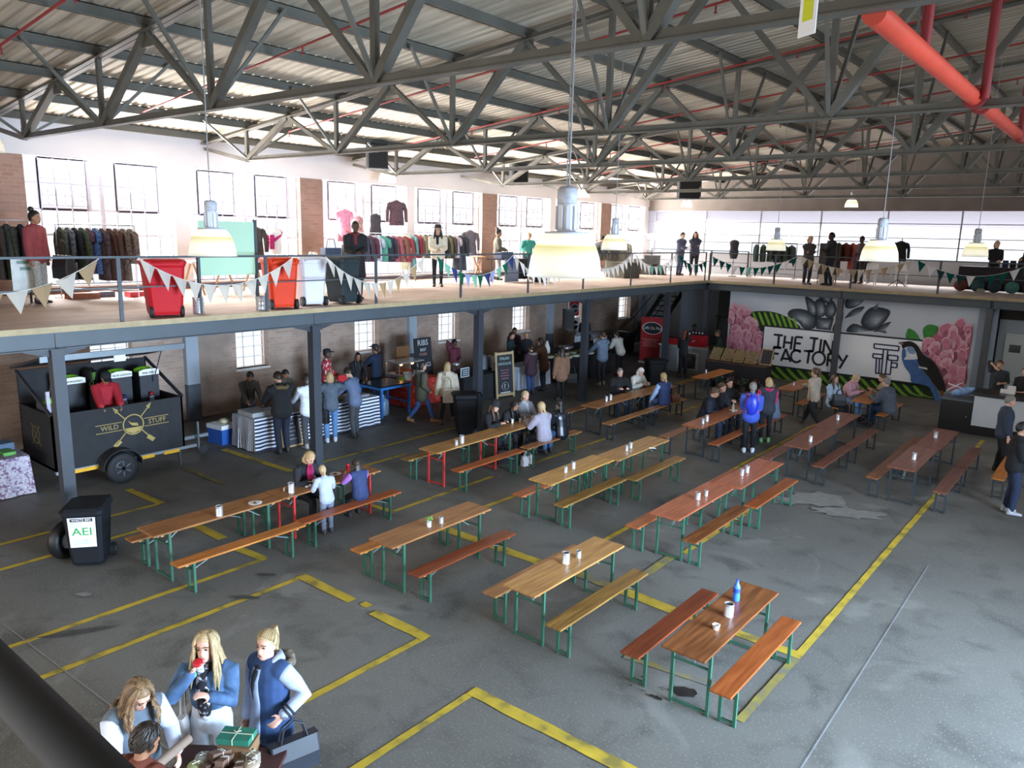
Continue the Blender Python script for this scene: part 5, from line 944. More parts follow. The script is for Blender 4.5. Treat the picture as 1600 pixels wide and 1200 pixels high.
# ------------------------------------------------------------------ black drinks trailer
TRB = pm('#1d1d20', .75, .25, 5); GOLD = pm('#a08a4a', .6, .1)
t = thing('drinks_trailer', 'black drinks trailer with a raised hatch and a gold emblem', 'trailer', (0, 0, 0)); xf, xb, y0, y1 = -15.2, -16.75, 5.3, 7.82
m = MB(); m.bb(xf-.04, xf, y0, y1, .42, 1.5); m.bb(xb, xb+.04, y0, y1, .42, 2.15); m.bb(xb, xf, y0, y1, .42, .47)
for y in (y0, y1-.04): m.poly([(xb, .42), (xf, .42), (xf, 1.5), (xb, 2.15)] if 0 else [(xb, .42), (xf, .42), (xf, 1.5), (xb, 1.5)], -.04, (0, y, 0), (1, 0, 0), (0, 0, 1))
m.build('body', TRB, t)
for y in (y0, y1): MB().bar((xf, y, 1.5), (xb, y, 2.15), .05).build('slanted_frame', pm('#2c2d31', .5), t)
m = MB(); a, b = Vector((xb, 0, 2.2)), Vector((xf-.02, 0, 2.55)); m.add([(a.x, y0-.1, a.z), (b.x, y0-.1, b.z), (b.x, y1+.1, b.z), (a.x, y1+.1, a.z), (a.x, y0-.1, a.z+.05), (b.x, y0-.1, b.z+.05), (b.x, y1+.1, b.z+.05), (a.x, y1+.1, a.z+.05)], [(0, 3, 2, 1), (4, 5, 6, 7), (0, 1, 5, 4), (1, 2, 6, 5), (2, 3, 7, 6), (3, 0, 4, 7)]); m.build('hatch', pm('#1f1f22', .5), t)
MB().bar((xf, y0-.1, 2.56), (xf, y1+.1, 2.56), .05, .11).build('hatch_rim', pm('#7f868a', .4, .1, 4, .4), t)
for y in (y0+.25, y1-.25): MB().tube([(xf-.25, y, 2.48), (xf-.7, y, 1.75)], .012, 6).build('gas_strut', STEELD, t)
for ya, yb in ((5.62, 6.1), (6.85, 7.15), (7.35, 7.68)): MB().bb(xf-.03, xf+.03, ya, yb, .33, .40).build('reflector_strip', pm('#e0a818', .5), t)
MB().bb(xf-.05, xf+.02, y0, y1+.25, .36, .42).build('chassis', pm('#8d949a', .4, .1, 4, .4), t)
def wheel(par, x, y, r_):
    m = MB(); m.lathe([(r_*.55, -.09), (r_*.9, -.1), (r_, -.06), (r_, .06), (r_*.9, .1), (r_*.55, .09)], 28, cap=True); w_ = m.build('wheel', pm('#17171a', .7, .1), par); w_.rotation_euler = (0, R(90), 0); w_.location = (x, y, r_); m = MB(); m.lathe([(r_*.52, .1), (r_*.45, .105), (r_*.2, .085), (.03, .1)], 16); m.build('hub', pm('#3a3b3f', .3, .2, 6, .5), w_)
    for k in range(6): a = k*math.pi/3; MB().box((r_*.35*math.cos(a), r_*.35*math.sin(a), .1), (r_*.3, .03, .02), a).build('spoke', pm('#6a6c70', .3, .1, 4, .6), w_)
wheel(t, -15.0, 6.4, .31)
m = MB()
for k in range(10): a, b = math.pi*k/10, math.pi*(k+1)/10; m.bar((-15.0, 6.4+.38*math.cos(a), .33+.36*math.sin(a)), (-15.0, 6.4+.38*math.cos(b), .33+.36*math.sin(b)), .24, .02)
m.build('mudguard', TRB, t)
MB().bar((-15.9, y1, .38), (-15.9, y1+.9, .38), .07).build('tow_bar', pm('#8d949a', .4, .1, 4, .4), t); MB().tube([(-15.75, y1+.6, .06), (-15.75, y1+.6, .75)], .025, 8).build('jockey_stand', pm('#6a7076', .4), t); m = MB(); m.lathe([(.1, -.03), (.1, .03)], 16); w_ = m.build('jockey_wheel', pm('#2a2b2d', .6), t); w_.rotation_euler = (0, R(90), 0); w_.location = (-15.75, y1+.68, .1)
MB().bar((-15.25, y1-.1, .38), (-15.25, y1-.1, 0), .04).build('corner_leg', STEELD, t); MB().bar((-15.25, y0+.1, .38), (-15.25, y0+.1, 0), .04).build('corner_leg', STEELD, t)
# emblem on the long side
e = bpy.data.objects.new('emblem', None); 
m = MB(); cy, cz = 6.78, 1.08
for k in range(28): a, b = 2*math.pi*k/28, 2*math.pi*(k+1)/28; m.bar((xf+.004, cy+.2*math.cos(a), cz+.2*math.sin(a)), (xf+.004, cy+.2*math.cos(b), cz+.2*math.sin(b)), .022, .006, (1, 0, 0))
for s in (-1, 1):
    m.bar((xf+.004, cy-s*.36, cz+.36), (xf+.004, cy-s*.16, cz+.14), .02, .006, (1, 0, 0)); m.bar((xf+.004, cy+s*.16, cz-.14), (xf+.004, cy+s*.36, cz-.36), .02, .006, (1, 0, 0))
    m.poly([(cy-s*.38, cz+.40), (cy-s*.27, cz+.33), (cy-s*.33, cz+.27)], .006, (xf+.001, 0, 0), (0, 1, 0), (0, 0, 1)); m.poly([(cy+s*.30, cz-.26), (cy+s*.42, cz-.36), (cy+s*.36, cz-.42), (cy+s*.24, cz-.32)], .006, (xf+.001, 0, 0), (0, 1, 0), (0, 0, 1))
    for z in (-.075, .085): m.bar((xf+.004, cy+s*.22, cz+z), (xf+.004, cy+s*.72, cz+z), .012, .006, (1, 0, 0))
m.poly([(cy-.17, cz-.06), (cy+.17, cz-.06), (cy+.12, cz-.14), (cy, cz-.185), (cy-.12, cz-.14)], .006, (xf+.001, 0, 0), (0, 1, 0), (0, 0, 1)); m.poly([(cy-.1, cz+.09), (cy-.04, cz+.04), (cy+.08, cz+.02), (cy+.1, cz-.04), (cy-.02, cz-.02), (cy-.06, cz+.02)], .006, (xf+.001, 0, 0), (0, 1, 0), (0, 0, 1)); em = m.build('emblem', GOLD, t)
text('lettering', 'WILD', .135, (xf+.008, cy-.46, cz+.005), (R(90), 0, R(90)), GOLD, em, .001); text('lettering', 'STUFF', .135, (xf+.008, cy+.48, cz+.005), (R(90), 0, R(90)), GOLD, em, .001)
m = MB()
for s in (-1, 1): m.bar((-16.0-s*.2, y0-.004, 1.0-.2), (-16.0+s*.2, y0-.004, 1.2), .02, .006, (0, 1, 0))
for k in range(20): a, b = 2*math.pi*k/20, 2*math.pi*(k+1)/20; m.bar((-16+.17*math.cos(a), y0-.004, 1+.17*math.sin(a)), (-16+.17*math.cos(b), y0-.004, 1+.17*math.sin(b)), .02, .006, (0, 1, 0))
m.build('emblem', pm('#6a5c36', .7), t)
LIME = pm('#7fc62e', .5)
for i, (y, x, z, s, kn) in enumerate(((5.55, -15.75, 1.6, '', BLACK), (6.12, -16.35, 1.86, 'BURGUNDY', None), (6.98, -16.2, 1.9, 'BLUE LAGOON', pm('#1c2a4a', .2)), (7.5, -16.1, 1.9, 'PINK SPRITZ', pm('#8a1c1c', .2)))):
    d = thing('drink_dispenser', ['slush machine nearest the square post in the trailer', 'slush machine beside the seller in red', 'slush machine with a blue knob in the trailer', 'slush machine with a red knob in the trailer'][i], 'drink machine', (x, y, z-1.02), R(90), 'slush machines in the trailer')
    MB().bb(-.2, .2, -.18, .25, 0, 1.05).build('cabinet', pm('#2b2b30', .4, .1), d)
    if s: m = MB(); m.poly([(-.21, 1.02), (.21, 1.02), (.21, 1.12), (.1, 1.15), (-.1, 1.15), (-.21, 1.12)], -.02, (0, -.19, 0)); hd = m.build('name_plate', PAPERW, d); text('lettering', s, .055, (0, -.215, 1.07), (R(90), 0, 0), INK, hd, .001)
    m = MB(); m.ball((0, .1 if s else -.05, 1.1), (.2, .12, .07)); m.build('lid', LIME, d)
    if kn: MB().ball((0, -.23, .62), .05).build('tap_knob', kn, d); MB().poly([(-.05, .28), (.1, .28), (.04, .58), (-.04, .58)], .02, (0, -.22, 0)).build('cup_tube', pm('#9aa3bd', .4), d)
for i, y in enumerate((5.95, 6.55)):
    d = thing('slush_cartridge', 'black container with lime lettering at the back of the trailer, ' + ('by the post' if i == 0 else 'behind the seller'), 'container', (-16.5, y, .47), R(90)); MB().lathe([(.13, 0), (.13, 1.55), (.06, 1.62)], 14).build('container_body', BLACK, d); text('lettering', 'Crush', .12, (0, -.135, 1.4), (R(90), R(-75), 0), LIME, d, .001)
tag(MB().bb(xf+.0, xf+.015, 6.5, 6.72, 2.38, 2.6).build('price_card', PAPERW), 'small white card hanging from the raised hatch', 'card')
tag(MB().bb(xf-.35, xf-.3, 5.36, 5.42, 1.5, 1.9).build('cup_stack', pm('#b9b3c4', .5)), 'tall stack of cups at the corner of the trailer', 'cups')
# ------------------------------------------------------------------ patterned table at the photo's edge
PAT = ramp_mat('mauve_patterned_cloth', [(0, '#b9b3bd'), (.4, '#a49bab'), (.6, '#7d6480'), (.8, '#c4c0c8')], 26, .9, 'voronoi')
table_cloth('x', -17.2, -15.55, 3.2, 5.0, .75, [PAT], 'stall table under a mauve patterned cloth beside the trailer', .03)
for i, (x, y, w_, d_, h_, hx, s) in enumerate(((-15.9, 4.75, .3, .2, .06, '#5d9a4a', 'green folded cloth on the patterned table'), (-16.3, 4.8, .35, .3, .14, '#50667d', 'grey blue box on the patterned table'), (-16.6, 4.5, .2, .18, .2, '#e4e6ec', 'white tissue box on the patterned table'), (-16.0, 4.3, .3, .3, .1, '#2f3136', 'dark flat box on the patterned table'), (-15.75, 4.4, .25, .16, .03, '#d3d6de', 'white leaflets on the patterned table'))):
    t = thing('box', s, 'box', (x, y, .755)); MB().bb(-w_/2, w_/2, -d_/2, d_/2, 0, h_).build('box_body', pm(hx, .7, .2, 10), t)
# ------------------------------------------------------------------ clothes, racks and goods on the mezzanine
def garment_mesh(L_, sl, w=.21, flare=1.1):
    m = MB(); rs = []
    for z, a, d in ((0, .05, .05), (-.02, .07, .055), (-.05, .15, .06), (-.09, w*.98, .065), (-.16, w, .075), (-.35, w*.92, .085), (-L_*.7, w*(.95+flare)/2, .09), (-L_, w*flare, .1)):
        rs.append([Vector((a*math.cos(q)*(1+.05*math.sin(5*q)*(1 if z < -.3 else 0)), d*math.sin(q)*(1+.12*math.sin(3*q)*(1 if z < -.2 else 0)), z)) for q in [2*math.pi*k/16 for k in range(16)]])
    m.rings(rs, True)
    if sl:
        for s in (-1, 1): m.tube([(s*w*.8, 0, -.085), (s*(w+.015), 0, -.13), (s*(w+.06), .01, -.3), (s*(w+.075), .0, -sl)], [.05, .062, .056, .045], 8)
    me = m.build('x', WHITE).data; ob = [o for o in bpy.data.objects if o.data == me][0]; bpy.data.objects.remove(ob); return me
GM = {'jacket': garment_mesh(.72, .62), 'coat': garment_mesh(1.08, .64, .22, 1.2), 'shirt': garment_mesh(.7, .3, .2, 1.0), 'dress': garment_mesh(.95, .24, .18, 1.25), 'top': garment_mesh(.62, 0, .16, 1.15)}
m = MB(); m.tube([(0, 0, 0), (0, 0, .04), (.015, 0, .07), (.03, 0, .05)], .004, 5); m.bar((-.17, 0, -.06), (0, 0, .005), .008); m.bar((.17, 0, -.06), (0, 0, .005), .008)
hgo = m.build('hanger', pm('#c9c4bd', .5)); HGM = hgo.data; bpy.data.objects.remove(hgo)
def garment(kind, mat, loc, rz, label, grp=None):
    t = thing(kind, label, kind if kind != 'top' else 'top', loc, rz, grp); o = bpy.data.objects.new('garment_cloth', GM[kind]); COL.objects.link(o); o.parent = t; o.location = (0, 0, -.07)
    o.material_slots[0].link = 'OBJECT'; o.material_slots[0].material = mat
    h = bpy.data.objects.new('hanger', HGM); COL.objects.link(h); h.parent = t; h.location = (0, 0, -.06); return t
def pat(a, b, c, s=14): return ramp_mat('patterned_cloth', [(.35, a), (.52, b), (.68, c)], s, .9)
def rack(a, b, h, label, mat, shelf=True):
    t = thing('clothes_rack', label, 'clothes rack', (0, 0, 0)); a, b = Vector((*a, D)), Vector((*b, D)); d = (b-a).normalized(); nrm = Vector((-d.y, d.x, 0))
    for p in (a, b): MB().tube([p, p+Vector((0, 0, h))], .014, 8).build('upright', mat, t); MB().bar(p-nrm*.25+Vector((0, 0, .03)), p+nrm*.25+Vector((0, 0, .03)), .025).build('foot', mat, t)
    MB().tube([a+Vector((0, 0, h)), b+Vector((0, 0, h))], .014, 8).build('hanging_rail', mat, t); MB().tube([a+Vector((0, 0, .2)), b+Vector((0, 0, .2))], .012, 8).build('lower_rail', mat, t); return t
CHROME = pm('#c4c4c8', .3, .05, 4, .6)
def fill(a, b, h, specs, rackname, ang=.75):
    a, b = Vector((*a, D+h)), Vector((*b, D+h)); d = b-a; rz = math.atan2(d.y, d.x)+math.pi/2+ang
    for i, (k, mt, s) in enumerate(specs):
        garment(k, mt, a+d*((i+.7)/(len(specs)+.4)), rz+random.uniform(-.15, .15), '%s on the %s, %s garment along' % (s, rackname, ORD[i]), 'clothes on the '+rackname)
C_ = lambda h: pm(h, .9, .25, 9)
A1, B1 = (-17.75, 6.62), (-16.6, 7.72); rack(A1, B1, 1.55, 'clothes rack of patterned dresses right of the brick pier', CHROME)
fill(A1, B1, 1.55, [('coat', pat('#3a4038', '#5a6050', '#22261f'), 'olive striped coat'), ('coat', pat('#22252a', '#6d7078', '#1c1d20'), 'black and grey patterned coat'), ('jacket', C_('#1d1f22'), 'plain black jacket'), ('coat', pat('#2f3527', '#556048', '#22261f', 20), 'dark green patterned coat'), ('dress', pat('#3b2a3c', '#6a4a5c', '#28202c'), 'dark plum dress'), ('dress', pat('#2b3f66', '#5873a5', '#1d2740', 18), 'blue patterned dress'), ('coat', pat('#2a2426', '#5d4a4c', '#1c181a'), 'dark patterned coat'), ('coat', C_('#4c3028'), 'brown coat'), ('coat', C_('#553830'), 'reddish brown coat'), ('coat', pat('#3d2f2a', '#7d6a5c', '#2a211e', 20), 'brown flowered coat'), ('jacket', pat('#4a3c38', '#94807a', '#332a28', 22), 'brown fur-like jacket')], 'rack by the brick pier')
A2, B2 = (-17.85, 4.85), (-17.0, 5.9); rack(A2, B2, 1.6, 'clothes rack cut by the photo edge, holding an orange garment', CHROME)
fill(A2, B2, 1.6, [('jacket', pat('#c2571f', '#d86a28', '#a0421a'), 'orange garment'), ('jacket', C_('#3a3d42'), 'dark grey jacket'), ('coat', C_('#33271f'), 'dark brown coat'), ('coat', pat('#2b2d2a', '#4a4d44', '#1c1d1c'), 'dark patterned coat'), ('jacket', C_('#2c3342'), 'navy jacket')], 'rack at the photo edge')
A3, B3 = (-17.0, 13.9), (-16.3, 15.35); rack(A3, B3, 1.5, 'white clothes rack behind the man in the black coat', WHITE)
fill(A3, B3, 1.5, [('shirt', C_('#a89078'), 'tan shirt'), ('jacket', C_('#4a4550'), 'slate jacket'), ('jacket', C_('#6a3a48'), 'plum jacket'), ('shirt', C_('#c4ccd6'), 'pale blue shirt'), ('shirt', C_('#5aa08c'), 'green shirt'), ('jacket', C_('#3a3a44'), 'charcoal jacket'), ('jacket', C_('#b0606c'), 'pink jacket'), ('jacket', pat('#b0606c', '#7d6a44', '#c97a80', 8), 'pink and brown striped jacket'), ('jacket', C_('#a04a4c'), 'red jacket')], 'white rack')
A4, B4 = (-17.9, 16.55), (-16.75, 18.1); rack(A4, B4, 1.55, 'clothes rack behind the woman in the cream jumper and hat', CHROME)
fill(A4, B4, 1.55, [('coat', C_('#a3a58c'), 'pale olive coat'), ('coat', C_('#6fa3ad'), 'turquoise coat'), ('jacket', C_('#8a3348'), 'crimson jacket'), ('jacket', C_('#8c8272'), 'taupe jacket'), ('jacket', C_('#6d6a60'), 'grey jacket'), ('jacket', C_('#4a4f4a'), 'dark green jacket'), ('jacket', C_('#565c66'), 'blue grey jacket'), ('jacket', C_('#2f3436'), 'black jacket'), ('jacket', C_('#6f6a4e'), 'khaki jacket'), ('jacket', C_('#4c4642'), 'dark brown jacket'), ('shirt', C_('#c9b9bd'), 'pale pink shirt'), ('coat', C_('#3a3c44'), 'charcoal coat')], 'rack by the cream jumper')
garment('jacket', C_('#6a6266'), (-16.55, 18.2, D+1.72), R(20), 'grey jacket hung on its own stand facing the hall, beside the long rack', None)
t = thing('coat_stand', 'thin stand carrying the lone grey jacket', 'stand', (-16.58, 18.24, D)); MB().tube([(0, 0, 0), (0, 0, 1.72)], .012, 8).build('pole', CHROME, t); MB().lathe([(.18, 0), (.18, .02)], 14).build('base', CHROME, t)
garment('dress', pat('#c97a95', '#d995aa', '#b35f80', 9), (-18.55, 14.85, 5.68), R(60), 'pink patterned dress hanging in the tall window', None); garment('top', pat('#d9cfcf', '#b98a94', '#8d8f86', 20), (-18.55, 15.35, 5.5), R(60), 'flowered sleeveless top hanging beside the pink dress', None)
garment('top', C_('#4c4548'), (-17.4, 15.05, 5.55), R(60), 'dark top hanging high above the white rack', None); garment('jacket', pat('#5a4446', '#73565a', '#463438'), (-17.1, 15.6, 5.95), R(60), 'maroon jacket hanging high above the white rack', None)
t = thing('mannequin', 'white mannequin bust in a magenta scarf behind the orange bin', 'mannequin', (-17.2, 11.55, D)); MB().lathe([(.015, 0), (.015, .95)], 8).build('stand', TIN, t); MB().lathe([(.17, .03), (.17, .0), (.02, .04)], 16).build('base', TIN, t); MB().lathe([(.13, .92), (.16, 1.1), (.14, 1.25), (.18, 1.42), (.16, 1.5), (.055, 1.55), (.05, 1.65), (.06, 1.72), (.02, 1.76)], 16).build('bust', PAPERW, t)
m = MB(); m.rings([[Vector(((.13+.055*math.cos(b))*math.cos(a), (.13+.055*math.cos(b))*math.sin(a), 1.48-.12*(1-math.sin(a))+.06*math.sin(b))) for b in [2*math.pi*j/8 for j in range(8)]] for a in [2*math.pi*i/20 for i in range(21)]], False); m.tube([(-.1, -.16, 1.4), (-.14, -.18, 1.0)], .06, 8); m.tube([(.1, -.16, 1.4), (.12, -.18, 1.05)], .06, 8); m.build('scarf', pm('#b52668', .9, .2, 14), t)
garment('coat', C_('#4a3f38'), (-17.3, 11.0, D+1.68), R(60), 'dark brown coat hanging behind the magenta scarf mannequin', None)
t = thing('display_table', 'table with bags and ornaments behind the white and charcoal bins', 'table'); MB().bb(-17.0, -16.2, 11.9, 13.4, .78+D, .82+D).build('tabletop', WHITE, t)
for x in (-16.95, -16.25):
    for y in (11.95, 13.35): MB().bb(x-.02, x+.02, y-.02, y+.02, D, D+.78).build('leg', STEELD, t)
t = thing('handbag', 'navy handbag on the table behind the bins', 'handbag', (-16.5, 12.75, D+.82)); MB().bb(-.1, .1, -.26, .26, 0, .28).build('bag_body', pm('#37435a', .6), t); MB().tube([(0, -.15, .28), (0, -.1, .5), (0, .1, .5), (0, .15, .28)], .012, 6).build('handle', pm('#37435a', .6), t)
t = thing('skull_ornament', 'white knobbly ornament on the table behind the bins', 'ornament', (-16.5, 12.15, D+.82)); m = MB()
for k in range(5): m.ball((random.uniform(-.06, .06), random.uniform(-.1, .1), .08+random.uniform(0, .06)), .06)
m.build('ornament_body', pm('#e4e0d8', .7), t)
t = thing('vintage_radio', 'dark box with a yellow dial on the table behind the bins', 'radio', (-16.35, 13.25, D+.82)); MB().bb(-.12, .12, -.18, .18, 0, .36).build('radio_body', pm('#4a4238', .6, .3, 9), t); MB().bb(.12, .125, -.03, .05, .16, .26).build('dial', pm('#d9b84a', .5), t); MB().ball((0, 0, .42), (.12, .17, .1)).build('lid', pm('#5a5042', .7), t)
t = thing('screen_panel', 'pale green translucent panel stretched between two poles in tins', 'panel'); MB().bb(-13.2, -13.195, 7.27, 8.4, 4.12, 5.1).build('sheet', translucent_mat('mint_sheet', (.62, .82, .70), .55), t)
for y in (7.24, 8.42): MB().bb(-13.225, -13.17, y-.025, y+.025, D+.02, D+1.72 if y > 8 else D+1.2).build('pole', RAILM, t)
t = thing('trestle_table', 'light wooden trestle table behind the green panel', 'table'); MB().bb(-17.4, -16.7, 9.0, 11.0, D+.74, D+.78).build('tabletop', WHITE, t)
for y in (9.2, 10.0, 10.8):
    for s in (-1, 1): MB().bar((-17.05+s*.05, y, D+.74), (-17.05+s*.3, y+s*.12, D), .035).build('leg', pm('#b89468', .6), t)
t = thing('market_table', 'table draped in grey and patterned cloth beside the bun-haired woman', 'table'); MB().bb(-16.8, -16.0, 19.3, 20.6, D+.72, D+.76).build('tabletop', BLACK, t); MB().bb(-16.02, -15.99, 19.3, 20.0, D+.02, D+.76).build('cloth', pat('#8a8f9c', '#6a7080', '#a9aebb', 30), t); MB().bb(-16.02, -15.99, 20.0, 20.6, D+.1, D+.76).build('dark_cloth', BLACK, t)
for y in (19.4, 20.5): MB().bb(-16.7, -16.66, y-.02, y+.02, D, D+.72).build('leg', STEELD, t)
t = thing('suitcase', 'blue grey suitcase on the market table', 'suitcase', (-16.35, 19.65, D+.76)); MB().bb(-.15, .15, -.3, .3, 0, .22).build('case_body', pm('#5d6478', .7), t); MB().tube([(.15, -.1, .15), (.2, -.06, .17), (.2, .06, .17), (.15, .1, .15)], .012, 6).build('handle', BLACK, t)
t = thing('black_drum', 'round black pot on the floor beside the market table', 'pot', (-15.7, 20.75, D)); MB().lathe([(.2, 0), (.27, .06), (.27, .3), (.2, .34)], 18).build('pot_body', BLACK, t)
t = thing('folding_stool', 'tan folding stool beside the brick pier', 'stool', (-17.2, 19.3, D))
for s in (-1, 1): MB().bar((0, s*.25, 0), (0, -s*.2, .8), .035).build('leg', pm('#a5744a', .6), t)
MB().bb(-.18, .18, -.22, .22, .78, .81).build('seat', pm('#c09a70', .6), t)
# far corner of the mezzanine
A5, B5 = (-17.2, 26.3), (-16.3, 27.6); rack(A5, B5, 1.4, 'clothes rack behind the pendant lamp near the far corner', CHROME)
fill(A5, B5, 1.4, [('jacket', C_('#4c4a44'), 'dark jacket'), ('jacket', C_('#6a665c'), 'grey jacket'), ('coat', C_('#5a5850'), 'grey coat'), ('coat', C_('#8d8a7c'), 'pale striped coat'), ('coat', C_('#9a9788'), 'beige coat')], 'far corner rack')
for i, (x, y, w_, h_, hx, s) in enumerate(((-16.3, 29.3, .5, .4, '#4a4440', 'dark box at the bottom of the pile near the far corner'), (-16.5, 29.9, .6, .75, '#6a6a68', 'grey tall box of the pile near the far corner'), (-15.9, 29.6, .4, .35, '#57524c', 'brown box of the pile near the far corner'), (-16.9, 29.2, .5, .6, '#84827c', 'pale box of the pile near the far corner'), (-15.6, 26.0, .9, .55, '#5d584a', 'olive bundle below the lamp near the far corner'))):
    t = thing('storage_box', s, 'box', (x, y, D), R(20*i)); MB().bb(-w_/2, w_/2, -w_/2, w_/2, 0, h_).build('box_body', pm(hx, .8, .2, 6), t); MB().bb(-w_/2-.01, w_/2+.01, -w_/2-.01, w_/2+.01, h_, h_+.05).build('lid', pm(hx, .8, .2, 6), t)
t = thing('dress_form', 'dark dress form on a thin stand before the far wall', 'mannequin', (-13.55, 31.6, D)); MB().lathe([(.015, 0), (.015, .8)], 8).build('stand', STEELD, t); MB().lathe([(.13, .75), (.2, 1.0), (.16, 1.2), (.2, 1.42), (.15, 1.5), (.05, 1.54)], 14).build('torso', C_('#3c3a40'), t); MB().lathe([(.16, 0), (.16, .03)], 12).build('base', STEELD, t)
A6, B6 = (-12.9, 31.9), (-11.0, 31.9); rack(A6, B6, 1.45, 'clothes rack of dark green garments before the far wall', STEELD)
fill(A6, B6, 1.45, [('jacket', C_('#2c4038'), 'dark green jacket'), ('jacket', C_('#31453d'), 'bottle green jacket'), ('shirt', C_('#3a4c44'), 'green shirt'), ('jacket', C_('#2a3030'), 'black jacket'), ('jacket', C_('#34443c'), 'grey green jacket'), ('jacket', C_('#3b423c'), 'dark jacket')], 'dark green rack')
A7, B7 = (-9.9, 32.2), (-8.2, 32.2); rack(A7, B7, 1.6, 'clothes rack of dark and red garments before the far wall', STEELD)
fill(A7, B7, 1.6, [('coat', C_('#2b2526'), 'black coat'), ('coat', C_('#3a2c26'), 'brown coat'), ('jacket', C_('#5a2e26'), 'rust jacket'), ('coat', C_('#9a2c22'), 'red coat'), ('coat', C_('#33251f'), 'dark brown coat'), ('coat', C_('#2a2428'), 'charcoal coat')], 'dark and red rack')
garment('jacket', C_('#1f1a1c'), (-6.9, 30.9, D+1.72), R(0), 'black shirt on hangers standing alone before the far wall', None)
t = thing('display_stand', 'thin stand carrying the lone black shirt', 'stand', (-6.9, 31.0, D)); MB().tube([(0, 0, 0), (0, 0, 1.74)], .015, 8).build('pole', STEELD, t)
for s in (-1, 1): MB().bar((s*.3, 0, .01), (0, 0, .25), .025).build('foot', STEELD, t)
t = thing('menu_easel', 'framed board on an easel behind the far mezzanine railing', 'sign', (-9.1, 29.9, D)); MB().bb(-.35, .35, -.015, .015, .35, 1.5).build('board', pm('#46413c', .7), t); MB().bb(-.28, .28, -.02, -.015, .02, .35).build('lower_sheet', pm('#b9b0a0', .7), t)
for s in (-1, 1): MB().bar((s*.33, 0, 0), (s*.33, 0, 1.5), .03).build('leg', STEELD, t)
for i, (x, y, s) in enumerate(((-7.9, 31.2, 'small white folding chair near the dark and red rack'), (-6.9, 31.5, 'small white folding chair below the lone black shirt'))):
    t = thing('folding_chair', s, 'chair', (x, y, D)); MB().bb(-.2, .2, -.18, .18, .42, .45).build('seat', WHITE, t); MB().bb(-.2, .2, .18, .2, .55, .8).build('backrest', WHITE, t)
    for sx in (-1, 1): MB().bar((sx*.19, -.2, 0), (sx*.19, .19, .8), .025).build('leg', WHITE, t); MB().bar((sx*.17, .2, 0), (sx*.17, -.15, .43), .025).build('leg', WHITE, t)
t = thing('stall_table', 'dark market table in front of the blonde woman on the far mezzanine', 'table'); MB().bb(-4.9, -2.2, 30.6, 31.4, D+.8, D+.84).build('tabletop', BLACK, t); MB().bb(-4.9, -2.2, 30.58, 30.6, D+.05, D+.84).build('cloth', C_('#2a2326'), t)
for i in range(5): t = thing('garment_pile', 'dark folded garments hanging under the far market table, %s pile from the railing post' % ORD[i], 'clothes', (-4.75+.5*i, 30.4, D)); MB().ball((0, 0, .2), (.22, .12, .2)).build('cloth_body', C_(('#5a2a22', '#27454a', '#1f2a34', '#3d6a64', '#2a2026')[i]), t)
for i in range(3): t = thing('display_box', 'dark upright box on the far market table, %s of three' % ORD[i], 'box', (-3.6+.22*i, 31.0, D+.84)); MB().bb(-.08, .08, -.08, .08, 0, .24).build('box_body', C_(('#232a4a', '#1c1d20', '#2d2a30')[i]), t)
t = thing('straw_hat', 'pale hat lying on the deck at the far market table', 'hat', (-4.05, 29.8, D)); MB().lathe([(.26, 0), (.26, .02), (.13, .04), (.11, .13), (.02, .15)], 16).build('hat_body', pm('#8a8475', .8), t)
# floor goods left of the first rack
t = thing('wire_shelf_sign', 'white card sign standing on the deck by the left clothes', 'sign', (-16.9, 5.75, D)); MB().bb(-.02, .0, -.3, .3, .25, .9).build('card', pm('#dfe3dd', .7), t); MB().bb(-.02, .0, -.02, .02, 0, .25).build('foot', STEELD, t); m = MB()
for k in range(2): m.box((.003, 0, .8-.12*k), (.004, .4-.1*k, .06))
m.build('print', pm('#8aa09a', .7), t)
for i, (x, y, w_, hx, s) in enumerate(((-17.2, 8.0, .5, '#b8323a', 'red shoe box on the deck below the first rack'), (-17.6, 7.4, .4, '#57525c', 'dark shoe box on the deck below the first rack'), (-17.4, 6.9, .6, '#9a5a44', 'brown folded rug on the deck below the first rack'))):
    t = thing('shoe_box', s, 'box', (x, y, D)); MB().bb(-.15, .15, -w_/2, w_/2, 0, .12).build('box_body', pm(hx, .7, .3, 12), t)
# ------------------------------------------------------------------ gift stall in the foreground
_seen = set(o.name for o in bpy.data.objects)
t = thing('gift_table', 'dark red wooden table piled with wrapped gifts in the bottom corner', 'table', (-4.9, 2.62, 0), R(38)); MB().bb(-.42, .42, -.36, .36, .74, .78).build('tabletop', pm('#4a2b26', .5, .2, 5), t)
for x in (-.36, .36):
    for y in (-.3, .3): MB().bb(x-.03, x+.03, y-.03, y+.03, 0, .74).build('leg', pm('#3a221e', .5), t)
def gift(x, y, z, sx, sy, sz, rz, hx, label, name='gift_box', ribbon=True):
    t = thing(name, label, 'box', (x, y, z), rz); MB().bb(-sx/2, sx/2, -sy/2, sy/2, 0, sz).build('box_body', pm(hx, .7, .1, 12), t)
    if ribbon: m = MB(); m.bb(-sx/2-.002, sx/2+.002, -.004, .004, -.0, sz+.003); m.bb(-.004, .004, -sy/2-.002, sy/2+.002, 0, sz+.003); m.tube([(-.03, .02, sz+.01), (0, 0, sz+.012), (.03, .025, sz+.01)], .004, 5); m.build('string', pm('#dcd6b9', .8), t)
gift(-5.03, 2.86, .78, .27, .2, .12, R(34), '#8c6a4a', 'plain brown box under the green box', ribbon=False); gift(-5.05, 2.86, .905, .27, .17, .05, R(34), '#2f7a62', 'green box tied with cream string')
KR = ['#6f5546', '#7d5f4e', '#5e463c']
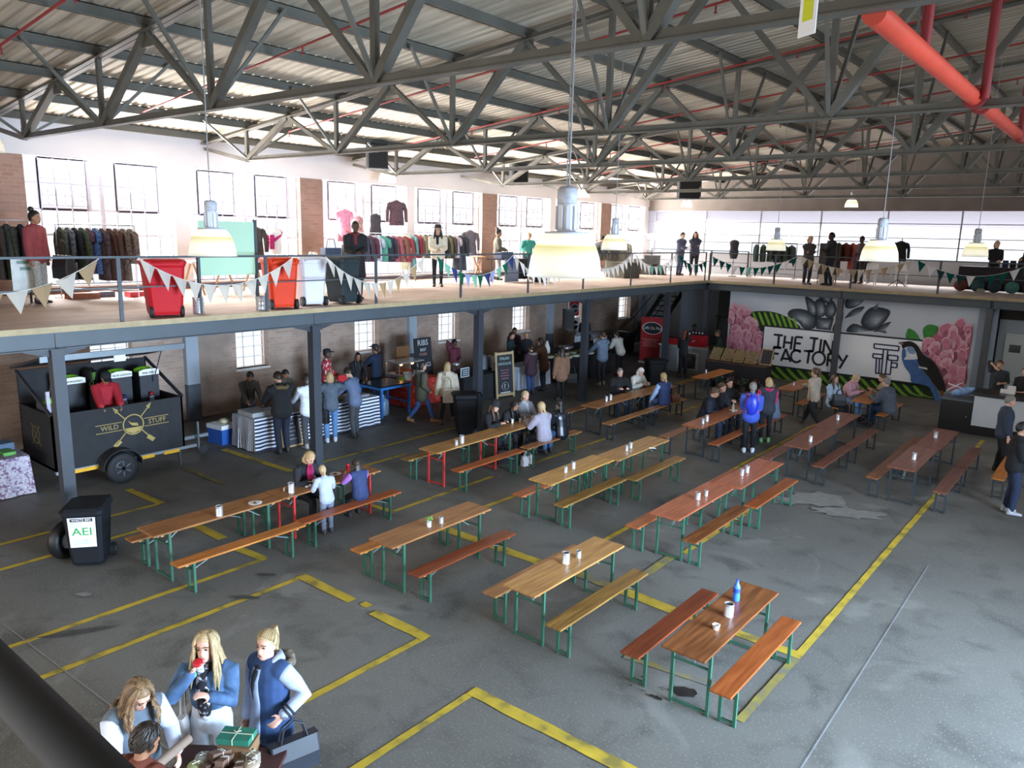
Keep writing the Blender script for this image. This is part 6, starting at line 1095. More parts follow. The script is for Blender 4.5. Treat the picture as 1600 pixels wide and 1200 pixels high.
for i, (x, y, z, rz) in enumerate(((-5.0, 2.68, .80, 10), (-4.90, 2.66, .80, 35), (-4.86, 2.58, .78, 60), (-4.78, 2.72, .78, 50), (-4.74, 2.66, .78, 40), (-4.95, 2.58, .78, 15))):
    t = thing('wrapped_bar', 'brown paper wrapped bar tied with string, %s in the heap of gifts' % ORD[i], 'gift', (x, y, z+.02), R(rz), 'wrapped bars in the heap of gifts'); M_ = Euler((R(-20), R(0), 0)).to_matrix(); MB().box((0, 0, .07), (.065, .2, .06), 0, M_).build('bar_body', pm(KR[i % 3], .8, .15, 12), t); m = MB(); m.box((0, 0, .07), (.068, .006, .064), 0, M_); m.box((0, .03, .09), (.05, .01, .01), 0, M_); m.build('string', pm('#e9e6dc', .8), t)
for i, (x, y, hx) in enumerate(((-5.07, 2.58, '#9a9a92'), (-5.02, 2.49, '#a8b07a'), (-4.70, 2.77, '#b9a98f'))):
    t = thing('jar', ['glass jar with a grey cloth lid in the heap of gifts', 'glass jar with an olive cloth lid in the heap of gifts', 'round box with a white lid in the heap of gifts'][i], 'jar', (x, y, .78)); MB().lathe([(.05, 0), (.055, .02), (.055, .1), (.045, .115)], 16).build('jar_body', pm('#8f8a6e', .2), t); MB().lathe([(.066, .105), (.06, .12), (.045, .13), (.01, .133)], 16).build('cloth_lid', pm(hx, .9, .1, 14), t); m = MB(); m.tube([(-.03, 0, .14), (.03, .01, .14)], .004, 5); m.tube([(0, -.03, .14), (.01, .03, .14)], .004, 5); m.build('string', pm('#eeece6', .8), t)
gift(-4.85, 2.86, .78, .12, .09, .1, R(10), '#8e8274', 'small grey brown box beside the brown box'); gift(-4.64, 2.66, .78, .13, .11, .05, R(30), '#a9825a', 'flat tan box at the edge of the heap of gifts', ribbon=False)
for o in bpy.data.objects:
    if o.name not in _seen and o.parent is None: o.location += Vector((-.13, .09, 0))
# ------------------------------------------------------------------ people
SKIN = {'l': pm('#c99a80', .6, .06, 9), 'p': pm('#d6a58f', .6, .06, 9), 'm': pm('#9a6a4c', .6, .08, 9), 'd': pm('#4f3428', .6, .1, 9)}
HAIR = {'black': pm('#17130f', .5, .3, 25), 'dark': pm('#2e221a', .5, .3, 25), 'brown': pm('#4f3826', .5, .3, 25), 'blond': pm('#a78a60', .55, .4, 22, stretch=(6, 6, .6)), 'fair': pm('#b59c74', .55, .38, 22, stretch=(6, 6, .6)), 'wavy': pm('#86694a', .55, .5, 22, stretch=(6, 6, .8)), 'white': pm('#cfcbc3', .6, .15, 25), 'grey': pm('#7d776f', .6, .2, 25), 'red': pm('#6a3a24', .5, .3, 25)}
HAIR2 = {'fair': pm('#8f7750', .55, .3, 22), 'wavy': pm('#5f4930', .55, .3, 22), 'dark': pm('#1d1510', .5, .3, 25)}
V = Vector
def ik(a, t, l1, l2, hint):
    a, t, hint = V(a), V(t), V(hint); d = t-a; L_ = min(d.length, (l1+l2)*.998)
    if d.length > L_: t = a+d.normalized()*L_; d = t-a
    x = (l1*l1-l2*l2+L_*L_)/(2*L_); h_ = math.sqrt(max(0, l1*l1-x*x)); n = d.normalized(); s = hint-n*hint.dot(n)
    s = s.normalized() if s.length > 1e-5 else n.orthogonal()
    return a+n*x+s*h_, t
def limb(mb, pts, rad, n=10, ref=(1, 0, 0), ends=(True, True)):
    """tapering closed tube with rounded ends; rad = radius or (across ref, other)"""
    pts = [V(p) for p in pts]; rad = [r if isinstance(r, tuple) else (r, r) for r in rad]
    t0 = (pts[1]-pts[0]).normalized(); t1 = (pts[-1]-pts[-2]).normalized()
    P_, Q = list(pts), list(rad)
    r0, r1 = min(rad[0]), min(rad[-1])
    P_ = [pts[0]-t0*r0*.75, pts[0]-t0*r0*.45]+P_+[pts[-1]+t1*r1*.45, pts[-1]+t1*r1*.75]
    Q = [(rad[0][0]*.4, rad[0][1]*.4), (rad[0][0]*.8, rad[0][1]*.8)]+Q+[(rad[-1][0]*.8, rad[-1][1]*.8), (rad[-1][0]*.4, rad[-1][1]*.4)]
    rs = []; ref = V(ref)
    for i, p in enumerate(P_):
        t = (P_[min(i+1, len(P_)-1)]-P_[max(i-1, 0)]).normalized(); u = ref-t*ref.dot(t)
        u = u.normalized() if u.length > .05 else t.orthogonal().normalized(); v = t.cross(u)
        rs.append([p+u*Q[i][0]*math.cos(2*math.pi*k/n)+v*Q[i][1]*math.sin(2*math.pi*k/n) for k in range(n)])
    mb.rings(rs, True)
def finish(mb, name, mat, par, vox, sm=3):
    o = mb.build(name, mat, par); o.data.polygons.foreach_set('use_smooth', [True]*len(o.data.polygons))
    r = o.modifiers.new('remesh', 'REMESH'); r.mode = 'VOXEL'; r.voxel_size = vox; r.use_smooth_shade = True
    if sm: s = o.modifiers.new('smooth', 'SMOOTH'); s.iterations = sm; s.factor = .5
    return o
HANDS = {'down': ((.25, .04, .80), (-.25, .04, .80)), 'front': ((.07, .26, 1.02), (-.07, .26, 1.04)), 'walk': ((.24, .2, .84), (-.24, -.16, .84)), 'pocket': ((.2, .12, .92), (-.2, .12, .92)), 'table': ((.16, .42, .82), (-.14, .42, .82)), 'eat': ((.07, .26, 1.12), (-.2, .4, .82)),
         'chin': ((.05, .22, 1.14), (-.18, .36, .84)), 'reach': ((.2, .5, 1.0), (-.16, .48, .98)), 'carry': ((.2, .34, 1.12), (-.22, .04, .82)), 'cross': ((-.1, .2, 1.16), (.1, .2, 1.14)), 'phone': ((.10, .12, 1.52), (-.1, .22, 1.1)), 'drink': ((.05, .2, 1.48), (-.06, .22, 1.24)), 'lap': ((.12, .3, .66), (-.12, .3, .66))}
def person(label, x, y, face, h=1.7, z=0, pose='stand', hands='down', top='#333333', bottom='#2a2c33', shoes='#2a2524', hair='brown', style='short', skin='l', lean=0, hd=(0, 0), lod=1, bulk=.022, hem=.84, wide=1.0, hood=None, fur=None, furk=1.0, sleeve=1.0, skirt=None, scarf=None, vest=None, hat=None, turn=0, feet=None, extra=None, stripes=None, legs=None, hz=None):
    s = h/1.7; fx, fy = face; rz = math.atan2(-fx, fy)
    t = thing('person', label, 'person', (x, y, z), rz); t.scale = (1, 1, 1)
    hz = hz if hz is not None else ({'sit': .565/s, 'stand': .915, 'walk': .895}[pose])
    Pv = V((0, 0, hz)); a = R(lean); Lv = V((0, math.sin(a), math.cos(a))); X = V((1, 0, 0)); Fw = X.cross(Lv)*-1
    S = lambda v: V(v)*s
    waist, chest, shc, neck = Pv+Lv*.15, Pv+Lv*.34, Pv+Lv*.455, Pv+Lv*.52
    up2 = V((0, math.sin(a*.45), math.cos(a*.45))); hp, hyw = R(hd[0]), R(hd[1])
    HM = Euler((0, 0, hyw)).to_matrix() @ Euler((-hp-a*.45, 0, 0)).to_matrix()
    chin = neck+up2*.045+V((0, .012, 0)); HC = neck+V((0, .015, .02))+HM @ V((0, .018, .135))
    sw = .178*wide; sh = {1: shc+X*sw, -1: shc-X*sw}
    if feet is None: feet = {'stand': ((.1, .02, .08), (-.1, -.03, .08)), 'walk': ((.09, .30, .09), (-.09, -.32, .15)), 'sit': ((.13, .42, .08/s), (-.13, .38, .08/s))}[pose]
    hh = HANDS[hands] if isinstance(hands, str) else hands
    if pose == 'sit' and hands in ('down', 'front', 'pocket', 'walk'): hh = HANDS['lap']
    off = hz-.915 if pose == 'sit' and isinstance(hands, str) and hands in ('eat', 'chin', 'cross', 'carry', 'drink', 'phone') else 0
    if pose == 'sit' and isinstance(hands, str) and hands == 'table': hh = tuple(V((q[0], q[1], .84/s)) for q in hh)
    J = {}
    for sd, k in ((1, 0), (-1, 1)):
        hp_ = Pv+X*sd*.092*wide; kn, an = ik(hp_, V(feet[k]), .425, .415, (sd*.08, 1, .25)); J['hip', sd], J['knee', sd], J['ank', sd] = hp_, kn, an
        tg = V(hh[k]) + V((0, 0, off))
        if lean and isinstance(hands, str) and hands in ('eat', 'chin', 'drink', 'phone', 'cross', 'front'): tg = tg + V((0, math.sin(a)*.35, -.06))
        el, wr = ik(sh[sd], tg, .285, .25, (sd*.55, -.75, -.45)); J['el', sd], J['wr', sd] = el, wr
    vox = (.0095, .014, .02)[lod]*s
    # --- body
    m = MB(); n = (16, 12, 10)[lod]; w = wide
    limb(m, [S(p) for p in (Pv-Lv*.06, Pv+Lv*.02, waist, Pv+Lv*.26, chest, Pv+Lv*.43, shc+Lv*.03, neck)], [(q[0]*w*s, q[1]*w*s) for q in ((.13, .09), (.158, .108), (.128, .092), (.14, .1), (.15, .105), (.14, .085), (.085, .062), (.054, .054))], n)
    limb(m, [S(neck-Lv*.02), S(neck*.5+chin*.5), S(HC-HM @ V((0, .02, .04)))], [.056*s, .052*s, .05*s], 10)
    for sd in (1, -1):
        limb(m, [S(J['hip', sd]), S(J['hip', sd].lerp(J['knee', sd], .4)), S(J['knee', sd]), S(J['knee', sd].lerp(J['ank', sd], .3)), S(J['ank', sd])], [.082*w*s, .074*w*s, .053*s, .055*s, .036*s], n)
        limb(m, [S(sh[sd]-X*sd*.03), S(sh[sd]), S(sh[sd].lerp(J['el', sd], .45)), S(J['el', sd]), S(J['el', sd].lerp(J['wr', sd], .3)), S(J['wr', sd])], [.05*s, .054*s, .045*s, .037*s, .038*s, .026*s], n)
        limb(m, [S(J['ank', sd]+V((0, -.03, -.035))), S(J['ank', sd]+V((0, .13, -.05)))], [(.034*s, .03*s), (.038*s, .02*s)], 8)
        d = (J['wr', sd]-J['el', sd]).normalized(); nn = V((-sd*.75, .35, -.5)); nn = (nn-d*nn.dot(d)).normalized(); sdv = d.cross(nn).normalized()*1
        if sdv.dot(V((0, .6, .8))) < 0: sdv = -sdv
        wr = J['wr', sd]; curl = .55
        limb(m, [S(wr), S(wr+d*.045), S(wr+d*.085)], [(.024*s, .017*s), (.037*s, .016*s), (.038*s, .014*s)], 8, sdv)
        fr = (.0085, .0105, .013)[lod]
        for q, ln in ((-1.5, .058), (-.5, .074), (.5, .08), (1.5, .07)):
            b = wr+d*.085+sdv*q*.0195; p1 = b+(d*.9+nn*curl*.5).normalized()*ln*.42; p2 = p1+(d*.65+nn*curl).normalized()*ln*.33; p3 = p2+(d*.35+nn*curl*1.3).normalized()*ln*.28
            limb(m, [S(b), S(p1), S(p2), S(p3)], [fr*s, fr*s, fr*.93*s, fr*.8*s], 6)
        b = wr+d*.028+sdv*.03; limb(m, [S(b), S(b+(d*.6+sdv*.7+nn*.3).normalized()*.035), S(b+(d*.6+sdv*.7+nn*.3).normalized()*.035+(d*.85+sdv*.25+nn*.4).normalized()*.03)], [fr*1.25*s, fr*1.15*s, fr*.95*s], 6)
    rs = []
    for tz, hw, f, bk in ((-1.04, .012, .062, .03), (-1, .03, .08, .01), (-.85, .045, .09, -.03), (-.62, .057, .093, -.052), (-.35, .065, .092, -.07), (-.1, .069, .088, -.085), (.1, .073, .09, -.095), (.35, .075, .094, -.1), (.6, .071, .086, -.095), (.8, .056, .066, -.076), (.93, .034, .038, -.046), (.99, .012, .01, -.018)):
        rs.append([S(HC+HM @ V((hw*math.sin(q), (f+bk)/2+(f-bk)/2*math.cos(q)*(1 if math.cos(q) < 0 else 1), .113*tz))) for q in [2*math.pi*k/16 for k in range(16)]])
    m.rings(rs)
    limb(m, [S(HC+HM @ V((0, .086, .012))), S(HC+HM @ V((0, .104, -.022))), S(HC+HM @ V((0, .098, -.034)))], [.008*s, .0125*s, .014*s], 8)
    for sd in (1, -1):
        m.ball(S(HC+HM @ V((sd*.076, -.005, -.012))), (.011*s, .022*s, .032*s), 8, 5)
    m.ball(S(HC+HM @ V((0, .084, .036))), (.05*s, .014*s, .011*s), 10, 5)
    m.ball(S(HC+HM @ V((0, .085, -.066))), (.024*s, .013*s, .011*s), 10, 5)
    body = finish(m, 'body', SKIN[skin], t, vox, 2)
    if lod < 2:
        for sd in (1, -1):
            MB().ball(S(HC+HM @ V((sd*.031, .0865, .012))), (.0125*s, .008*s, .008*s), 10, 6).build('eye', pm('#2b1f1b', .3), t)
            if lod == 0: MB().tube([S(HC+HM @ V((sd*.014, .099, .036))), S(HC+HM @ V((sd*.034, .097, .041))), S(HC+HM @ V((sd*.052, .085, .033)))], .0042*s, 6).build('eyebrow', pm('#6a4a30', .7), t)
        MB().ball(S(HC+HM @ V((0, .0935, -.0655))), (.022*s, .0075*s, .007*s), 10, 5).build('lips', pm('#a35a55' if skin in 'lp' else '#5a3530', .5), t)
    # --- clothes
    cv = (.012, .017, .022)[lod]*s; b_ = bulk; topm = top if not isinstance(top, str) else pm(top, .85, .12, 10)
    m = MB(); hemz = hem if pose != 'sit' else hz-.06
    pts, rad = [], []
    prof = [(-.30, .185, .135), (-.18, .18, .13), (-.06, .172, .122), (.03, .165, .115), (.15, .146, .104), (.26, .152, .11), (.34, .165, .116), (.42, .162, .1), (.47, .13, .08), (.505, .078, .07)]
    lo = hemz-hz
    for q, rx, ry in prof:
        if q >= lo-.001: pts.append(Pv+Lv*q if q > -.07 else Pv+Lv*-.06+V((0, -.1*0, q+.06))); rad.append(((rx*w+b_)*s, (ry*w+b_)*s))
    if lo < prof[0][0]: pts.insert(0, Pv+V((0, 0, lo))); rad.insert(0, ((.2*w+b_)*s, (.15*w+b_)*s))
    rad[-1] = (rad[-1][0]-b_*s*.6, rad[-1][1]-b_*s*.6)
    limb(m, [S(p) for p in pts], rad, n)
    for sd in (1, -1):
        if sleeve > 0:
            e_, w_ = J['el', sd], J['wr', sd]; end = e_.lerp(w_, max(0, (sleeve-.5)*2)*.97) if sleeve > .5 else sh[sd].lerp(e_, sleeve*2)
            P2 = [sh[sd]-X*sd*.04, sh[sd], sh[sd].lerp(e_, .5)]+([e_] if sleeve > .5 else [])+[end]
            R2 = [.056+b_*.9, .06+b_*.9, .052+b_*.9]+([.047+b_*.85] if sleeve > .5 else [])+[.034+b_*.8 if sleeve > .5 else .05+b_]
            limb(m, [S(p) for p in P2], [r*s for r in R2], n)
        else: limb(m, [S(sh[sd]-X*sd*.05), S(sh[sd])], [(.06+b_)*s, (.055+b_)*s], n)
    if hood: limb(m, [S(neck+X*.09+V((0, .03, -.01))), S(neck+X*.08-Fw*0+V((0, -.07, .0))), S(neck+V((0, -.12, -.02))), S(neck-X*.08+V((0, -.07, .0))), S(neck-X*.09+V((0, .03, -.01)))], [.03*s, .042*s, .055*s, .042*s, .03*s], 10, (0, 0, 1))
    finish(m, 'top' if vest is None else 'jacket', topm, t, cv)
    if hood and hood is not True:
        m = MB(); limb(m, [S(neck+X*.085+V((0, .03, .02))), S(neck+X*.075+V((0, -.06, .03))), S(neck+V((0, -.12, .0))), S(neck-X*.075+V((0, -.06, .03))), S(neck-X*.085+V((0, .03, .02)))], [.026*s, .036*s, .044*s, .036*s, .026*s], 10, (0, 0, 1)); finish(m, 'hood', pm(hood, .9, .15, 20), t, cv)
    if fur:
        m = MB(); rr = random.Random(int(abs(x*100)))
        for k in range(60):
            q = -.15+3.45*k/59; m.ball(S(neck+V((.125*furk*math.cos(q), -.04-.125*furk*math.sin(q), -.03*furk))+V((rr.uniform(-.02, .02), rr.uniform(-.02, .02), rr.uniform(-.02, .03)))), rr.uniform(.02, .035)*s*furk, 6, 4)
        finish(m, 'fur_collar', pm(fur, .95, .4, 60), t, cv*.8, 1)
    if vest:
        m = MB(); P3 = [p for p in pts if True]; limb(m, [S(p) for p in P3[:-1]], [(r[0]+.018*s, r[1]+.018*s) for r in rad[:-1]], n)
        for sd in (1, -1): limb(m, [S(sh[sd]-X*sd*.06), S(sh[sd]-X*sd*.012)], [(.07+b_)*s, (.066+b_)*s], n)
        finish(m, 'vest', pm(vest, .8, .18, 10), t, cv)
    if scarf:
        m = MB(); limb(m, [S(neck+X*.08+V((0, .02, .0))), S(neck+V((0, .09, -.04))), S(neck-X*.08+V((0, .02, .0)))], [.04*s, .05*s, .04*s], 8, (0, 0, 1)); limb(m, [S(neck+X*.08+V((0, .01, .0))), S(neck+V((0, -.08, .01))), S(neck-X*.08+V((0, .01, .0)))], [.04*s]*3, 8, (0, 0, 1)); limb(m, [S(neck+V((.02, .10, -.05))), S(chest+Fw*.0+V((.02, .15, -.04)))], [.05*s, .045*s], 8)
        finish(m, 'scarf', scarf if not isinstance(scarf, str) else pm(scarf, .9, .3, 25), t, cv)
    m = MB(); bm_ = pm(bottom, .85, .12, 10) if isinstance(bottom, str) else bottom
    limb(m, [S(Pv-Lv*.07), S(Pv+Lv*.02), S(Pv+Lv*.11)], [((.138*w+.012)*s, (.098*w+.012)*s), ((.162*w+.012)*s, (.112*w+.012)*s), ((.14*w+.012)*s, (.1*w+.012)*s)], n)
    lg = legs or .014
    for sd in (1, -1): limb(m, [S(J['hip', sd]), S(J['hip', sd].lerp(J['knee', sd], .4)), S(J['knee', sd]), S(J['knee', sd].lerp(J['ank', sd], .35)), S(J['ank', sd]+V((0, 0, .02)))], [(.085*w+lg*.6)*s, (.077*w+lg)*s, (.055+lg)*s, (.056+lg)*s, (.04+lg)*s], n)
    finish(m, 'trousers', bm_, t, cv)
    if skirt: m = MB(); limb(m, [S(Pv+Lv*.1), S(Pv), S(Pv+V((0, 0, -.42)))], [(.16*s, .12*s), (.19*s, .14*s), (.24*s, .2*s)], n); finish(m, 'skirt', pm(skirt, .9, .3, 14) if isinstance(skirt, str) else skirt, t, cv)
    sm_ = pm(shoes, .6, .15, 8)
    for sd in (1, -1):
        A_ = J['ank', sd]; dn = V((0, .05, -1)) if pose != 'walk' or sd == 1 else V((0, -.35, -1)); m = MB(); fw_ = V((sd*.12, 1, 0)).normalized() if pose != 'walk' or sd == 1 else V((0, .85, -.4)).normalized()
        dz = -.052 if A_.z*s > .06 else -.04
        limb(m, [S(A_+V((0, -.02, .03))), S(A_+V((0, -.02, -.03)))], [.05*s, .052*s], 10); limb(m, [S(A_-fw_*.045+V((0, 0, dz+.012))), S(A_+fw_*.06+V((0, 0, dz+.012))), S(A_+fw_*.16+V((0, 0, dz+.002)))], [(.042*s, .04*s), (.05*s, .038*s), (.044*s, .028*s)], 10); finish(m, 'shoe', sm_, t, .014*s, 2)
    # --- hair
    if style != 'bald':
        hm = HAIR[hair]; bm = bmesh.new(); bmesh.ops.create_icosphere(bm, subdivisions=4, radius=1)
        for v in bm.verts: v.co = V((v.co.x*.087, v.co.y*.112-.006, v.co.z*.122+.012))
        fz, bz = (.062, -.065) if style in ('short', 'cropped') else (.1 if lod == 0 else .082, -.09); pl = V((0, -(fz-bz)/.19, 1)).normalized()
        bmesh.ops.bisect_plane(bm, geom=bm.verts[:]+bm.edges[:]+bm.faces[:], plane_co=(0, .095, fz), plane_no=pl, clear_inner=True)
        sc_ = .955 if style == 'cropped' else 1.0
        for v in bm.verts:
            q = v.co*sc_; q = q*(1+.02*math.sin(60*q.x+20*q.y)*(1 if style != 'cropped' else 0)); v.co = S(HC+HM @ q)
        bmesh.ops.holes_fill(bm, edges=bm.edges[:], sides=0); me = bpy.data.meshes.new('hair'); bm.to_mesh(me); bm.free(); me.materials.append(hm); me.polygons.foreach_set('use_smooth', [True]*len(me.polygons))
        o = bpy.data.objects.new('hair', me); COL.objects.link(o); o.parent = t
        bkv = lambda q, dz: HC+HM @ V(q)+V((0, 0, dz))
        m = MB()
        if lod == 0 and style in ('long', 'wavy'):
            rr = random.Random(11); hb = MB()
            for k in range(150):
                q = k/149; hb.m = 1 if rr.random() < .42 else 0; ph = R(52+256*q)+rr.uniform(-.05, .05); lay = rr.uniform(0, .014); st_ = V((.012*math.sin(ph)+.006, .035-.02*abs(math.cos(ph)), .124)); pp = [HC+HM @ st_]
                for el_ in (62, 36, 10, -14):
                    e_ = R(el_); pp.append(HC+HM @ V((math.sin(ph)*(.088+lay)*math.cos(e_), math.cos(ph)*(.114+lay)*math.cos(e_)-.006, .118*math.sin(e_)+.012)))
                last = pp[-1]; out = V((math.sin(ph+hyw*0), math.cos(ph), 0)); ln = (.34 if style == 'long' else .24)*rr.uniform(.8, 1.05)
                for j in range(1, 6):
                    wv = (.018*math.sin(2.1*j+k*1.7) if style == 'wavy' else .006*math.sin(1.3*j+k)); pp.append(last+V((out.x*(.012*j if j < 4 else .03)+wv, out.y*.006*j+wv*.6-(.01*j if math.cos(ph) < .2 else -.006*j), -ln*j/5)))
                hb.tube([S(p) for p in pp], [v_*s*.8 for v_ in (.007, .012, .0135, .0135, .013, .0125, .012, .0115, .009, .003)], 6)
            hb.build('long_hair', [hm, HAIR2[hair]], t)
        elif style in ('long', 'wavy'):
            dn = -.20 if style == 'long' else -.16
            limb(m, [S(HC+HM @ V((0, -.04, .06))), S(HC+HM @ V((0, -.085, -.04))), S(bkv((0, -.105, -.06), dn*.6)), S(bkv((0, -.10, -.06), dn*1.3))], [(.07*s, .05*s), (.088*s, .04*s), (.1*s, .035*s), (.08*s, .025*s)], 12)
            for sd in (1, -1): limb(m, [S(HC+HM @ V((sd*.05, .05, .08))), S(HC+HM @ V((sd*.082, .02, 0))), S(HC+HM @ V((sd*.088, .015, -.09))), S(bkv((sd*.10, .05, -.08), dn*.5)), S(bkv((sd*.10, .07, -.08), dn*1.1))], [.02*s, .026*s, .034*s, .038*s, .022*s], 9)
            if style == 'wavy':
                rr = random.Random(3)
                for k in range(16):
                    sd = 1 if k % 2 else -1; q = rr.uniform(0, 1); p0 = HC+HM @ V((sd*.08, -.06+.1*q, -.05)); pp = [p0+V((sd*(.03+.012*math.sin(3*j+k)), .012*math.cos(2.5*j+k), -.045*j)) for j in range(6)]; limb(m, [S(p) for p in pp], [.022*s, .026*s, .026*s, .024*s, .02*s, .012*s], 7)
        elif style == 'pony': limb(m, [S(HC+HM @ V((0, -.07, .10))), S(HC+HM @ V((0, -.125, .11))), S(HC+HM @ V((0, -.15, .03))), S(bkv((0, -.135, -.03), -.1)), S(bkv((0, -.12, -.03), -.22))], [.02*s, .03*s, .036*s, .034*s, .014*s], 9)
        elif style == 'lowpony': limb(m, [S(HC+HM @ V((0, -.09, -.02))), S(bkv((0, -.12, -.04), -.06)), S(bkv((0, -.12, -.04), -.2))], [.03*s, .035*s, .018*s], 9)
        elif style == 'bun': m.ball(S(HC+HM @ V((0, -.06, .145))), .055*s, 12, 8)
        elif style == 'bob': limb(m, [S(HC+HM @ V((0, -.05, .04))), S(HC+HM @ V((0, -.06, -.04))), S(HC+HM @ V((0, -.05, -.11)))], [(.088*s, .055*s), (.1*s, .058*s), (.09*s, .05*s)], 12)
        if lod == 0 and style in ('pony', 'short'):
            rr = random.Random(4); hb = MB()
            if style == 'pony':
                for k in range(90):
                    ph = R(-150+300*k/89)+rr.uniform(-.04, .04); hb.m = 1 if rr.random() < .4 else 0; cf = math.cos(ph); e0 = R(54*max(cf, 0)**.6-6-22*max(-cf, 0)); a0 = V((.089*math.sin(ph)*math.cos(e0), .114*cf*math.cos(e0)-.004, .124*math.sin(e0)+.012)); b0 = V((0, -.078, .105)); pp = []
                    for j in range(6):
                        f = j/5; d0 = a0.lerp(b0, f); d0 = V((d0.x, d0.y+.006, d0.z-.012)); nrm = math.sqrt((d0.x/.09)**2+(d0.y/.116)**2+(d0.z/.126)**2); pp.append(HC+HM @ (V((d0.x/nrm, d0.y/nrm-.006, d0.z/nrm+.012))*1.01))
                    hb.tube([S(p) for p in pp], [.005*s, .0085*s, .009*s, .0085*s, .008*s, .006*s], 6)
                for k in range(26):
                    a_ = rr.uniform(0, 6.28); r_ = rr.uniform(.2, 1); hb.m = k % 2; hb.tube([S((HC+HM @ V(c) if j < 3 else bkv(c, (0, 0, 0, -.1, -.22)[j]))+V((.022*r_*math.cos(a_), .022*r_*math.sin(a_), 0))) for j, c in enumerate(((0, -.078, .105), (0, -.125, .12), (0, -.15, .03), (0, -.135, -.03), (0, -.12, -.03)))], [.008*s, .011*s, .011*s, .010*s, .003*s], 6)
            else:
                for k in range(230):
                    ph, e0 = rr.uniform(0, 6.28), R(rr.uniform(-12, 88)); hb.m = k % 2
                    if math.cos(ph) > .2 and e0 < R(38): continue
                    pp = [HC+HM @ V((.088*math.sin(ph+.12*j)*math.cos(e0-.16*j), .113*math.cos(ph+.12*j)*math.cos(e0-.16*j)-.006, .123*math.sin(e0-.16*j)+.012)) * 1.0 for j in range(4)]
                    hb.tube([S(p) for p in pp], [.006*s, .009*s, .008*s, .003*s], 5)
            hb.build('hair_locks', [hm, HAIR2.get(hair, hm)], t)
        if m.v and not (lod == 0 and style == 'pony'): finish(m, 'ponytail' if 'pony' in style else 'hair_bun' if style == 'bun' else 'long_hair', hm, t, .011*s if lod == 0 else .016*s, 2)
    if hat:
        kind, hc = hat; m = MB(); M4 = HM
        if kind == 'beanie': pr = [(.098, .03), (.1, .06), (.09, .12), (.05, .16), (.01, .175)]
        elif kind == 'brim': pr = [(.19, .055), (.19, .062), (.1, .075), (.092, .14), (.06, .16), (.01, .162)]
        else: pr = [(.096, .05), (.096, .09), (.07, .13), (.01, .145)]
        n_ = 18; m.rings([[S(HC+M4 @ V((r*math.cos(2*math.pi*k/n_), r*1.15*math.sin(2*math.pi*k/n_)-.005, zz))) for k in range(n_)] for r, zz in pr])
        if kind == 'cap': m.box(S(HC+M4 @ V((0, .13, .055))), (.13*s, .1*s, .012*s), 0, M4)
        m.build('hat', pm(hc, .85, .1, 14), t)
    t['joints'] = 0; del t['joints']
    return t, {k: S(v) for k, v in J.items()}, S(HC), HM, s, {'chest': S(chest), 'neck': S(neck), 'P': S(Pv), 'waist': S(waist), 'Lv': Lv}
def world(t, p): return t.matrix_basis @ V(p)
def handcup(t, p, label, lid=None, col=PAPERW):
    q = world(t, p); c = cup(q.x, q.y, label, .11, q.z-.04, col, lid); return c
DEN = ramp_mat('washed_denim', [(.3, '#33496a'), (.5, '#4a6688'), (.7, '#6b89a8')], 5, .85); MOT = ramp_mat('black_white_scarf', [(.40, '#17161a'), (.55, '#1f1d22'), (.62, '#c9c3c9')], 16, .9)
PLAID = ramp_mat('red_plaid', [(0, '#b3343a'), (.45, '#d9cfcf'), (.6, '#a62c34')], 26, .9, 'voronoi'); LEGP = pat('#8d8a80', '#a9a59a', '#6a675f', 26)
def bag(name, label, loc, rz, w_, d_, h_, col, strap=.25, cat='handbag'):
    t = thing(name, label, cat, loc, rz); m = MB(); m.rings([[V((a*w_/2, b*d_/2*f, z)) for a, b in ((-1, -1), (1, -1), (1, 1), (-1, 1))] for z, f in ((0, 1), (h_*.5, 1.05), (h_, .55))], True, False); o = m.build('bag_body', pm(col, .5, .1, 6), t); bv = o.modifiers.new('bevel', 'BEVEL'); bv.width = .02; bv.segments = 2
    for sd in (-1, 1): MB().tube([(-w_*.28, sd*d_*.2, h_*.95), (-w_*.2, sd*d_*.15, h_+strap*.7), (0, sd*d_*.1, h_+strap), (w_*.2, sd*d_*.15, h_+strap*.7), (w_*.28, sd*d_*.2, h_*.95)], .009, 6).build('strap', pm(col, .5, .1, 6), t)
    return t
# --- foreground group
t, J, HC, HM, s, K = person('woman with long blonde hair in a denim jacket drinking from a red lidded cup', -5.62, 2.98, (.66, -.75), 1.68, top=DEN, bottom='#cdd4e0', hair='fair', style='long', skin='p', lod=0, hands=((.07, .215, 1.44), (-.08, .22, 1.24)), hem=.98, scarf=MOT, bulk=.02, legs=.008)
MB().ball((0, .135, 1.12), (.06, .05, .17), 12, 9).build('shirt_front', MOT, t); MB().tube([J['wr', 1]+V((0, -.02, -.02)), J['wr', 1]+V((0, .0, .0))], .04, 12).build('bracelet', pm('#6fd0bf', .4), t)
cp = thing('cup', 'paper cup with a red lid held to the lips by the woman in denim', 'cup', world(t, HC+HM @ V((.01, .125, -.135)))); cp.rotation_euler = (R(-28), 0, t.rotation_euler.z); MB().lathe([(.028, -.02), (.038, .09), (.036, .09)], 16).build('cup_body', pm('#b9bcc2', .6, .5, 30), cp); MB().lathe([(.041, .088), (.041, .1), (.034, .108), (.01, .108)], 16).build('cup_lid', REDP, cp)
q = world(t, (.2, -.02, .60)); bag('shoulder_bag', 'pale grey leather bag hanging from the shoulder of the woman in denim', q, t.rotation_euler.z+1.45, .32, .12, .36, '#a9a3a0', .42)
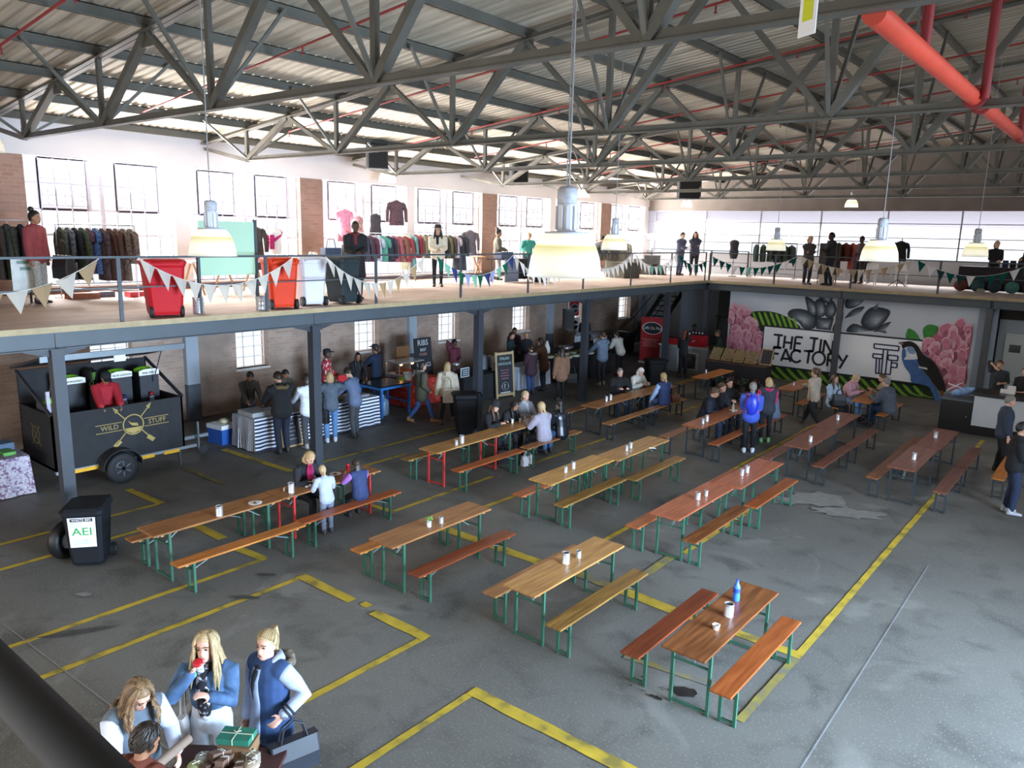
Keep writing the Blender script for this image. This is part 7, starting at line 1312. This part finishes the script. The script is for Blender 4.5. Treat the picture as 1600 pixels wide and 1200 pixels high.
t, J, HC, HM, s, K = person('woman with a blonde ponytail in a navy gilet over a pale grey hoodie', -5.33, 3.37, (.2, -1), 1.62, top='#a9b4cc', vest='#2f4a76', bottom='#15151a', hair='fair', style='pony', skin='p', lod=0, hands=((.2, .1, .86), (-.25, .10, 1.02)), hem=.70, hood='#9aa5ba', fur='#6d6255', furk=1.3, bulk=.026, hd=(-4, 10), legs=.006)
for k in (0, 1): w_ = J['el', -1].lerp(J['wr', -1], .72+.14*k); d_ = (J['wr', -1]-J['el', -1]).normalized(); MB().tube([w_-d_*.009, w_+d_*.009], .066, 14).build('cuff_stripe', pm('#20242f', .8), t)
m = MB(); m.rings([[V((.03+w_*math.cos(q), y_+.02*math.sin(q), z_))*.953 for q in [6.283*k/10 for k in range(10)]] for z_, y_, w_ in ((.70, .165, .07), (.8, .176, .068), (.95, .163, .06), (1.08, .152, .055), (1.2, .163, .05), (1.3, .155, .045), (1.40, .11, .05))]); m.build('hoodie_front', pm('#8590a6', .85, .12, 10), t)
m = MB(); m.rings([[V((.03+w_*math.cos(q), y_+.016*math.sin(q), z_))*.953 for q in [6.283*k/10 for k in range(10)]] for z_, y_, w_ in ((1.13, .165, .004), (1.25, .178, .02), (1.34, .155, .03), (1.42, .10, .035))]); m.build('shirt_front', pm('#17171b', .85), t)
q = world(t, J['wr', -1]+V((-.13, .03, -.43))); bg = bag('handbag', 'black leather tote hanging from the arm of the woman in the navy gilet', q, t.rotation_euler.z+1.15, .42, .16, .28, '#20242c', .17)
for sx in (-.11, .11): MB().lathe([(.014, 0), (.022, 0), (.022, .006), (.014, .006)], 12, (0, 0, 0)).build('ring', TIN, bg, (sx, -.055, .245)).rotation_euler = (R(90), 0, 0)
MB().bb(.06, .10, -.083, -.076, .07, .08).build('maker_plate', TIN, bg)
t, J, HC, HM, s, K = person('woman with wavy fair hair in a grey gilet holding a brown paper roll', -5.58, 2.31, (1, .02), 1.65, top='#c9cede', vest='#5f6a75', bottom='#3a3f4a', hair='wavy', style='wavy', skin='p', lod=0, hands=((.16, .42, 1.06), (-.2, .30, 1.02)), hem=.78, fur='#6a5a48', hd=(30, 0), lean=6)
a_, b_ = world(t, J['wr', 1]+V((.12, .10, .03))), world(t, J['wr', -1]+V((-.1, .0, .05)))
r_ = thing('paper_roll', 'brown paper roll tied with string in the hands of the wavy haired woman', 'roll', a_); d_ = b_-a_; MB().tube([d_*-.05, d_*1.0], .036, 16).build('roll_body', pm('#8d7868', .8, .08, 10), r_); MB().tube([d_*.30, d_*.34], .039, 14).build('string', pm('#d9d2bd', .8), r_)
person('person with short dark brown hair in a rust brown jacket, seen from behind', -4.89, 2.06, (-.3, .95), 1.60, top='#6a3322', bottom='#2c2a2c', hair='dark', style='short', skin='m', lod=0, hands='front', bulk=.035, hd=(10, -12))
# --- girls and woman at the red-legged table
person('woman in a black cardigan over a pink top seated with the two girls', -10.72, 7.55, (1, .1), 1.66, pose='sit', hands='table', top='#1d1d22', bottom='#16161a', hair='blond', style='bob', lean=14, hd=(24, 0), extra=None, scarf=None, vest=None)
MB().ball((0, .225, .92), (.075, .035, .2), 10, 8).build('pink_top', pm('#c22a6c', .8, .1), bpy.data.objects[[o.name for o in bpy.data.objects if o.name.startswith('person') and o.parent is None][-1]])
person('little girl with fair hair standing in a pale grey top and grey leggings', -9.96, 7.5, (-1, .25), 1.16, top='#aab4cc', bottom='#73798a', hair='fair', style='lowpony', hands=((.14, .36, 1.22), (-.14, .36, 1.2)), lean=16, hd=(18, 0), shoes='#3a3a42', hem=.8)
person('girl with long brown hair in a navy gilet with purple sleeves on the bench', -9.85, 8.12, (-1, .15), 1.28, pose='sit', hands='table', top='#a86fc0', vest='#26345c', bottom='#1d1d24', hair='dark', style='long', lean=10, hd=(14, 0), shoes='#26262c', feet=((.12, .30, .22), (-.1, .34, .18)))
# --- five young women
person('girl in a black beanie and black coat at the table', -11.0, 12.75, (1, .2), 1.64, pose='sit', hands='table', top='#17171b', bottom='#1c1c22', hair='brown', style='long', lean=14, hd=(12, 0), hat=('beanie', '#1d1d22'), bulk=.035)
person('young woman with black hair and a black coat leaning over the table', -10.95, 13.3, (1, .1), 1.62, pose='sit', hands='eat', top='#191a1e', bottom='#17171b', hair='black', style='long', skin='m', lean=22, hd=(18, 0), bulk=.035)
person('blonde young woman in a grey scarf at the back of the table', -11.0, 14.1, (1, -.1), 1.64, pose='sit', hands='eat', top='#8b8d95', bottom='#2c2d35', hair='fair', style='lowpony', skin='p', scarf='#a9a9b0', bulk=.03)
person('blonde young woman in a lilac padded jacket seen from behind', -9.86, 13.4, (-1, .15), 1.64, pose='sit', hands='table', top='#97909e', bottom='#1d1e26', hair='fair', style='lowpony', lean=10, bulk=.04, hood='#a49a98', hem=.5)
person('young woman with black hair in a black leather jacket', -9.75, 13.92, (-1, .0), 1.66, pose='sit', hands='eat', top=pm('#17191f', .35, .2, 10), bottom='#4a6c9c', hair='black', style='long', lean=8, bulk=.03)
bag('handbag', 'white handbag on the floor under the bench of the lilac jacket', (-9.9, 12.85, 0), 1.4, .3, .12, .22, '#cfcbd0', .12); bag('shopping_bag', 'black bag lying on the floor under the five young women', (-10.35, 12.7, 0), .8, .45, .3, .3, '#131316', .1, 'bag')
# --- striped stall customers and sellers
person('person in a black parka with a brown fur hood at the striped table', -14.5, 9.75, (-1, .1), 1.86, hands='reach', top='#1b1b1f', bottom='#1d2436', hair='dark', style='short', bulk=.05, fur='#6a5a3c', hem=.78, lean=5, wide=1.08, hd=(18, 0))
person('person in a white hoodie at the striped table', -14.4, 10.4, (-1, .15), 1.74, hands='reach', top='#d5d8e2', bottom='#3d3d42', shoes='#8d8a86', hair='dark', style='bob', bulk=.04, hood=True, wide=1.05, hd=(20, 0))
person('blonde woman in a grey jacket and light jeans raising an arm at the striped table', -14.45, 11.05, (-.9, .45), 1.70, hands=((.3, .42, 1.36), (-.22, .3, .98)), top='#4f5864', bottom='#557ba6', shoes='#b9bcc2', hair='blond', style='bob', bulk=.03)
bag('shoulder_bag', 'black bag hanging at the side of the blonde woman in grey', (-14.35, 10.75, .55), .3, .3, .14, .32, '#19191d', .4)
person('man in a slate blue fleece looking down at the striped table', -14.4, 11.75, (-.95, -.3), 1.74, hands='reach', top='#5a6680', bottom='#3c3e42', hair='dark', style='short', bulk=.035, lean=10, hd=(26, 0))
person('seller with short black hair behind the striped table, first', -16.35, 10.05, (1, -.2), 1.66, hands='reach', top='#4a4440', bottom='#2a2a2e', hair='black', style='short', skin='m', lean=12, hd=(28, 0))
person('seller with dark hair behind the striped table, second', -16.35, 11.0, (1, -.1), 1.6, hands='reach', top='#5c564e', bottom='#2a2a2e', hair='black', style='bob', skin='m', lean=14, hd=(30, 0))
person('man in a red plaid shirt and dark cap by the prep table', -17.15, 13.0, (.8, .6), 1.74, hands='front', top=PLAID, bottom='#2a2a30', hair='black', style='short', skin='d', hat=('cap', '#1c1c20'))
person('woman in black with dark hair working at the prep table', -17.0, 13.95, (.9, -.4), 1.6, hands='reach', top='#1d1c21', bottom='#26262b', hair='black', style='long', skin='m', lean=12)
person('man in a navy shirt seen from behind at the grill', -16.8, 14.5, (-1, -.2), 1.76, hands='reach', top='#22304a', bottom='#1c2436', hair='dark', style='short', skin='m', hat=('cap', '#2a2a30'), bulk=.03)
person('girl in an olive parka and jeans striding past in tan boots', -14.25, 13.85, (.35, .93), 1.68, pose='walk', hands='pocket', top='#4b4a3c', bottom='#34507e', shoes='#9a6a3c', hair='dark', style='bob', bulk=.04, hood='#8f8a7c', hem=.66)
person('woman in a cream jacket and black leggings walking away', -13.7, 14.25, (-.5, .85), 1.68, pose='walk', hands='walk', top='#b9ac98', bottom='#131316', shoes='#5a3626', hair='blond', style='bob', bulk=.045, hood='#c4b8a6', hem=.72, legs=.004)
bag('tote_bag', 'pale canvas tote bag at the side of the woman in the cream jacket', (-13.45, 14.1, .66), .9, .38, .12, .36, '#c4b8a8', .3, 'bag')
person('man in a maroon jumper raising a hand to his mouth behind the black table', -16.6, 17.55, (1, -.2), 1.66, hands='phone', top='#5a2030', bottom='#2a2a2e', hair='black', style='short', skin='d')
for i, (x, y, f, tp, hr, st, hnd, lb) in enumerate(((-16.5, 20.3, (1, .5), '#2a4448', 'dark', 'short', 'down', 'man in a black and teal top beyond the framed chalkboard'), (-16.2, 20.75, (1, -.4), '#2a2d33', 'blond', 'cropped', 'front', 'man in a dark hoodie facing the hall beyond the framed chalkboard'), (-17.2, 21.35, (1, -.5), '#3a1c26', 'black', 'short', 'carry', 'woman in a maroon coat with a black fur collar smiling beyond the framed chalkboard'))):
    person(lb, x, y, f, 1.68, hands=hnd, top=tp, bottom='#22232a', hair=hr, style=st, fur='#171316' if i == 2 else None, bulk=.03, lod=2)
person('woman in a maroon padded coat with a fur hood, seen from behind', -14.55, 18.95, (-1, .3), 1.58, hands='front', top='#3b2530', bottom='#2c4270', hair='dark', style='short', fur='#8a8078', bulk=.045, hem=.66)
person('woman in a brown coat leaning towards the white clothed table', -14.6, 19.7, (-.95, -.2), 1.72, hands='reach', top='#5a3d28', bottom='#1d2436', hair='dark', style='bob', bulk=.04, hem=.66, lean=12)
person('woman in a tan coat and black tights with long dark hair, seen from behind', -13.3, 18.85, (-.9, .4), 1.64, hands='down', top='#84604a', bottom='#131316', hair='dark', style='long', bulk=.045, hem=.62, legs=.002)
bag('handbag', 'black handbag at the side of the woman in the tan coat', (-13.1, 19.15, .55), .5, .32, .14, .28, '#17171b', .3)
person('dark dressed man with a backpack standing by the low windows', -17.6, 26.5, (.9, -.3), 1.74, top='#17171a', bottom='#1a1a1e', hair='black', style='short', skin='d', lod=2, bulk=.04)
person('man in a grey blue hoodie and dark trousers at the salad table', -13.75, 21.85, (-.95, .3), 1.84, hands='reach', top='#6f7f94', bottom='#26272c', shoes='#8a8a80', hair='brown', style='short', bulk=.04, hood=True)
person('woman in a cream jacket bending over the salad table', -14.3, 23.95, (-1, .2), 1.66, hands='reach', top='#c9c5b8', bottom='#1a1c26', hair='dark', style='lowpony', bulk=.04, lean=24)
person('woman in black with reddish hair standing before the coffee counter', -12.42, 25.2, (.2, 1), 1.74, hands='phone', top='#1d1e22', bottom='#121214', hair='red', style='long', skin='l', lod=1)
person('barista with black hair behind the red espresso machine', -13.35, 27.9, (.2, -1), 1.66, hands='front', top='#26262a', bottom='#222226', hair='black', style='short', skin='d', lod=2)
person('person in a dark green coat behind the corner column', -11.75, 26.6, (-.8, -.6), 1.7, hands='front', top='#1b2420', bottom='#1a1a1e', hair='dark', style='short', skin='m', lod=2, bulk=.05)
# --- seated along the salad column table
person('bald man in a black fleece seated with his back to the stalls', -11.05, 18.45, (.85, -.6), 1.74, pose='sit', hands='table', top='#131315', bottom='#1c2b44', hair='grey', style='cropped', skin='p', bulk=.04, wide=1.1, lean=8)
person('white haired woman in a cream jacket looking down at her plate', -11.0, 19.3, (1, -.2), 1.66, pose='sit', hands='table', top='#c4c2b8', bottom='#33363f', hair='white', style='bob', skin='p', bulk=.04, lean=14, hd=(24, 0))
person('woman with a fair ponytail in a pale blue and navy jacket', -9.72, 18.75, (-.95, .3), 1.66, pose='sit', hands='eat', top='#9db8dc', vest='#25345c', bottom='#4c6288', hair='blond', style='lowpony', bulk=.03, lean=6)
bag('handbag', 'brown leather bag on the bench beside the navy jacket', (-9.68, 19.3, .472), 1.2, .3, .14, .2, '#7a4a34', .12)
# --- group around the man in the navy hoodie
person('young man in a navy hoodie resting his chin on his hand', -8.08, 17.75, (1, .3), 1.76, pose='sit', hands='chin', top='#171c2a', bottom='#2c3a56', hair='brown', style='short', bulk=.04, lean=18, hd=(14, 0), hood=True)
person('young man in glasses and a dark jacket beyond the navy hoodie', -8.1, 18.5, (1, -.2), 1.74, pose='sit', hands='eat', top='#1c1d24', bottom='#26262c', hair='brown', style='short', bulk=.035, lean=12)
person('dark haired woman in black turning sideways at the table', -8.1, 19.25, (.8, -.6), 1.68, pose='sit', hands='table', top='#18181c', bottom='#202026', hair='black', style='bob', bulk=.035)
person('girl in a bright blue jacket standing with her back turned', -6.68, 17.3, (-.45, .9), 1.70, hands='front', top='#3a55b8', bottom='#14151a', shoes='#c4cad4', hair='grey', style='lowpony', bulk=.04, hood=True, hem=.74)
bp = thing('backpack', 'blue drawstring backpack with pink straps worn over the blue jacket', 'backpack', (-6.60, 17.12, 1.0), math.atan2(.45, .9)); MB().ball((0, 0, .2), (.15, .07, .24), 14, 9).build('bag_body', pm('#2336b8', .35, .15, 6), bp)
for sd in (-1, 1): MB().tube([(sd*.07, .02, .42), (sd*.12, .08, .47), (sd*.14, .09, .3), (sd*.13, .0, .02)], .012, 6).build('strap', pm('#d0556a', .5), bp)
person('young woman in a charcoal and hot pink hooded jacket with black tights', -6.75, 18.5, (-.55, .8), 1.64, hands='front', top='#b52a5c', vest='#2a2c36', bottom='#17181d', shoes='#6fa86a', hair='blond', style='bob', bulk=.035, hood='#24262e', hem=.8, legs=.004)
person('man in a grey shirt seated behind the hot pink sleeves', -6.88, 19.4, (-.95, -.1), 1.76, pose='sit', hands='table', top='#5b6a80', bottom='#2a3a56', hair='brown', style='short', bulk=.03, lean=10, wide=1.05)
person('woman in a beige jacket striding along with a drink', -6.4, 20.95, (-.95, .25), 1.66, pose='walk', hands=((.12, .42, 1.12), (-.24, -.12, .9)), top='#a59786', bottom='#16161b', shoes='#4a3424', hair='brown', style='pony', bulk=.04, hem=.8, hood=True)
person('woman with long brown hair in a pale blue shirt seated with a black bag', -6.25, 22.1, (.9, -.3), 1.66, pose='sit', hands='lap', top='#a3b6c9', bottom='#15161b', hair='brown', style='long', bulk=.03)
bag('handbag', 'black handbag on the lap of the woman in the pale blue shirt', (-5.98, 21.85, .55), .6, .34, .16, .3, '#15161a', .15)
person('woman with cropped blonde hair in a pink jacket and pale jeans', -6.1, 22.9, (1, -.15), 1.68, pose='sit', hands='table', top='#b58a94', bottom='#7fa0cc', hair='fair', style='short', skin='p', bulk=.045, lean=16, hd=(24, 0), wide=1.08)
person('person mostly hidden between the pink jacket and the heavy man', -5.15, 23.5, (-.9, -.4), 1.66, pose='sit', hands='table', top='#8a7a62', bottom='#4a4a50', hair='brown', style='short', lod=2, lean=14)
person('heavy bald man in a grey jumper and jeans at the end of the bench', -4.82, 22.35, (-1, .25), 1.80, pose='sit', hands='table', top='#4d525c', bottom='#263450', hair='grey', style='cropped', skin='p', bulk=.05, wide=1.2, lean=10)
# --- bar and the two standing men
person('man in a charcoal shirt on the phone behind the bar', -2.75, 25.6, (.1, -1), 1.78, hands='phone', top='#2f3439', bottom='#1c1d22', hair='brown', style='short', sleeve=.45)
person('person in a black T-shirt at the photo edge behind the bar', -2.05, 25.0, (-.3, -1), 1.74, hands='front', top='#121214', bottom='#18181c', hair='dark', style='short', sleeve=.45, skin='l', lod=2)
person('balding man in a slate jumper walking past the white bar front', -1.86, 19.75, (.9, .3), 1.76, hands='down', top='#2d3748', bottom='#131316', hair='grey', style='cropped', skin='p', bulk=.035, wide=1.1, sleeve=.85)
person('man in a black top and dark jeans with white trainers', -1.32, 16.75, (1, .3), 1.78, hands='front', top='#131418', bottom='#1d2a44', shoes='#a9abb0', hair='black', style='short', bulk=.035, wide=1.05)
person('seller in a red hooded top looking down inside the black trailer', -15.7, 6.5, (1, -.15), 1.68, hands='reach', top='#a31d2a', bottom='#1c1c20', hair='black', style='short', skin='m', bulk=.04, hd=(32, 0), hat=('cap', '#17171a'), z=.47)
# --- mezzanine visitors
person('woman with a high bun in a rust red cardigan and patterned leggings', -16.72, 5.85, (.75, .6), 1.78, z=D, hands='down', top='#8a3a3c', bottom=LEGP, hair='black', style='bun', skin='m', bulk=.045, hem=.74, shoes='#3a2a26')
bag('shoulder_bag', 'large black bag hanging beside the woman in the rust red cardigan', (-16.42, 6.2, D+.5), .3, .4, .2, .45, '#1b1a20', .3)
person('man in a long black coat with his hands clasped on the mezzanine', -14.0, 11.5, (.85, -.45), 1.76, z=D, hands='front', top='#191719', bottom='#332a2e', shoes='#7a2f30', hair='black', style='cropped', skin='d', bulk=.04, hem=.52, scarf='#6a2a2c')
person('woman in a cream jumper and a dark brimmed hat on the mezzanine', -15.9, 16.1, (.75, -.65), 1.74, z=D, hands='front', top='#d4cbb4', bottom='#18181c', shoes='#1a1a1e', hair='dark', style='long', skin='l', hat=('brim', '#3a3032'), bulk=.045, scarf='#2b2428', legs=.004)
person('woman with a bun in an olive top standing in profile behind the market table', -17.1, 20.2, (.7, .7), 1.7, z=D, hands='front', top='#5d5a4c', bottom='#b5b1ac', hair='black', style='bun', skin='m', bulk=.035, lod=2)
person('fair person in a teal shirt bending behind the largest lamp', -16.9, 21.6, (.7, -.6), 1.66, z=D, hands='reach', top='#3f9a8a', bottom='#4a4a50', hair='fair', style='short', lean=22, lod=2)
person('person in pale jeans and a dark top bending over the far corner clothes', -16.4, 25.1, (.5, .8), 1.66, z=D, hands='reach', top='#4a4c50', bottom='#6f9ab8', hair='dark', style='short', lean=35, lod=2)
person('silhouetted man with a bag looking at his phone on the far corner', -15.35, 30.2, (.85, -.3), 1.8, z=D, hands='cross', top='#5a5f78', bottom='#4f566e', hair='dark', style='short', lod=2, bulk=.035, lean=6)
person('silhouetted woman in a jacket and black trousers beside the man on his phone', -14.95, 30.75, (.4, -.9), 1.84, z=D, hands='cross', top='#4a4d60', bottom='#33343f', hair='dark', style='long', lod=2, bulk=.035)
person('pale haired woman in a grey coat behind the far railing', -9.45, 28.7, (.6, -.6), 1.74, z=D, hands='cross', top='#4c4644', bottom='#2a2a2e', hair='fair', style='bob', lod=2, bulk=.04, hem=.62)
person('tall man in a black jacket behind the far railing', -8.75, 28.95, (-.6, -.6), 1.88, z=D, hands='cross', top='#232326', bottom='#202836', hair='black', style='short', skin='d', lod=2, bulk=.04)
person('man in a dusky pink top standing by the dark and red rack', -8.4, 31.5, (-.4, -.9), 1.8, z=D, hands='front', top='#5a4248', bottom='#2a2426', hair='black', style='cropped', skin='d', lod=2)
person('blonde woman in black seated at the far market table', -4.05, 31.95, (.5, -.8), 1.72, z=D, hands='front', top='#17171a', bottom='#1a1a1e', hair='fair', style='bob', lod=2)
person('person in a dark coat at the photo edge on the far mezzanine', -2.95, 31.5, (-.7, -.6), 1.84, z=D, hands='front', top='#1f1d24', bottom='#1b1b20', hair='black', style='short', lod=2, bulk=.045, hat=('cap', '#1c1c20'))
